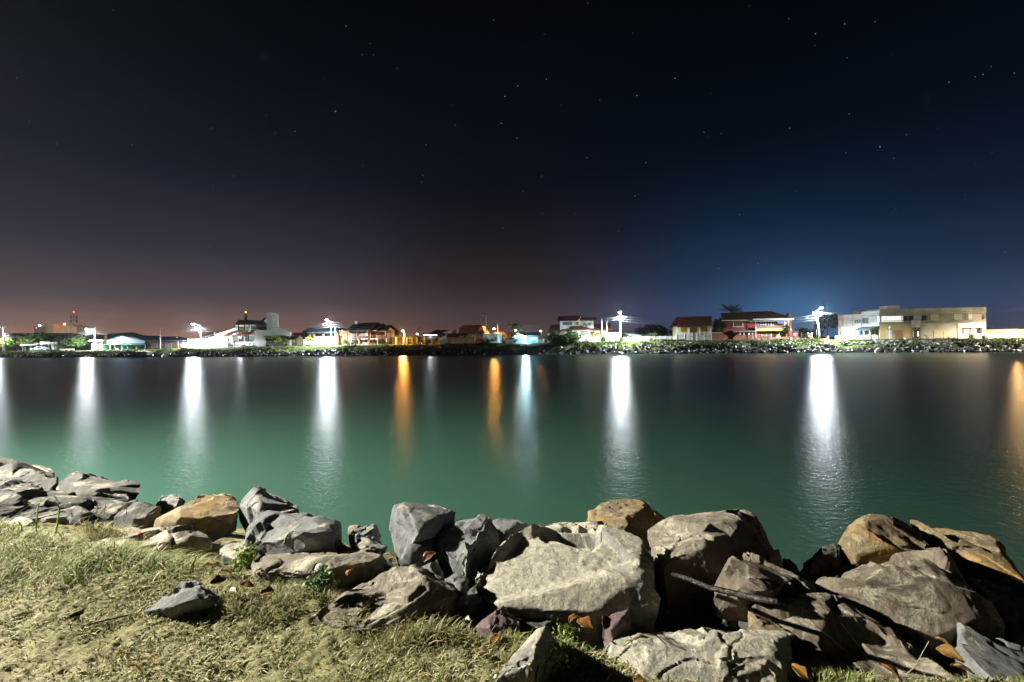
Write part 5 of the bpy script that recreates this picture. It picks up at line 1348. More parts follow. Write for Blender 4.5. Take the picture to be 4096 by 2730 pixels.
ctree('far_tree', 'dark tree mass behind the carport roof', cF(-70, 480), cF(170, 680), 26, cols=DARKG, n=1400)
ctree('far_tree', 'largest dark round tree behind the white picket fence', cF(120, 428), cF(520, 690), 22, cols=DARKG, n=2200)
ctree('far_tree', 'dark tree against the left side of the beige house', cF(480, 480), cF(690, 690), 18, cols=DARKG, n=1400)
ctree('fence_shrub', 'pale green shrub poking above the white picket fence', cF(135, 600), cF(285, 680), 5, cols=GREEN + LIME, n=500, cat='shrub', trunk=False)
ctree('fence_shrub', 'low leafy planting under the white picket fence', cF(180, 725), cF(640, 762), 2.0, cols=GREEN, n=900, cat='shrub', trunk=False, ls=0.4)
ctree('dark_tree', 'tall dark tree between the beige and red houses', cF(1330, 335), cF(1510, 600), 18, cols=DARKG, n=1500)
ctree('green_tree', 'lit green tree between the beige house and the red porch', cF(1320, 430), cF(1600, 640), 9, cols=GREEN, n=1600)
palm('roof_palm', 'big palm rising behind the red house roof', cF(1680, 215), 1360, Dp(2925) + 18, 3.3, 22, cols=LIME, droop=0.35)  # lime fronds: light put into the leaf colour, no lamp reaches this palm
for k, (a_, b_) in enumerate(((2130, 2240), (2300, 2353))):
    pass
GH = 'flowering shrubs along the orange garden wall'
for k, (xa, xb) in enumerate(((65, 200), (205, 330), (335, 480), (490, 600), (610, 720), (690, 845))):
    ctree('wall_shrub', ['first', 'second', 'third', 'fourth', 'fifth', 'last'][k] + ' pale low shrub from the left along the orange garden wall', cG(xa, 708), cG(xb, 742), 2.2, cols=[(0.2, 0.24, 0.12), (0.13, 0.17, 0.06)], n=260, cat='shrub', trunk=False, ls=0.35, group=GH)
ctree('far_tree', 'faint dark tree behind the wires right of the red house', cG(480, 520), cG(860, 720), 34, cols=DARKG, n=1500)
ctree('far_tree', 'faint tall dark tree behind the leaning street lamp', cG(860, 300), cG(1300, 720), 40, cols=DARKG, n=2400)

# ---------------------------------------------------------------- grass growing on the far bank
def bank_grass():
    rg = np.random.default_rng(11); n = 30000
    xs = rg.uniform(-80, 4180, n); k = rg.random(n)
    Vs, cs = [], []
    off = np.where(k < 0.62, rg.uniform(1.7, 5.6, n), rg.uniform(5.0, 9.5, n))
    pts = np.array([tuple(G(x, Dw(x) + o)) for x, o in zip(xs, off)])
    low = pts[:, 2] < 0.75 + 0.5 * rg.random(n)
    keep = ~(low & (rg.random(n) < 0.93)); pts = pts[keep]; off = off[keep]; n = len(pts)
    pts[:, 2] += np.interp(off, [0, 1.5, 3.5, 5, 7, 12], [0.1, 0.34, 0.42, 0.26, 0.1, 0.05]) * (0.8 * fbm(pts * [0.55, 0.55, 0], 3, 4) + 0.7 * fbm(pts * [0.16, 0.16, 0], 5, 3)) - 0.05
    h = np.where(off < 5.4, rg.uniform(0.2, 0.55, n), rg.uniform(0.06, 0.16, n)) * (0.6 + 0.8 * np.clip(0.5 + fbm(pts * [0.3, 0.3, 0], 9, 2), 0, 1))
    a = rg.uniform(0, 2 * np.pi, n); w = h * 0.35
    d = np.stack([np.cos(a), np.sin(a), np.zeros(n)], -1)
    lean = rg.normal(size=(n, 3)) * 0.35; lean[:, 1] -= 0.25; lean[:, 2] = 1
    V = np.stack([pts - d * w[:, None], pts + d * w[:, None], pts + lean * h[:, None]], 1).reshape(-1, 3)
    cols = np.array([(0.06, 0.085, 0.018), (0.10, 0.125, 0.03), (0.13, 0.14, 0.04), (0.07, 0.075, 0.03)])
    c = cols[rg.integers(0, 4, n)] * rg.uniform(0.7, 1.25, (n, 1))
    o = mobj('bank_grass', V, np.arange(3 * n).reshape(-1, 3), M_LEAF); set_colors(o, np.repeat(c, 3, 0))
    tag(o, 'rough green grass hanging over the far bank', 'grass', None, 'stuff')
bank_grass()

# ---------------------------------------------------------------- riprap along the far waterline
def wet_rock_mat():
    m = mat('wet_dark_stone', (0.17, 0.165, 0.155), 0.42, 0.55, 1.2, bump=0.5, bscale=4.0, spec=0.5)
    return m
def shard(seed):
    rg = np.random.default_rng(seed)
    bm = bmesh.new()
    for _ in range(11):
        q = rg.normal(size=3); q /= np.linalg.norm(q); q *= rg.uniform(0.8, 1.0)
        bm.verts.new((q[0] * 0.62, q[1] * 0.5, q[2] * 0.36))
    bmesh.ops.convex_hull(bm, input=bm.verts)
    bmesh.ops.delete(bm, geom=[v for v in bm.verts if not v.link_faces], context='VERTS')
    me = bpy.data.meshes.new('stone'); bm.to_mesh(me); bm.free(); me.materials.append(wet_rock_mat())
    return me
SHARDS = [shard(100 + k) for k in range(10)]
def riprap():
    rg = np.random.default_rng(23)
    items = []
    for _ in range(2300):
        x = rg.uniform(-60, 4180)
        dens = lerp(x, [0, 500, 1000, 1450, 1600, 2250, 2350, 3000, 4096], [0.35, 0.6, 0.7, 0.7, 0.35, 0.3, 0.75, 0.9, 1.0])
        if rg.random() > dens: continue
        o = rg.uniform(0.0, 1.0) ** 1.25 * lerp(x, [0, 1000, 2300, 2700, 4096], [1.8, 2.2, 2.4, 3.9, 4.6])
        s = rg.uniform(0.38, 0.95) * lerp(x, [0, 2300, 4096], [0.85, 0.9, 1.15]) * (1.0 if rg.random() > 0.12 else 1.4)
        items.append((s, x, o))
    items.sort(key=lambda t: -t[0] / Dw(t[1]))
    lab = 'wet angular stone in the stone facing along the far waterline'
    rest_v, rest_f = [], []
    for i, (s, x, o) in enumerate(items):
        p = G(x, Dw(x) + o - 0.15); p.z += 0.08 * s + 0.12
        e = (rg.normal(0, 0.5), rg.normal(0, 0.4), rg.uniform(0, 6.3))
        me = SHARDS[i % 10]
        M = Matrix.Translation(p) @ Matrix.Rotation(e[2], 4, 'Z') @ Matrix.Rotation(e[0], 4, 'X') @ Matrix.Rotation(e[1], 4, 'Y') @ Matrix.Scale(s, 4)
        if i < 300:
            ob = bpy.data.objects.new('riprap_stone', me); COL.objects.link(ob); ob.matrix_world = M
            tag(ob, lab, 'stone', 'stones of the far riprap')
        else:
            b0 = len(rest_v); rest_v += [tuple(M @ v.co) for v in me.vertices]; rest_f += [tuple(b0 + j for j in f.vertices) for f in me.polygons]
    tag(mobj('riprap_rubble', rest_v, rest_f, wet_rock_mat()), 'smaller wet stones packed along the far waterline', 'rubble', None, 'stuff')
riprap()

# ---------------------------------------------------------------- benches, cars, heaps, a person
def bench(x, off, L, label, m, back=True, D=None):
    D = D or Dp(x) + off
    g = G(x, D); root = empty('park_bench', g, label, 'bench', 'benches on the far lawn')
    X, Y, Zz = g
    for k in range(3): MB().box((X - L / 2, Y - 0.22 + k * 0.15, Zz + 0.43), (X + L / 2, Y - 0.10 + k * 0.15, Zz + 0.47)).build('seat_slat', m, root)
    if back:
        for k in range(2): MB().box((X - L / 2, Y + 0.26, Zz + 0.60 + k * 0.2), (X + L / 2, Y + 0.30, Zz + 0.73 + k * 0.2)).build('back_slat', m, root)
    for sx in (-1, 1):
        mb = MB(); q = X + sx * (L / 2 - 0.18)
        mb.box((q - 0.05, Y - 0.22, Zz - 0.1), (q + 0.05, Y - 0.14, Zz + 0.43)); mb.box((q - 0.05, Y + 0.18, Zz - 0.1), (q + 0.05, Y + 0.26, Zz + (0.95 if back else 0.43)))
        mb.box((q - 0.04, Y - 0.14, Zz + 0.35), (q + 0.04, Y + 0.18, Zz + 0.42)); mb.build('leg', m, root)
M_GREENP = mat('green_bench_paint', (0.06, 0.17, 0.11), 0.6, 0.2); M_BENCHW = mat('bench_wood', (0.13, 0.095, 0.06), 0.8, 0.3)
bench(cB(1872, 0)[0], -3, 1.5, 'green bench on the lawn before the slanting-roofed white house', M_GREENP)
bench(cC(815, 0)[0], -1.5, 1.5, 'green picnic bench on the lawn between two small lime trees', M_GREENP)
bench(1340 + 1665 / 8.4, -2.5, 1.3, 'green bench on the grass right of the villa gate', M_GREENP)
bench(cE(1412, 0)[0], -1.0, 1.7, 'brown slatted bench before the white garden wall', M_BENCHW)
bench(cF(2290, 0)[0], 0.5, 1.8, 'brown bench before the red house beside the person', M_BENCHW)
bench(cH(510, 0)[0], 1.5, 2.0, 'grey bench before the stained wall of the long concrete building', M_GREYP)
bench(1795, 1.0, 1.0, 'small grey bench before the zigzag wall', M_GREYP)

def car(x0, x1, off, label, paint, D=None, yaw=0.0):
    xm = (x0 + x1) / 2; D = D or Dp(xm) + off; g = G(xm, D)
    L = (x1 - x0) * D / FPX; k = L / 4.3
    root = empty('parked_car', g, label, 'car', 'cars parked on the far street')
    Wd = 0.86 * k
    prof = [(-2.12, 0.32), (-2.15, 0.62), (-1.95, 0.80), (-1.15, 0.93), (-0.45, 1.38), (0.05, 1.47), (0.75, 1.44), (1.42, 1.05), (2.02, 1.0), (2.14, 0.72), (2.12, 0.34)]
    def pt(a, w, z): return Vector((g.x + a * k * math.cos(yaw), g.y + w + a * k * math.sin(yaw), g.z + z * k))
    n = len(prof); V, F = [], []
    for s_ in (-1, 1):
        for a, z_ in prof: V.append(pt(a, s_ * Wd * (0.80 if z_ > 1.2 else 1.0), z_))
    F = [tuple(range(n)), tuple(range(n, 2 * n))[::-1]] + [(i, n + i, n + (i + 1) % n, (i + 1) % n) for i in range(n)]
    mobj('body', V, F, paint, root)
    for q in ([(-1.0, 0.97), (-0.42, 1.32), (0.02, 1.40), (0.02, 0.98)], [(0.10, 0.98), (0.10, 1.40), (0.70, 1.37), (1.25, 1.05)]):
        V = [pt(a, -Wd * (0.815 if z_ > 1.2 else 1.012) - 0.012, z_) for a, z_ in q] + [pt(a, -Wd * (0.80 if z_ > 1.2 else 0.99), z_) for a, z_ in q]
        mobj('side_window', V, [(3, 2, 1, 0), (4, 5, 6, 7)] + [(i, (i + 1) % 4, 4 + (i + 1) % 4, 4 + i) for i in range(4)], M_GLASS, root)
    for a in (-1.32, 1.32):
        for s_ in (-1, 1):
            mb = MB(); mb.tube([pt(a, s_ * Wd * 1.02, 0.33), pt(a, s_ * Wd * 0.75, 0.33)], 0.33 * k, 14); wh = mb.build('wheel', mat('tyre', (0.025, 0.025, 0.025), 0.9, 0.1), root)
            mb = MB(); mb.tube([pt(a, s_ * Wd * 1.035, 0.33), pt(a, s_ * Wd * 1.021, 0.33)], 0.2 * k, 10); mb.build('rim', M_STEEL, wh)
    MB().box(pt(-2.16, -Wd * 0.98, 0.62), pt(-2.02, -Wd * 0.55, 0.76)).build('headlight', M_WHITE, root)
    MB().box(pt(2.03, -Wd * 0.99, 0.75), pt(2.15, -Wd * 0.6, 0.92)).build('tail_light', mat('red_lens', (0.4, 0.02, 0.02), 0.3, 0.1), root)
M_CARW = mat('white_car_paint', (0.72, 0.72, 0.72), 0.25, 0.05, spec=0.5); M_CARD = mat('dark_car_paint', (0.12, 0.12, 0.13), 0.25, 0.05, spec=0.5)
car(132.5, 188, 1.5, 'white saloon car parked before the snack bar', M_CARW)
car(2004, 2071, 0.5, 'white saloon car parked beside the tall palms', M_CARW)
car(1962, 1982, 1.0, 'white car partly hidden behind the bank palm bush', M_CARW, yaw=1.2)
car(1706, 1740, 9.0, 'blue grey car standing inside the lit carport', mat('blue_car_paint', (0.15, 0.28, 0.45), 0.3, 0.05), D=None)
car(3948, 3994, 7.5, 'dark car roof showing above the low cream wall', M_CARD)
car(2270, 2310, 6.0, 'grey car half hidden behind the big bush', mat('grey_car_paint', (0.4, 0.42, 0.43), 0.3, 0.05))

def heap(name, c0, c1, off, label, m, seed):
    (x0, y0), (x1, y1) = c0, c1
    xm = (x0 + x1) / 2; D = Dp(xm) + off; g = G(xm, D); W_ = (x1 - x0) * D / FPX; H = (y1 - y0) * D / FPX
    n = 22; V, F = [], []
    for i in range(n + 1):
        for j in range(n + 1):
            a, b = i / n * 2 - 1, j / n * 2 - 1
            V.append((g.x + a * W_ / 2, g.y + b * W_ * 0.3, g.z - 0.05 + max(0, 1 - (a * a + b * b) ** 0.6) * H))
    V = np.array(V); V[:, 2] += 0.12 * vnoise(V * 2.2, seed) * (V[:, 2] > g.z); V[:, 2] += 0.07 * vnoise(V * 6, seed + 1) * (V[:, 2] > g.z)
    F = [(i * (n + 1) + j, (i + 1) * (n + 1) + j, (i + 1) * (n + 1) + j + 1, i * (n + 1) + j + 1) for i in range(n) for j in range(n)]
    o = mobj(name, V, F, m, None, False); tag(o, label, 'heap')
Zz_ = lambda x, y: (780 + x / 5.8825, 1240 + y / 5.8825)
heap('gravel_heap', Zz_(1010, 800), Zz_(1300, 872), -1.0, 'pale rubble heap on the lawn before the slanting-roofed house', mat('rubble', (0.38, 0.34, 0.27), 0.95, 0.5, 5), 3)
heap('sand_heap', Zz_(1240, 815), Zz_(1520, 862), -0.5, 'dark sand heap right of the pale rubble heap', mat('dark_sand', (0.13, 0.14, 0.14), 0.95, 0.3, 3), 4)
g = G(3222, Dp(3222) - 1)
h = House('white_floor_box', 'small white box on the grass before the orange garden wall', 'box', 3160, 3168, off=0.5)
h.pbox('case', M_WHITE, r(1572, 845), r(1612, 890), 0, 0.4, ground=True); h.pbox('foot', M_DARKWALL, r(1580, 888), r(1606, 910), 0.1, 0.3, ground=True)
h = House('folded_parasol', 'white folded cloth parasol leaning by the red house windows', 'parasol', 3100, 3120, off=4.5)
h.poly('cloth', M_WHITE, [r(1245, 838), r(1320, 770), r(1335, 775), r(1348, 838)], 0, 0.3); h.pbox('pole', M_STEEL, r(1326, 705), r(1334, 775), 0.1, 0.2)
for k, (x0, y) in enumerate(((355, 840), (598, 845))):
    h = House('drying_post', ['t-shaped post behind the left part of the white yard wall', 't-shaped post behind the right part of the white yard wall'][k], 'post', 3320 + x0 / 7.3531 - 3, 3320 + x0 / 7.3531 + 3, off=3)
    h.pbox('upright', M_DARKWALL, k1(x0 - 4, y), k1(x0 + 4, y + 180), 0, 0.1, ground=True); h.pbox('bar', M_DARKWALL, k1(x0 - 38, y - 5), k1(x0 + 38, y + 4), -0.02, 0.12)

def person(x, D, hgt, label):
    g = G(x, D); k = hgt / 1.7
    root = empty('person', g, label, 'person')
    V = [(0, 0, 0.92), (0, 0, 1.12), (0, 0.02, 1.36), (0, 0.0, 1.47), (0, -0.03, 1.58), (0, -0.03, 1.68),
         (0.17, 0.02, 1.40), (0.24, -0.02, 1.14), (0.17, -0.2, 1.02), (0.12, -0.26, 1.0), (-0.17, 0.02, 1.40), (-0.23, 0.0, 1.14), (-0.2, -0.1, 0.93), (-0.19, -0.14, 0.86),
         (0.09, 0, 0.88), (0.11, -0.03, 0.48), (0.12, 0.02, 0.08), (0.13, -0.12, 0.04), (-0.09, 0, 0.88), (-0.10, 0.0, 0.48), (-0.12, 0.05, 0.08), (-0.13, -0.1, 0.04)]
    E = [(0, 1), (1, 2), (2, 3), (3, 4), (4, 5), (2, 6), (6, 7), (7, 8), (8, 9), (2, 10), (10, 11), (11, 12), (12, 13), (0, 14), (14, 15), (15, 16), (16, 17), (0, 18), (18, 19), (19, 20), (20, 21)]
    R = [.15, .14, .15, .06, .10, .085, .075, .052, .04, .03, .075, .052, .04, .03, .10, .07, .05, .04, .10, .07, .05, .04]
    me = bpy.data.meshes.new('body'); me.from_pydata([(a * k, b * k, c * k) for a, b, c in V], E, [])
    o = bpy.data.objects.new('body', me); COL.objects.link(o); o.parent = root
    sk = o.modifiers.new('skin', 'SKIN'); sv = me.skin_vertices[0].data
    for i, q in enumerate(sv): q.radius = (R[i] * k, R[i] * k * 0.8); q.use_root = (i == 0)
    o.modifiers.new('sub', 'SUBSURF').levels = 1; o.modifiers['sub'].render_levels = 1
    m = bpy.data.materials.new('person_clothes'); n, l = nodes(m); tc = n.new('ShaderNodeTexCoord'); sp = n.new('ShaderNodeSeparateXYZ'); l.new(tc.outputs['Object'], sp.inputs[0])
    rp = n.new('ShaderNodeValToRGB'); rp.color_ramp.interpolation = 'CONSTANT'; e = rp.color_ramp.elements
    e[0].color = (0.03, 0.03, 0.03, 1); e[1].position = 0.05; e[1].color = (0.35, 0.4, 0.5, 1)
    for p_, c_ in ((0.5, (0.5, 0.2, 0.18)), (0.855, (0.45, 0.27, 0.2)), (0.935, (0.05, 0.03, 0.02))): q = e.new(p_); q.color = c_ + (1,)
    dv = n.new('ShaderNodeMath'); dv.operation = 'DIVIDE'; dv.inputs[1].default_value = 1.76 * k; l.new(sp.outputs['Z'], dv.inputs[0]); l.new(dv.outputs[0], rp.inputs[0]); l.new(rp.outputs[0], n['Principled BSDF'].inputs['Base Color'])
    me.materials.append(m)
person(3082.5, Dp(3082) + 1.0, 1.65, 'person in a pink top and pale jeans standing by the brown bench')
# ================================================================== boulders of the near bank
def rock_mat(key, dark, light, mud=0.3, mudcol=(0.43, 0.395, 0.30), rust=0.0, rustcol=(0.36, 0.20, 0.06), scale=1.0, rough=0.85):
    if key in MATS: return MATS[key]
    m = bpy.data.materials.new(key); n, l = nodes(m)
    b = n['Principled BSDF']; b.inputs['Roughness'].default_value = rough; b.inputs['Specular IOR Level'].default_value = 0.25
    tc = n.new('ShaderNodeTexCoord')
    def nz(s, d=9, r=0.62, dist=0.0, vec=None):
        t = n.new('ShaderNodeTexNoise'); t.inputs['Scale'].default_value = s * scale; t.inputs['Detail'].default_value = d; t.inputs['Roughness'].default_value = r; t.inputs['Distortion'].default_value = dist
        l.new(vec or tc.outputs['Object'], t.inputs['Vector']); return t.outputs[0]
    def mr(src, a, c, lo=0.0, hi=1.0):
        t = n.new('ShaderNodeMapRange'); t.interpolation_type = 'SMOOTHSTEP'
        t.inputs[1].default_value = a; t.inputs[2].default_value = c; t.inputs[3].default_value = lo; t.inputs[4].default_value = hi
        l.new(src, t.inputs[0]); return t.outputs[0]
    def mix(f, a, c, typ='MIX'):
        t = n.new('ShaderNodeMix'); t.data_type = 'RGBA'; t.blend_type = typ
        if isinstance(f, float): t.inputs[0].default_value = f
        else: l.new(f, t.inputs[0])
        for s_, i in ((a, 6), (c, 7)):
            if isinstance(s_, tuple): t.inputs[i].default_value = s_ + (1,)
            else: l.new(s_, t.inputs[i])
        return t.outputs[2]
    def math_(op, a, c):
        t = n.new('ShaderNodeMath'); t.operation = op
        for s_, i in ((a, 0), (c, 1)):
            if isinstance(s_, (int, float)): t.inputs[i].default_value = s_
            else: l.new(s_, t.inputs[i])
        return t.outputs[0]
    base = mix(mr(nz(2.2, 10, 0.75, 0.5), 0.38, 0.62), dark, light)
    # streaky bedding
    mp = n.new('ShaderNodeMapping'); mp.inputs['Rotation'].default_value = (0.5, 0.3, 0.6); mp.inputs['Scale'].default_value = (1.0, 2.2, 7.0)
    l.new(tc.outputs['Object'], mp.inputs['Vector'])
    base = mix(mr(nz(2.0, 8, 0.6, 0.6, mp.outputs[0]), 0.5, 0.75, 0.0, 0.5), base, tuple(v * 0.55 for v in dark))
    if rust:
        base = mix(mr(nz(1.1, 6, 0.6, 1.0), 0.62 - 0.25 * rust, 0.80 - 0.25 * rust, 0, 0.9), base, rustcol)
    # dried mud lodged on upward faces, in flakes
    ge = n.new('ShaderNodeNewGeometry'); sp = n.new('ShaderNodeSeparateXYZ'); l.new(ge.outputs['Normal'], sp.inputs[0])
    up = mr(sp.outputs['Z'], 0.05, 0.95, -0.10, 0.12)
    mk = math_('ADD', nz(3.2, 12, 0.72, 0.8), up)
    mk = math_('MULTIPLY', mr(mk, 0.68 - 0.24 * mud, 0.76 - 0.20 * mud), mr(nz(24, 6, 0.7), 0.25, 0.55, 0.35, 1.0))
    mudc = mix(mr(nz(6, 6), 0.3, 0.7), tuple(v * 0.72 for v in mudcol), mudcol)
    col = mix(mk, base, mudc)
    col = mix(mr(nz(60, 4, 0.7), 0.3, 0.7, 0.0, 0.45), col, tuple(v * 0.45 for v in dark))
    m2 = n.new('ShaderNodeMapping'); m2.inputs['Rotation'].default_value = (0.2, 0.4, 1.1); m2.inputs['Scale'].default_value = (3.0, 11.0, 8.0)
    l.new(tc.outputs['Object'], m2.inputs['Vector'])
    col = mix(mr(nz(3.0, 8, 0.75, 1.2, m2.outputs[0]), 0.635, 0.69, 0.0, 0.3 + 0.5 * mud), col, mudcol)
    l.new(col, b.inputs['Base Color'])
    b1 = n.new('ShaderNodeBump'); b1.inputs['Strength'].default_value = 0.75; b1.inputs['Distance'].default_value = 0.018
    hsum = math_('ADD', nz(28, 10, 0.72), math_('MULTIPLY', mk, 0.5))
    l.new(hsum, b1.inputs['Height'])
    b2 = n.new('ShaderNodeBump'); b2.inputs['Strength'].default_value = 0.4; b2.inputs['Distance'].default_value = 0.02
    l.new(nz(7.0, 10, 0.65, 0.3), b2.inputs['Height']); l.new(b2.outputs[0], b1.inputs['Normal'])
    l.new(b1.outputs[0], b.inputs['Normal'])
    MATS[key] = m
    return m
K_SLATE = rock_mat('slate_rock', (0.125, 0.13, 0.13), (0.245, 0.25, 0.247), 0.22)
K_MUD = rock_mat('muddy_rock', (0.13, 0.13, 0.12), (0.27, 0.265, 0.235), 0.95, (0.50, 0.465, 0.36))
K_TAN = rock_mat('dusty_tan_rock', (0.135, 0.118, 0.092), (0.255, 0.225, 0.175), 0.45)
K_BROWN = rock_mat('brown_rock', (0.105, 0.083, 0.062), (0.205, 0.168, 0.125), 0.42, rust=0.15)
K_OCHRE = rock_mat('ochre_rock', (0.16, 0.125, 0.08), (0.30, 0.23, 0.13), 0.35, (0.46, 0.38, 0.22), rust=0.75, rustcol=(0.42, 0.25, 0.07))
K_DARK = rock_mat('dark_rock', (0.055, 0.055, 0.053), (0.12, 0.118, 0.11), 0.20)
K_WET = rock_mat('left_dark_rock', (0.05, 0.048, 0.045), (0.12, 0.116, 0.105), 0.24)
K_PURPLE = rock_mat('purplish_rock', (0.12, 0.085, 0.088), (0.20, 0.145, 0.145), 0.3)

def remesh(bm, vox):
    me = bpy.data.meshes.new('tmp'); bm.to_mesh(me); bm.free()
    o = bpy.data.objects.new('tmp', me); COL.objects.link(o)
    md = o.modifiers.new('r', 'REMESH'); md.mode = 'VOXEL'; md.voxel_size = vox
    dg = bpy.context.evaluated_depsgraph_get(); dg.update()
    ev = o.evaluated_get(dg); m2 = ev.to_mesh()
    V = np.empty(len(m2.vertices) * 3); m2.vertices.foreach_get('co', V); V = V.reshape(-1, 3)
    F = np.empty(len(m2.loops), np.int64); m2.loops.foreach_get('vertex_index', F); F = F.reshape(-1, 4)
    ev.to_mesh_clear(); bpy.data.objects.remove(o); bpy.data.meshes.remove(me)
    return V, F
def vert_normals(V, F):
    fn = np.cross(V[F[:, 2]] - V[F[:, 0]], V[F[:, 3]] - V[F[:, 1]]); N = np.zeros_like(V)
    for q in range(4):
        for ax in range(3):
            N[:, ax] += np.bincount(F[:, q], fn[:, ax], len(V))
    return N / (np.linalg.norm(N, axis=1)[:, None] + 1e-12)

N_TRIS = 0
def finish_rock(bm, D, seed, m, name, label, chips=10, rough=1.0, vox=None, group=None, ledge=1.0, cat='rock', spalls=26):
    global N_TRIS
    bmesh.ops.convex_hull(bm, input=bm.verts)
    bmesh.ops.delete(bm, geom=[v for v in bm.verts if not v.link_faces], context='VERTS')
    co = np.array([v.co[:] for v in bm.verts]); size = float(np.linalg.norm(co.max(0) - co.min(0)))
    V, F = remesh(bm, vox or max(0.009, D * 0.0042))
    rg = np.random.default_rng(seed)
    ctr = V.mean(0); S_ = size
    # flat chips struck off the corners and edges
    for _ in range(chips + 2):
        n = rg.normal(size=3); n /= np.linalg.norm(n)
        pr = (V - ctr) @ n
        cut = pr.max() * rg.uniform(0.945, 0.995)
        V = V - n[None] * np.maximum(0, pr - cut)[:, None]
    N = vert_normals(V, F)
    q = V * 1.0 + seed * 3.7
    # spalls: flat breaks struck into the visible sides, each ending in a small step
    for _ in range(int(spalls * min(1.0, 0.3 + 0.6 * S_))):
        p0i = rg.integers(0, len(V)); p0 = V[p0i].copy(); n = N[p0i] + rg.normal(0, 0.28, 3); n /= np.linalg.norm(n)
        rad = S_ * rg.uniform(0.10, 0.26); dep = S_ * rg.uniform(0.004, 0.018)
        rel = V - p0
        w_ = np.linalg.norm(rel, axis=1) + 0.25 * rad * vnoise(q * (2.5 / rad), seed + 90)
        pr = rel @ n + dep
        V = V - n[None] * (np.clip(pr, 0, dep * 2.2) * np.clip((rad - w_) / (0.06 * rad), 0, 1))[:, None]
    N = vert_normals(V, F)
    d = 0.008 * fbm(q * 2.6, seed + 3, 3) + 0.0030 * fbm(q * 13, seed + 4, 3, 0.6) + 0.0018 * fbm(q * 40, seed + 5, 2)
    f = vnoise(q * 2.0, seed + 70) + 0.30 * fbm(q * 8, seed + 60, 3)
    d -= 0.007 * ledge * np.clip((f - 0.2) / 0.05, 0, 1)
    V = V + N * (d * rough)[:, None]
    # cracks
    cr = vnoise(q * 1.9, seed + 6) + 0.22 * vnoise(q * 8, seed + 7)
    V = V - N * (0.024 * np.exp(-(cr / 0.016) ** 2) * np.clip(vnoise(q * 1.3, seed + 8) * 2.2, 0, 1))[:, None]
    ctr = V.mean(0); ctr[2] = V[:, 2].min()
    o = mobj(name, V, F, m, None, True, tuple(ctr))
    o.data.set_sharp_from_angle(angle=math.radians(38))
    N_TRIS += len(F) * 2
    return tag(o, label, cat, group)
def rock(label, outline, Dt, Db, m, seed, ridges=(), thick=0.45, name='boulder', chips=10, rough=1.0, group=None, ledge=1.0, shrink=0.86, vox=None, sink=0.2):
    ys = [p[1] for p in outline]; y0, y1 = min(ys), max(ys)
    bm = bmesh.new(); cx = sum(p[0] for p in outline) / len(outline); cy = sum(ys) / len(ys)
    for x, y in outline:
        D = Dt + (Db - Dt) * (y - y0) / (y1 - y0)
        bm.verts.new(P(x, y, D))
        bm.verts.new(P(cx + (x - cx) * shrink, cy + (y - cy) * shrink + 6, D + thick))
        if sink:
            w_ = P(cx + (x - cx) * 0.95, y, D + 0.06); bm.verts.new(w_ - Vector((0, 0, sink)))
    for x, y, dd in ridges:
        D = Dt + (Db - Dt) * (y - y0) / (y1 - y0)
        bm.verts.new(P(x, y, D + dd))
    return finish_rock(bm, (Dt + Db) / 2, seed, m, name, label, chips, rough, vox, group, ledge)
def cr(o, sx):
    return lambda *a: [(o[0] + a[i] / sx, o[1] + a[i + 1] / sx) for i in range(0, len(a), 2)]
def cr3(o, sx):
    return lambda *a: [(o[0] + a[i] / sx, o[1] + a[i + 1] / sx, a[i + 2]) for i in range(0, len(a), 3)]
c1, c2, c3, c4, c5, c6, c7 = cr((0, 1780), 2.298), cr((900, 1880), 2.298), cr((1800, 1950), 2.011), cr((2600, 1950), 2.01), cr((3200, 1950), 2.01), cr((0, 2200), 2.298), cr((1000, 2200), 2.298)
d1, d2, d3, d4, d5, d6, d7 = cr3((0, 1780), 2.298), cr3((900, 1880), 2.298), cr3((1800, 1950), 2.011), cr3((2600, 1950), 2.01), cr3((3200, 1950), 2.01), cr3((0, 2200), 2.298), cr3((1000, 2200), 2.298)

# -- left group, farther along the bank
rock('large dark boulder at the left edge against the green water', c1(-260, 160, -120, 120, 0, 122, 90, 116, 200, 125, 300, 165, 450, 180, 540, 215, 552, 285, 520, 345, 430, 385, 240, 390, -260, 380), 7.0, 6.4, K_WET, 11, d1(250, 195, -0.25, 120, 280, -0.1), 0.9)
rock('long ridged dark boulder second from the left edge before the water', c1(470, 378, 560, 310, 640, 262, 740, 238, 830, 268, 1000, 275, 1100, 284, 1240, 305, 1312, 340, 1322, 400, 1302, 475, 1150, 490, 820, 500, 600, 480), 6.3, 5.7, K_WET, 12, d1(700, 330, -0.18, 900, 300, -0.12, 980, 400, -0.22), 0.8)
rock('low flat sandy-topped rock below the leftmost boulder', c1(-260, 320, 0, 308, 100, 303, 210, 305, 345, 340, 420, 385, 540, 425, 400, 450, 240, 440, -260, 430), 5.9, 5.5, K_WET, 13, d1(150, 340, -0.1), 0.6)
rock('broken dark slab under the low sandy-topped rock at the left', c1(-260, 400, 0, 385, 90, 378, 180, 410, 300, 440, 450, 428, 640, 440, 780, 442, 812, 475, 790, 545, 600, 560, 300, 550, -260, 540), 5.4, 5.0, K_WET, 14, d1(200, 450, -0.14, 480, 470, -0.12), 0.6)
rock('dark rock with a lit rim between the ridged boulder and the grass tuft', c1(800, 492, 880, 442, 960, 425, 1090, 448, 1250, 482, 1240, 530, 1150, 610, 1000, 640, 820, 610), 5.3, 4.8, K_WET, 15, d1(930, 450, -0.1, 1150, 500, -0.1), 0.6)
rock('wide layered slab at the left edge above the grass', c1(-260, 560, 0, 538, 200, 520, 480, 508, 640, 528, 740, 568, 820, 598, 862, 640, 780, 690, 600, 720, 300, 720, -260, 700), 4.9, 4.45, K_WET, 16, d1(150, 585, -0.12, 440, 590, -0.16, 640, 600, -0.1), 0.6)
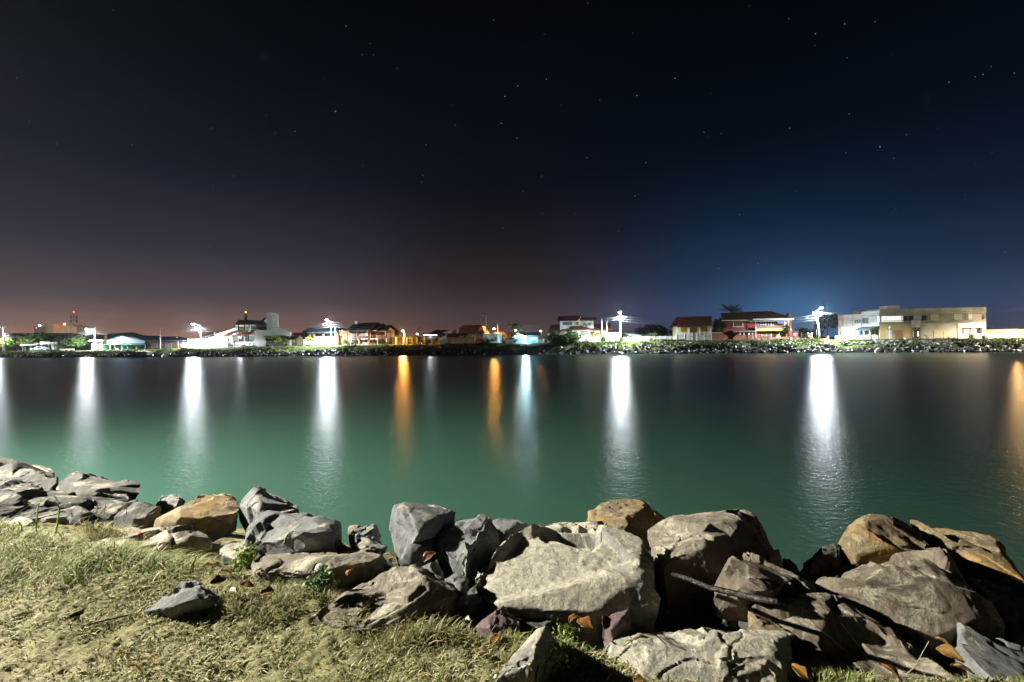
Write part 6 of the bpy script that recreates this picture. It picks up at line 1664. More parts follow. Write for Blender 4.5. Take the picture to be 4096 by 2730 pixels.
rock('low dark rock lying in shadow behind the grass tuft', c1(1040, 620, 1110, 570, 1190, 512, 1270, 498, 1400, 530, 1545, 575, 1480, 640, 1380, 690, 1200, 700), 5.0, 4.6, K_DARK, 17, d1(1230, 540, -0.12), 0.6)
rock('small pale triangular rock at the water behind the yellow boulder', c1(1418, 536, 1550, 466, 1620, 458, 1732, 512, 1660, 560, 1500, 560), 6.4, 6.0, K_SLATE, 18, d1(1600, 490, -0.1), 0.7)
rock('boulder with a grey lit side and a dull yellow face', c1(1358, 752, 1380, 680, 1560, 578, 1700, 520, 1800, 472, 1900, 458, 2100, 475, 2180, 468, 2218, 502, 2200, 570, 2130, 660, 1960, 740, 1750, 790, 1500, 800), 4.75, 4.3, K_OCHRE, 19, d1(1690, 560, -0.22, 1700, 690, -0.25, 1560, 640, -0.2), 0.7)
rock('squarish half-buried block in front of the yellow-faced boulder', c1(1470, 745, 1550, 714, 1740, 704, 1800, 750, 1960, 798, 2012, 822, 2000, 885, 1960, 925, 1820, 920, 1600, 930, 1480, 860), 4.2, 3.85, K_TAN, 20, d1(1630, 790, -0.2, 1700, 720, -0.1), 0.5)
rock('flat pale sandy rock half sunk in the grass', c1(920, 878, 1150, 768, 1340, 758, 1500, 748, 1612, 790, 1615, 880, 1400, 920, 1100, 930), 4.15, 3.75, K_MUD, 21, d1(1250, 830, -0.1), 0.4, chips=6)
rock('pointed slate boulder with a bright left face and black right side', c2(122, 365, 160, 258, 230, 150, 280, 133, 322, 155, 450, 208, 600, 268, 680, 308, 712, 352, 640, 430, 430, 480, 260, 500, 210, 440), 5.0, 4.4, K_SLATE, 22, d2(300, 160, -0.15, 300, 300, -0.35, 290, 430, -0.35), 0.8)
rock('broad grey boulder with a ledge in front of the pointed slate boulder', c2(160, 660, 210, 530, 270, 450, 370, 380, 450, 358, 600, 362, 850, 331, 920, 348, 1060, 438, 1132, 530, 1145, 600, 1020, 690, 660, 700, 300, 700), 4.1, 3.65, K_SLATE, 23, d2(540, 470, -0.25, 650, 560, -0.32, 840, 400, -0.12, 830, 600, -0.3, 400, 520, -0.22), 0.8)
rock('small sandy slab left of the long flat slab', c2(-90, 710, 0, 680, 180, 640, 330, 640, 350, 720, 240, 800, 60, 830, -60, 800), 3.9, 3.6, K_MUD, 24, d2(120, 710, -0.06), 0.35, chips=6)
rock('long flat muddy slab with a dark overhanging front edge', c2(225, 850, 290, 720, 400, 650, 640, 652, 1000, 698, 1280, 718, 1420, 750, 1510, 812, 1400, 880, 1250, 900, 1000, 950, 700, 1010, 400, 1010, 260, 950), 3.75, 3.15, K_TAN, 25, d2(400, 960, -0.1, 800, 830, -0.14, 1240, 765, -0.1), 0.5, chips=7)
rock('small fractured grey rock left of the tall block', c2(1108, 605, 1160, 558, 1330, 490, 1400, 474, 1428, 530, 1455, 590, 1500, 690, 1450, 740, 1300, 740, 1130, 700), 4.0, 3.6, K_SLATE, 26, d2(1300, 570, -0.14), 0.5)
rock('small flat stone at the waterline left of the tall block', c2(1120, 545, 1140, 515, 1200, 502, 1245, 512, 1230, 545, 1150, 570), 4.8, 4.6, K_TAN, 27, (), 0.3, 'stone')
rock('tall upright slate block with a flat top before the dark water', c2(1500, 612, 1540, 500, 1550, 330, 1582, 280, 1650, 263, 1800, 270, 1960, 284, 2050, 320, 2168, 372, 2150, 450, 2060, 560, 1900, 720, 1640, 840, 1590, 850, 1530, 720), 3.95, 3.55, K_SLATE, 28, d2(1560, 330, -0.28, 1800, 340, -0.22, 1960, 420, -0.25, 1880, 540, -0.32, 1640, 640, -0.32, 1640, 800, -0.1), 0.7)
rock('wedge of dark cracked slate under the flat-topped block', c2(1590, 830, 1640, 700, 1800, 600, 1900, 580, 1960, 700, 1900, 860, 1700, 900), 3.55, 3.35, K_DARK, 29, d2(1720, 720, -0.1), 0.5)
rock('smooth grey leaning slate slab between the tall block and the biggest boulder', c3(-130, 380, -60, 290, 0, 258, 70, 243, 130, 248, 300, 213, 345, 250, 400, 395, 330, 520, 240, 600, 170, 690, 100, 715, 20, 630, -80, 520), 3.75, 3.15, K_SLATE, 30, d3(130, 260, -0.15, 150, 480, -0.26, 290, 300, -0.16, 200, 590, -0.2), 0.5)
rock('low flat dark stone at the water behind the leaning slab', c3(330, 255, 400, 245, 560, 250, 632, 284, 600, 320, 500, 370, 420, 400), 4.3, 4.0, K_SLATE, 31, d3(500, 280, -0.06), 0.4)
rock('biggest boulder of the bank, broad and pale with dried mud', c3(143, 800, 250, 600, 390, 448, 500, 368, 620, 308, 740, 250, 820, 223, 960, 233, 1100, 228, 1240, 210, 1335, 240, 1480, 372, 1560, 438, 1700, 490, 1752, 560, 1775, 650, 1740, 800, 1690, 950, 1460, 965, 1370, 985, 1120, 1010, 900, 960, 600, 950, 330, 965, 250, 930), 3.55, 2.74, K_MUD, 32, d3(300, 800, -0.06, 480, 870, -0.05, 900, 860, -0.06, 1280, 850, -0.08, 1530, 720, -0.16, 1700, 500, -0.1, 800, 550, -0.1, 1300, 480, -0.06), 0.75, chips=8)
rock('rounded ochre boulder behind the biggest boulder', c3(1050, 240, 1110, 178, 1200, 123, 1320, 94, 1400, 90, 1560, 108, 1625, 150, 1650, 215, 1765, 250, 1720, 330, 1600, 420, 1400, 430, 1200, 380), 4.7, 4.2, K_OCHRE, 33, d3(1420, 150, -0.1, 1600, 180, -0.14, 1420, 270, -0.25), 0.7, rough=1.3)
rock('large boulder with a pale top and a dark right side behind the stick', c4(-30, 345, 100, 268, 190, 228, 330, 213, 600, 175, 780, 153, 832, 180, 900, 260, 985, 340, 1025, 430, 1052, 520, 1085, 650, 1000, 800, 700, 820, 200, 800, 120, 800, 60, 640), 3.95, 3.35, K_TAN, 34, d4(590, 330, -0.24, 560, 400, -0.34, 340, 380, -0.34, 100, 430, -0.2, 200, 610, -0.25, 590, 570, -0.25, 780, 190, -0.05, 130, 650, -0.2), 0.8)
rock('pointed brown wedge rock the black stick leans across', c4(470, 805, 600, 660, 622, 540, 660, 463, 760, 488, 870, 538, 1085, 640, 1190, 705, 1352, 800, 1200, 890, 1000, 910, 700, 880), 3.2, 2.75, K_BROWN, 35, d4(600, 665, -0.22, 740, 715, -0.26, 860, 800, -0.28, 1030, 880, -0.2, 680, 480, -0.02), 0.5)
rock('long sloping scratched brown slab running to the lower right', c4(780, 905, 960, 868, 1200, 858, 1420, 808, 1480, 850, 1600, 940) + c5(480, 980, 600, 1030, 725, 1110, 840, 1250, 960, 1350, 1110, 1440, 1330, 1600, 1100, 1720, 500, 1720, 0, 1500) + c4(1130, 1200, 960, 1120, 850, 1020), 2.85, 1.98, K_BROWN, 36, d4(960, 1000, -0.05, 1060, 950, -0.1) + d5(200, 1050, -0.10, 500, 1200, -0.10, 800, 1400, -0.06), 0.5, chips=7)
rock('small yellow-brown shelf stone below the black stick', c4(770, 1150, 780, 960, 820, 905, 900, 920, 980, 1010, 1080, 1130, 1140, 1190, 900, 1200), 2.75, 2.4, K_OCHRE, 37, d4(850, 1000, -0.06), 0.35, 'stone')
rock('large boulder with a smooth brown scarred face on the right', c5(-10, 718, 170, 590, 400, 508, 600, 488, 900, 448, 1110, 446, 1200, 468, 1262, 530, 1340, 600, 1425, 740, 1555, 950, 1650, 1110, 1560, 1200, 1220, 1260, 1000, 1230, 780, 1100, 560, 960, 200, 800), 3.45, 2.7, K_BROWN, 138, d5(150, 690, -0.1, 420, 610, -0.2, 820, 535, -0.22, 1110, 500, -0.18, 1280, 560, -0.12, 1380, 900, -0.14, 1440, 1000, -0.12, 700, 900, -0.05), 0.7, chips=7, rough=0.7)
rock('yellow-stained boulder with dark patches at the right waterline', c5(278, 402, 370, 308, 430, 268, 500, 228, 620, 198, 682, 198, 725, 240, 785, 240, 900, 298, 1085, 440, 1000, 520, 700, 560, 400, 560), 4.25, 3.75, K_OCHRE, 39, d5(500, 270, -0.12, 690, 280, -0.16, 900, 420, -0.16, 480, 400, -0.12), 0.6)
rock('small black rock at the water left of the yellow-stained boulder', c5(-40, 690, 70, 570, 180, 540, 178, 462, 292, 412, 360, 530, 200, 640, 20, 730), 4.0, 3.6, K_DARK, 142, d5(200, 520, -0.06), 0.5)
rock('black wet rock in the gap where the water shows between the right boulders', c4(1060, 560, 1110, 555, 1180, 610, 1225, 680, 1210, 740, 1080, 700), 3.8, 3.5, K_DARK, 48, (), 0.5)
rock('long tilted ochre and grey boulder at the right edge', c5(870, 262, 960, 268, 1130, 288, 1280, 338, 1450, 398, 1600, 408, 1675, 460, 1801, 590, 1960, 760, 1960, 900, 1600, 760, 1350, 660, 1200, 560, 1050, 440), 4.3, 3.55, K_OCHRE, 41, d5(1250, 420, -0.1, 1600, 520, -0.12, 1450, 600, -0.12), 0.7)
rock('big rock under the right edge boulder, its shadow put into the dark colour', c5(1370, 640, 1500, 640, 1700, 720, 1960, 800, 1960, 1300, 1700, 1260, 1560, 1100), 3.45, 3.0, K_DARK, 42, (), 0.5)  # shadow region under the boulder put into the dark rock colour
rock('grey-brown wedge rock in the lower right corner', c5(1205, 1120, 1262, 1083, 1440, 1098, 1600, 1158, 1801, 1198, 1960, 1240, 1960, 1720, 1640, 1700, 1480, 1520, 1330, 1420, 1220, 1330), 2.75, 2.15, K_SLATE, 43, d5(1530, 1260, -0.08, 1500, 1420, -0.12, 1260, 1180, -0.08), 0.5, chips=7)
rock('broad mottled muddy boulder at the bottom right of the turf', c3(1120, 1260, 1180, 1200, 1270, 1150, 1400, 1118, 1540, 1073) + c4(0, 1088, 170, 1093, 370, 1094, 540, 1138, 680, 1148, 900, 1140, 1130, 1163, 1195, 1230, 1208, 1340, 1160, 1480, 1040, 1680, 0, 1720, -300, 1660), 2.45, 2.02, K_MUD, 44, d4(100, 1180, -0.08, 600, 1230, -0.1, 1000, 1230, -0.1, 1000, 1450, -0.12, 0, 1400, -0.08), 0.45, chips=6, rough=1.25)
rock('narrow upright stone standing in the turf at the bottom', c3(330, 1600, 430, 1430, 500, 1340, 640, 1200, 700, 1120, 770, 1103, 805, 1150, 850, 1200, 810, 1300, 800, 1440, 680, 1640, 500, 1680), 2.2, 2.0, K_MUD, 45, d3(690, 1260, -0.12, 660, 1460, -0.14), 0.22)
rock('small purplish slanted stone in the dark gap below the biggest boulder', c3(200, 1112, 300, 1018, 430, 933, 505, 1010, 562, 1090, 530, 1190, 350, 1210, 262, 1195), 2.68, 2.45, K_PURPLE, 46, d3(400, 980, -0.08, 330, 1170, -0.12), 0.3, 'stone')
rock('small brownish stone wedged under the right end of the biggest boulder', c3(1215, 1065, 1300, 1008, 1460, 948, 1475, 1100, 1400, 1150, 1270, 1170), 2.75, 2.55, K_PURPLE, 47, d3(1380, 1040, -0.08), 0.3, 'stone')
rock('large slanted tan slab rising from the turf left of the biggest boulder', c7(480, 655, 600, 560, 760, 420, 900, 340, 1090, 240, 1300, 160, 1370, 153, 1520, 140, 1572, 150, 1640, 220, 1900, 318, 1920, 480, 1885, 620, 1500, 690, 1080, 690, 800, 690), 2.88, 2.55, K_TAN, 49, d7(900, 480, -0.06, 1160, 390, -0.12, 1060, 620, -0.16, 1450, 300, -0.16, 1560, 190, -0.1, 1700, 480, -0.05), 0.45, chips=7, rough=1.25)
rock('small sharp grey stone behind the slanted tan slab', c7(1570, 155, 1680, 93, 1745, 110, 1790, 200, 1760, 270, 1640, 250), 3.2, 3.05, K_SLATE, 50, d7(1690, 130, -0.06), 0.25, 'stone')
rock('grey flat-faced stone beside the left foot of the biggest boulder', c7(1790, 275, 1900, 218, 2005, 258, 1990, 440, 1900, 480, 1860, 400), 3.0, 2.75, K_SLATE, 51, d7(1930, 320, -0.06), 0.3, 'stone')
rock('pale ridged stone lying in the turf at lower left', c6(1280, 585, 1430, 480, 1650, 338, 1700, 278, 1800, 268, 1890, 298, 1970, 340, 2100, 460, 1900, 560, 1600, 600, 1430, 610), 2.82, 2.66, K_SLATE, 52, d6(1660, 350, -0.06, 1600, 530, -0.12, 1890, 420, -0.10), 0.28)
rock('flat dark slate sunk in the turf behind the pale ridged stone', c6(1150, 285, 1230, 208, 1400, 160, 1530, 138, 1575, 172, 1450, 250, 1300, 300, 1180, 310), 3.22, 3.14, K_SLATE, 53, d6(1350, 230, -0.04), 0.25, chips=5)
rock('small dark rock half hidden by tall grass at the left', c1(300, 960, 370, 888, 450, 868, 585, 930, 590, 1000, 450, 1050, 330, 1030), 3.7, 3.45, K_WET, 54, d1(430, 910, -0.08), 0.25, 'stone')
rock('low grey stone beneath the tall grass at the left edge', c1(-120, 740, 60, 690, 200, 660, 330, 700, 250, 790, 60, 840, -120, 830), 4.3, 3.9, K_MUD, 55, (), 0.3, 'stone')

rock('added black rock standing in for the shadow between the biggest boulder and the brown wedge', c4(-60, 560, 100, 520, 560, 560, 640, 700, 620, 1000, 450, 1130, 200, 1130, -80, 900), 3.9, 3.3, K_DARK, 56, d4(300, 760, -0.1), 0.5)  # dark rock added where the gap is only black shadow
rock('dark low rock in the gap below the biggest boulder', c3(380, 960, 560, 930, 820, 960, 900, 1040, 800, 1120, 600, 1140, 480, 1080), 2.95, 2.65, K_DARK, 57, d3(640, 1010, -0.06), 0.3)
# -- rocks filling the slope between and under the large ones
def fillers():
    rg = np.random.default_rng(77)
    wh = ['in the gap left of the tall block', 'low at the water under the left boulders', 'in the shadow under the biggest boulder', 'behind the long flat slab', 'beside the pointed wedge rock', 'under the right edge boulders']
    spots = []
    k = 0
    for i in range(34):
        X = rg.uniform(-7.5, 5.0); ye = float(edge_y(X)); Y = ye + rg.uniform(0.7, 4.2)
        if Y < 2.6: continue
        z = float(near_z(np.array([X]), np.array([Y]))[0])
        s = rg.uniform(0.28, 0.5)
        bm = bmesh.new()
        for _ in range(16):
            q = rg.normal(size=3); q /= np.linalg.norm(q)
            bm.verts.new((X + q[0] * s * 1.1, Y + q[1] * s, z + 0.05 + q[2] * s * 0.62))
        finish_rock(bm, Y, 300 + i, (K_DARK, K_SLATE, K_WET, K_BROWN)[i % 4], 'filler_rock', 'dark angular rock wedged among the larger boulders of the near bank', 6, 1.0, 0.03, 'rocks wedged between the boulders')
fillers()
# ================================================================== turf, leaves and litter on the near bank
M_BLADE = colmat('grass_blades', 0.6, 0.2, 0.25)
def blades(name, label, pts, h, cols, seed, lean=0.6, w=0.0028, wind=(0.5, -0.1), segs=2):
    """every blade bends over in two or three segments"""
    rg = np.random.default_rng(seed); n = len(pts)
    a = rg.uniform(0, 2 * np.pi, n); dirn = np.stack([np.cos(a), np.sin(a), np.zeros(n)], -1)
    dirn[:, 0] += wind[0] * 0.5; dirn[:, 1] += wind[1] * 0.5
    side = np.stack([-dirn[:, 1], dirn[:, 0], np.zeros(n)], -1); side /= np.linalg.norm(side, axis=1)[:, None] + 1e-9
    ln = rg.uniform(0.25, 1.3, n) * lean
    rows = []
    ww = (w * rg.uniform(0.6, 1.4, n))[:, None]
    for k in range(segs):
        f = k / segs
        c = pts + dirn * (ln * f * f * h)[:, None] * 1.3 + np.array([0, 0, 1.0]) * (h * (f - 0.42 * ln * f * f))[:, None]
        rows += [c - side * ww * (1 - 0.35 * f), c + side * ww * (1 - 0.35 * f)]
    tip = pts + dirn * (ln * h)[:, None] * 1.3 + np.array([0, 0, 1.0]) * (h * np.maximum(0.12, 1 - 0.62 * ln))[:, None]
    rows.append(tip)
    m = len(rows)
    V = np.stack(rows, 1).reshape(-1, 3); b = np.arange(n) * m
    T = []
    for k in range(segs - 1):
        i = 2 * k
        T.append(np.stack([b + i, b + i + 1, b + i + 3], -1)); T.append(np.stack([b + i, b + i + 3, b + i + 2], -1))
    i = 2 * (segs - 1); T.append(np.stack([b + i, b + i + 1, b + i + 2], -1))
    F = np.concatenate(T)
    o = mobj(name, V, F, M_BLADE)
    cols = np.array(cols); c = cols[rg.integers(0, len(cols), n)] * rg.uniform(0.65, 1.3, (n, 1))
    set_colors(o, np.repeat(c, m, 0))
    return tag(o, label, 'grass', None, 'stuff')
def turf_points(n, xr, yr, seed, dens=None, pad=0.25):
    rg = np.random.default_rng(seed)
    X = rg.uniform(*xr, n); Y = yr[0] + (yr[1] - yr[0]) * rg.random(n) ** 1.3
    ok = (Y < edge_y(X) + pad) & (np.abs(X) < Y * 1.2 + 0.2)
    X, Y = X[ok], Y[ok]
    if dens is not None:
        q = np.stack([X, Y, 0 * X], -1); keep = rg.random(len(X)) < dens(q); X, Y = X[keep], Y[keep]
    return np.stack([X, Y, near_z(X, Y)], -1)
DRY = [(0.36, 0.33, 0.17), (0.30, 0.285, 0.13), (0.44, 0.40, 0.24), (0.23, 0.22, 0.085)]
MIXG = [(0.14, 0.16, 0.045), (0.20, 0.205, 0.07), (0.28, 0.25, 0.11), (0.10, 0.13, 0.035)]
FRESH = [(0.12, 0.20, 0.035), (0.17, 0.25, 0.05), (0.26, 0.29, 0.08)]
p = turf_points(360000, (-5.6, 2.8), (1.7, 4.7), 1, lambda q: np.clip(0.55 + 0.7 * fbm(q * 2.2, 51, 3), 0.05, 1))
rg_ = np.random.default_rng(2)
blades('dry_grass', 'short dry trampled grass matted with mud on the near bank', p, rg_.uniform(0.012, 0.055, len(p)), DRY + DRY + MIXG, 3, 1.0, 0.0028)
p = turf_points(45000, (-5.6, 2.4), (1.7, 4.7), 4, lambda q: np.clip(1.1 * fbm(q * 1.3, 53, 3) + np.interp(q[:, 1], [2.2, 3.2], [-0.05, 0.35]), 0.0, 1))
blades('green_grass', 'patches of greener grass on the near bank', p, rg_.uniform(0.02, 0.055, len(p)), MIXG + FRESH[:1] + DRY[:2], 5, 0.95, 0.0026, segs=3)
# longer grass in front of the left boulders
def band(n, seed, px_pts, spread):
    rg = np.random.default_rng(seed); out = []
    for k in range(n):
        i = rg.integers(0, len(px_pts)); x, y = px_pts[i]
        x += rg.normal(0, spread[0]); y += rg.normal(0, spread[1])
        v = derot(x, y)[1]; D = 1.6 / max(v, 0.2)
        X = derot(x, y)[0] * D
        if D > float(edge_y(X)) + 0.5: continue
        out.append((X, D, float(near_z(np.array([X]), np.array([D]))[0])))
    return np.array(out)
p = band(7000, 6, [(40, 2150), (120, 2180), (200, 2230), (330, 2260), (420, 2230), (520, 2230), (620, 2260), (700, 2230), (100, 2280), (250, 2300), (30, 2250)], (70, 30))
blades('long_grass', 'longer tangled green and straw grass before the left boulders', p, rg_.uniform(0.05, 0.14, len(p)), MIXG + FRESH[:2] + DRY, 7, 1.15, 0.0028, segs=3)
p = band(3200, 8, [(470, 2060), (430, 2075), (520, 2080), (400, 2090), (560, 2100), (480, 2100)], (45, 14))
p[:, 2] += 0.04
blades('straw_tuft', 'straw-coloured grass tuft behind the dark left rocks', p, rg_.uniform(0.06, 0.18, len(p)), DRY + MIXG[:1], 9, 0.7, 0.0026, segs=3)
p = band(5000, 10, [(1180, 2330), (1240, 2350), (1300, 2330), (1340, 2310), (1120, 2420), (1060, 2450), (960, 2420), (1420, 2480), (1560, 2540), (1700, 2480), (1660, 2560), (1790, 2560), (1600, 2590)], (50, 24))
blades('edge_grass', 'wispy pale grass along the foot of the slanted slab', p, rg_.uniform(0.04, 0.11, len(p)), DRY + MIXG, 11, 0.7, 0.002, segs=3)
p = band(2600, 12, [(2200, 2650), (2230, 2600), (2060, 2580), (2010, 2540), (3260, 2630), (3340, 2660), (3220, 2590), (3420, 2690), (3300, 2700)], (40, 30))
blades('edge_grass', 'small spiky grass clumps between the stones at the bottom', p, rg_.uniform(0.03, 0.09, len(p)), FRESH + MIXG + DRY, 13, 0.6, 0.002, segs=3)

# tall single blades and stalks
def stalk(label, pts, D, r, col, name='grass_blade', group='tall single blades and stalks of grass'):
    mb = MB(); q = [P(x, y, D) for x, y in pts]
    n = len(q); V, F = [], []
    for k, c in enumerate(q):
        w = r * (1 - 0.8 * k / (n - 1)); V += [c + Vector((-w, 0, 0)), c + Vector((w, 0.004, 0)), c + Vector((0, 0.003, w * 0.7))]
    for k in range(n - 1):
        for j in range(3):
            F.append((3 * k + j, 3 * k + (j + 1) % 3, 3 * k + 3 + (j + 1) % 3, 3 * k + 3 + j))
    o = mobj(name, V, F, M_BLADE, None, True, tuple(q[0])); set_colors(o, np.array([col] * len(V)))
    tag(o, label, 'grass', group)
G1, G2, ST = (0.22, 0.30, 0.06), (0.30, 0.34, 0.16), (0.42, 0.36, 0.19)
stalk('tall arching green blade rising over the left slab', c1(500, 870, 515, 780, 535, 680, 540, 600, 530, 520, 500, 470), 3.75, 0.009, G1)
stalk('pale thin blade left of the tall arching one, bent to the right', c1(330, 800, 330, 700, 345, 600, 360, 530, 395, 540), 3.8, 0.006, G2)
stalk('pale blade curling left above the left turf', c1(350, 720, 330, 640, 350, 560, 380, 500, 420, 490), 3.85, 0.006, G2)
stalk('short pale blade leaning left in the left turf', c1(200, 800, 190, 740, 165, 705, 140, 695), 3.6, 0.006, G2)
stalk('long thin blade arching low across the left slab', c1(60, 700, 260, 560, 450, 490, 600, 468, 760, 480), 3.9, 0.004, G1)
stalk('green blade at the foot of the tall arching one', c1(590, 920, 575, 860, 545, 820, 520, 800), 3.6, 0.006, G1)
stalk('thin arching blade over the brown leaves', c1(1770, 1180, 1780, 1080, 1830, 980, 1890, 930, 1960, 880), 3.1, 0.004, G1)
stalk('second thin arching blade over the brown leaves', c1(1740, 1190, 1770, 1090, 1850, 1030, 1930, 1040, 1970, 1080), 3.1, 0.004, G1)
for k, (xa, xb) in enumerate(((880, 905), (920, 1000), (1160, 1165), (1250, 1310), (960, 970))):
    stalk(['first', 'second', 'third', 'fourth', 'fifth'][k] + ' straw stalk from the left standing in the straw tuft', c1(xa, 640, (xa + xb) / 2, 585, xb, 535), 4.25, 0.004, ST)
stalk('pale straw blade rising from the lower right slab', c5(870, 1530, 930, 1440, 990, 1330, 1040, 1240), 2.1, 0.0045, ST)
stalk('pale straw blade lying low at the lower right', c5(840, 1520, 900, 1470, 960, 1430, 1040, 1405), 2.1, 0.004, ST)
stalk('thin straw stalk crossing the long brown slab', c5(60, 1040, 150, 1130, 300, 1260, 420, 1360), 2.25, 0.0025, ST)
stalk('second thin straw stalk crossing the long brown slab', c5(330, 1090, 400, 1180, 480, 1280, 520, 1320), 2.2, 0.0025, ST)
stalk('dry root looped over the mottled boulder', c3(1400, 1280, 1480, 1230, 1560, 1185, 1660, 1190, 1740, 1270, 1755, 1330), 2.05, 0.006, (0.25, 0.18, 0.09), 'dry_root')

# fallen leaves, each curled its own way
def leaf(label, x, y, D, L, yaw, pitch, curl, col, lift=0.02):
    rg = random.Random(int(x) + int(y))
    n, m = 11, 7; V, F, C_ = [], [], []
    for i in range(n):
        f = i / (n - 1); w = math.sin(math.pi * min(1, f * 0.98 + 0.015)) ** 0.75 * 0.40 * (1 - 0.3 * f) * (1 + 0.18 * math.sin(9 * f + x))
        for j in range(m):
            g = j / (m - 1) * 2 - 1
            V.append(((f - 0.5), g * w, curl * 0.5 * (g * g * w * 1.3) + 0.12 * curl * math.sin(math.pi * f) + 0.10 * curl * (f - 0.4) ** 2 + 0.03 * math.sin(12 * f + 7 * g) - 0.02 * (abs(g) < 0.2)))
            k = rg.uniform(0.7, 1.25) * (0.75 if abs(g) < 0.2 else 1); C_.append([c * k for c in col])
    for i in range(n - 1):
        for j in range(m - 1):
            F.append((i * m + j, (i + 1) * m + j, (i + 1) * m + j + 1, i * m + j + 1))
    R = Matrix.Rotation(yaw, 4, 'Z') @ Matrix.Rotation(pitch * 0.55, 4, 'Y') @ Matrix.Rotation(rg.uniform(-0.5, 0.5), 4, 'X')
    c = P(x, y, D)
    L = L * 0.66; W_ = [c + (R @ Vector(v)) * L for v in V]
    o = mobj('fallen_leaf', W_, F, M_LEAFDRY, None, True, tuple(c)); set_colors(o, np.array(C_))
    md = o.modifiers.new('s', 'SOLIDIFY'); md.thickness = 0.0018
    tag(o, label, 'leaf', 'dry fallen leaves among the stones')
M_LEAFDRY = colmat('dry_leaf', 0.38, 0.15, 0.45)
BR, BR2, TANL = (0.13, 0.062, 0.024), (0.20, 0.105, 0.036), (0.34, 0.25, 0.13)
for (x, y, D, L, yaw, pit, cu, col, lab) in (
    (2340, 2505, 2.42, 0.15, -0.5, 0.35, 0.9, (0.22, 0.10, 0.03), 'largest glossy brown leaf under the right end of the biggest boulder'),
    (2300, 2482, 2.48, 0.11, 0.4, -0.3, 1.1, BR2, 'curled brown leaf just above the largest glossy leaf'),
    (2420, 2488, 2.42, 0.12, 1.3, -0.9, 1.0, BR, 'upright brown leaf right of the largest glossy leaf'),
    (1985, 2560, 2.36, 0.12, 0.9, -0.5, 0.8, BR2, 'brown leaf in front of the purplish stone'),
    (1930, 2612, 2.25, 0.10, 0.2, 0.1, 0.9, TANL, 'yellowish leaf lying on the turf below the purplish stone'),
    (1838, 2400, 2.72, 0.09, 1.2, -0.6, 0.8, TANL, 'tan leaf caught beside the biggest boulder foot'),
    (1835, 2480, 2.58, 0.08, 0.3, -0.4, 1.1, BR, 'small brown leaf in the shadow under the slanted slab'),
    (1870, 2485, 2.55, 0.08, -0.6, -0.5, 1.1, BR, 'second small brown leaf in the shadow under the slanted slab'),
    (1778, 2495, 2.5, 0.10, 1.4, -1.1, 0.5, BR, 'dark upright leaf at the right foot of the slanted slab'),
    (848, 2268, 3.12, 0.17, 0.3, 0.35, 0.9, TANL, 'big pale crumpled leaf left of the long flat slab'),
    (905, 2290, 3.0, 0.12, -0.3, 0.1, 0.9, BR, 'dark brown leaf beside the big pale crumpled leaf'),
    (870, 2330, 2.85, 0.13, 0.8, 0.2, 0.8, BR, 'brown leaf below the big pale crumpled leaf'),
    (930, 2370, 2.75, 0.10, -0.4, 0.1, 1.0, TANL, 'tan leaf at the end of the pale ridged stone'),
    (985, 2348, 2.82, 0.13, 0.2, 0.3, 0.9, BR2, 'brown leaf tucked under the long flat slab'),
    (1070, 2370, 2.75, 0.12, 0.5, 0.0, 0.7, BR2, 'long tan-brown leaf below the long flat slab'),
    (660, 2190, 3.45, 0.13, 1.2, -0.8, 0.9, BR, 'dark curled leaf standing by the squarish block'),
    (1400, 2290, 3.0, 0.08, 1.1, -0.7, 1.0, (0.32, 0.10, 0.02), 'small reddish leaf on the dark front of the long flat slab'),
    (1435, 2165, 3.62, 0.08, 1.3, -1.0, 0.7, BR, 'reddish leaf on the small fractured rock'),
    (1720, 2230, 3.22, 0.16, 0.6, -0.7, 0.8, BR, 'brown leaf wedged under the dark cracked slate'),
    (3800, 2625, 2.15, 0.15, -0.75, 0.35, 0.9, (0.27, 0.16, 0.05), 'large yellow-brown leaf beside the lower right wedge rock'),
    (3850, 2680, 2.05, 0.12, -0.6, 0.2, 0.8, (0.22, 0.13, 0.045), 'second yellow-brown leaf beneath the large one at lower right'),
    (3770, 2570, 2.3, 0.10, -0.9, 0.3, 0.9, BR2, 'small brown leaf above the large yellow-brown leaf'),
    (3200, 2690, 2.02, 0.11, -0.9, 0.7, 0.7, (0.27, 0.14, 0.03), 'orange leaf at the bottom edge beside the mottled boulder'),
    (3560, 2690, 2.0, 0.13, -1.0, 0.6, 0.8, BR, 'dark brown leaf at the bottom edge on the long brown slab'),
    (2560, 2725, 1.98, 0.09, 0.2, 0.1, 0.7, BR2, 'orange-brown leaf at the bottom edge on the mottled boulder'),
    (310, 1800, 0, 0, 0, 0, 0, BR, '')):
    if lab: leaf(lab, x, y, D, L, yaw, pit, cu, col)

# leafy weeds
def weed(label, pts, D, n, ls, seed, col=FRESH, dz=0.05):
    rg = np.random.default_rng(seed)
    cs = [tuple(P(x, y, D)) for x, y in pts]
    V, F, c = leaf_cloud([(q, (0.07, 0.06, dz)) for q in cs], n, ls, col, rg)
    b = cs[0]
    root = empty('weed', (b[0], b[1], b[2] - 0.05), label, 'plant', 'small weeds among the stones')
    o = mobj('leaves', V, F, M_BLADE, root); set_colors(o, c)
    mb = MB()
    for q in cs: mb.tube([(q[0], q[1], q[2] - 0.1), (q[0] + 0.01, q[1], q[2])], [0.003, 0.002], 4)
    mb.build('stems', mat('weed_stem', (0.10, 0.15, 0.04), 0.7, 0.2), root)
weed('bright green leafy weed growing on top of the long flat slab', c2(680, 650, 760, 660, 830, 650, 900, 630, 960, 620, 990, 650), 3.72, 420, 0.035, 5)
weed('green weed creeping down the left end of the long flat slab', c2(180, 760, 200, 800, 150, 840, 120, 880, 230, 740), 3.2, 260, 0.03, 6)
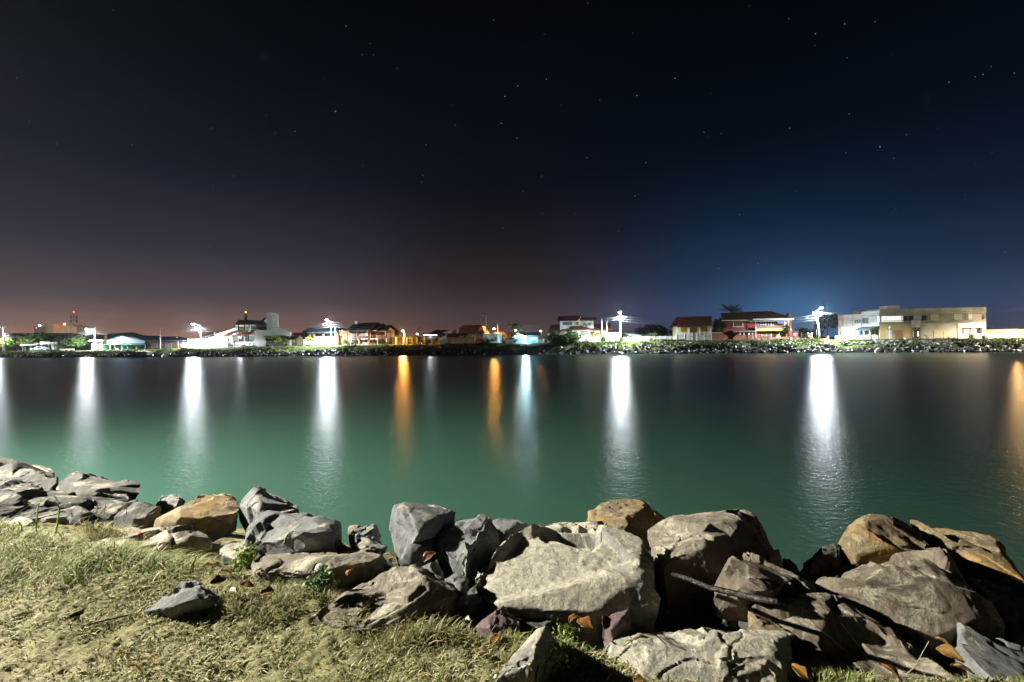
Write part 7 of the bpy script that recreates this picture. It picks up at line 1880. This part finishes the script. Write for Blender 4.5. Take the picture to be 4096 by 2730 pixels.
weed('grey green weed under the dark front of the long flat slab', c2(900, 960, 920, 1000, 880, 1030, 960, 1040, 830, 1030), 2.75, 320, 0.035, 7, [(0.10, 0.16, 0.07), (0.15, 0.21, 0.1)])
weed('little green weed between the bottom stones', c3(880, 1160, 930, 1180, 970, 1190, 900, 1200), 2.42, 160, 0.022, 8)
weed('yellowish weed on the right side of the narrow upright stone', c3(830, 1290, 850, 1340, 840, 1400, 880, 1380, 760, 1480), 2.1, 200, 0.02, 9, DRY + FRESH)
weed('small green weed beside the long flat slab corner', c2(450, 640, 500, 645, 520, 650), 3.85, 90, 0.025, 10)

# sticks and small litter
def stick(label, pts, D0, D1, r, m, name='stick'):
    n = len(pts); q = [P(x, y, D0 + (D1 - D0) * i / (n - 1)) for i, (x, y) in enumerate(pts)]
    mb = MB(); mb.tube(q, r, 7); tag(mb.build(name, m, None, True, tuple(q[0])), label, 'stick')
M_BLACKW = mat('wet_black_wood', (0.022, 0.016, 0.014), 0.35, 0.5, 20, bump=0.5, bscale=40)
stick('black wet stick lying across the gap beside the long brown slab', c4(180, 700, 300, 735, 470, 805, 720, 862, 880, 900, 1030, 922), 2.9, 2.3, [0.012, 0.014, 0.016, 0.017, 0.016, 0.014], M_BLACKW)
stick('short flat black stick lying in the left turf', c6(640, 615, 760, 565, 890, 508), 2.62, 2.86, [0.012, 0.014, 0.010], M_BLACKW)
stick('thin dark twig in the turf below the black stick', c6(740, 700, 950, 655, 1180, 600), 2.52, 2.66, 0.004, M_BLACKW)
def pebble(label, x, y, D, r, m, name='pebble', cat='pebble'):
    rg = np.random.default_rng(int(x)); c = P(x, y, D)
    mb = MB(); mb.ball(c, r, 14, 10); V = np.array(mb.v); N = V - np.array(c)
    V = V + N * (0.12 * vnoise(V * 30, int(x)))[:, None]
    tag(mobj(name, V, mb.f, m, None, True, tuple(c)), label, cat)
pebble('smooth white egg-shaped pebble under the long flat slab', 1280, 2282, 2.9, (0.034, 0.03, 0.045), mat('white_pebble', (0.55, 0.54, 0.47), 0.5, 0.15, 20))
pebble('small red plastic scrap on the flat sandy rock', 558, 2138, 3.55, (0.03, 0.02, 0.015), mat('red_plastic', (0.55, 0.06, 0.05), 0.4, 0.2), 'litter_scrap', 'litter')
pebble('tiny white shell in the lower turf', 1505, 2592, 2.38, (0.012, 0.01, 0.012), mat('white_pebble', (0.55, 0.54, 0.47)))
pebble('tiny white shell at the bottom edge of the turf', 1985, 2712, 2.1, (0.012, 0.01, 0.014), mat('white_pebble', (0.55, 0.54, 0.47)))
def sprig(label, pts, D, col):
    mb = MB(); q = [P(x, y, D) for x, y in pts]; mb.tube(q, 0.0025, 5)
    for i in range(len(q) - 1):
        for t in (0.2, 0.5, 0.8):
            b = q[i] + (q[i + 1] - q[i]) * t; s_ = 1 if (i + int(t * 10)) % 2 else -1
            mb.tube([b, b + Vector((0.012 * s_, 0.004, 0.016))], [0.002, 0.0008], 4)
    tag(mb.build('dry_sprig', mat('orange_dry', col, 0.7, 0.3, 20), None, True, tuple(q[0])), label, 'sprig')
sprig('orange dried fern sprig lying on the turf at the bottom left', c6(1140, 1065, 1200, 1060, 1260, 1070, 1290, 1100, 1310, 1140), 2.18, (0.48, 0.25, 0.06))
sprig('small orange sprig right of the dried fern sprig', c6(1360, 1030, 1400, 1010, 1440, 985, 1480, 960), 2.25, (0.48, 0.25, 0.06))
sprig('pale dry stem lying on the turf', c6(1060, 935, 1120, 945, 1170, 960, 1200, 1010), 2.25, (0.55, 0.5, 0.38))
# ================================================================== night air over the channel
def haze():
    m = bpy.data.materials.new('haze'); n, l = nodes(m)
    n.remove(n['Principled BSDF'])
    v = n.new('ShaderNodeVolumePrincipled')
    v.inputs['Color'].default_value = (0.85, 0.9, 1.0, 1); v.inputs['Density'].default_value = 0.00015; v.inputs['Anisotropy'].default_value = 0.82
    l.new(v.outputs[0], n['Material Output'].inputs['Volume'])
    mb = MB(); mb.box((-900, -60, -4), (900, 1000, 60))
    o = mb.build('haze', m); tag(o, 'thin pale night haze over the water and the town', None, None, 'stuff')
haze()
scene.cycles.volume_bounces = 0
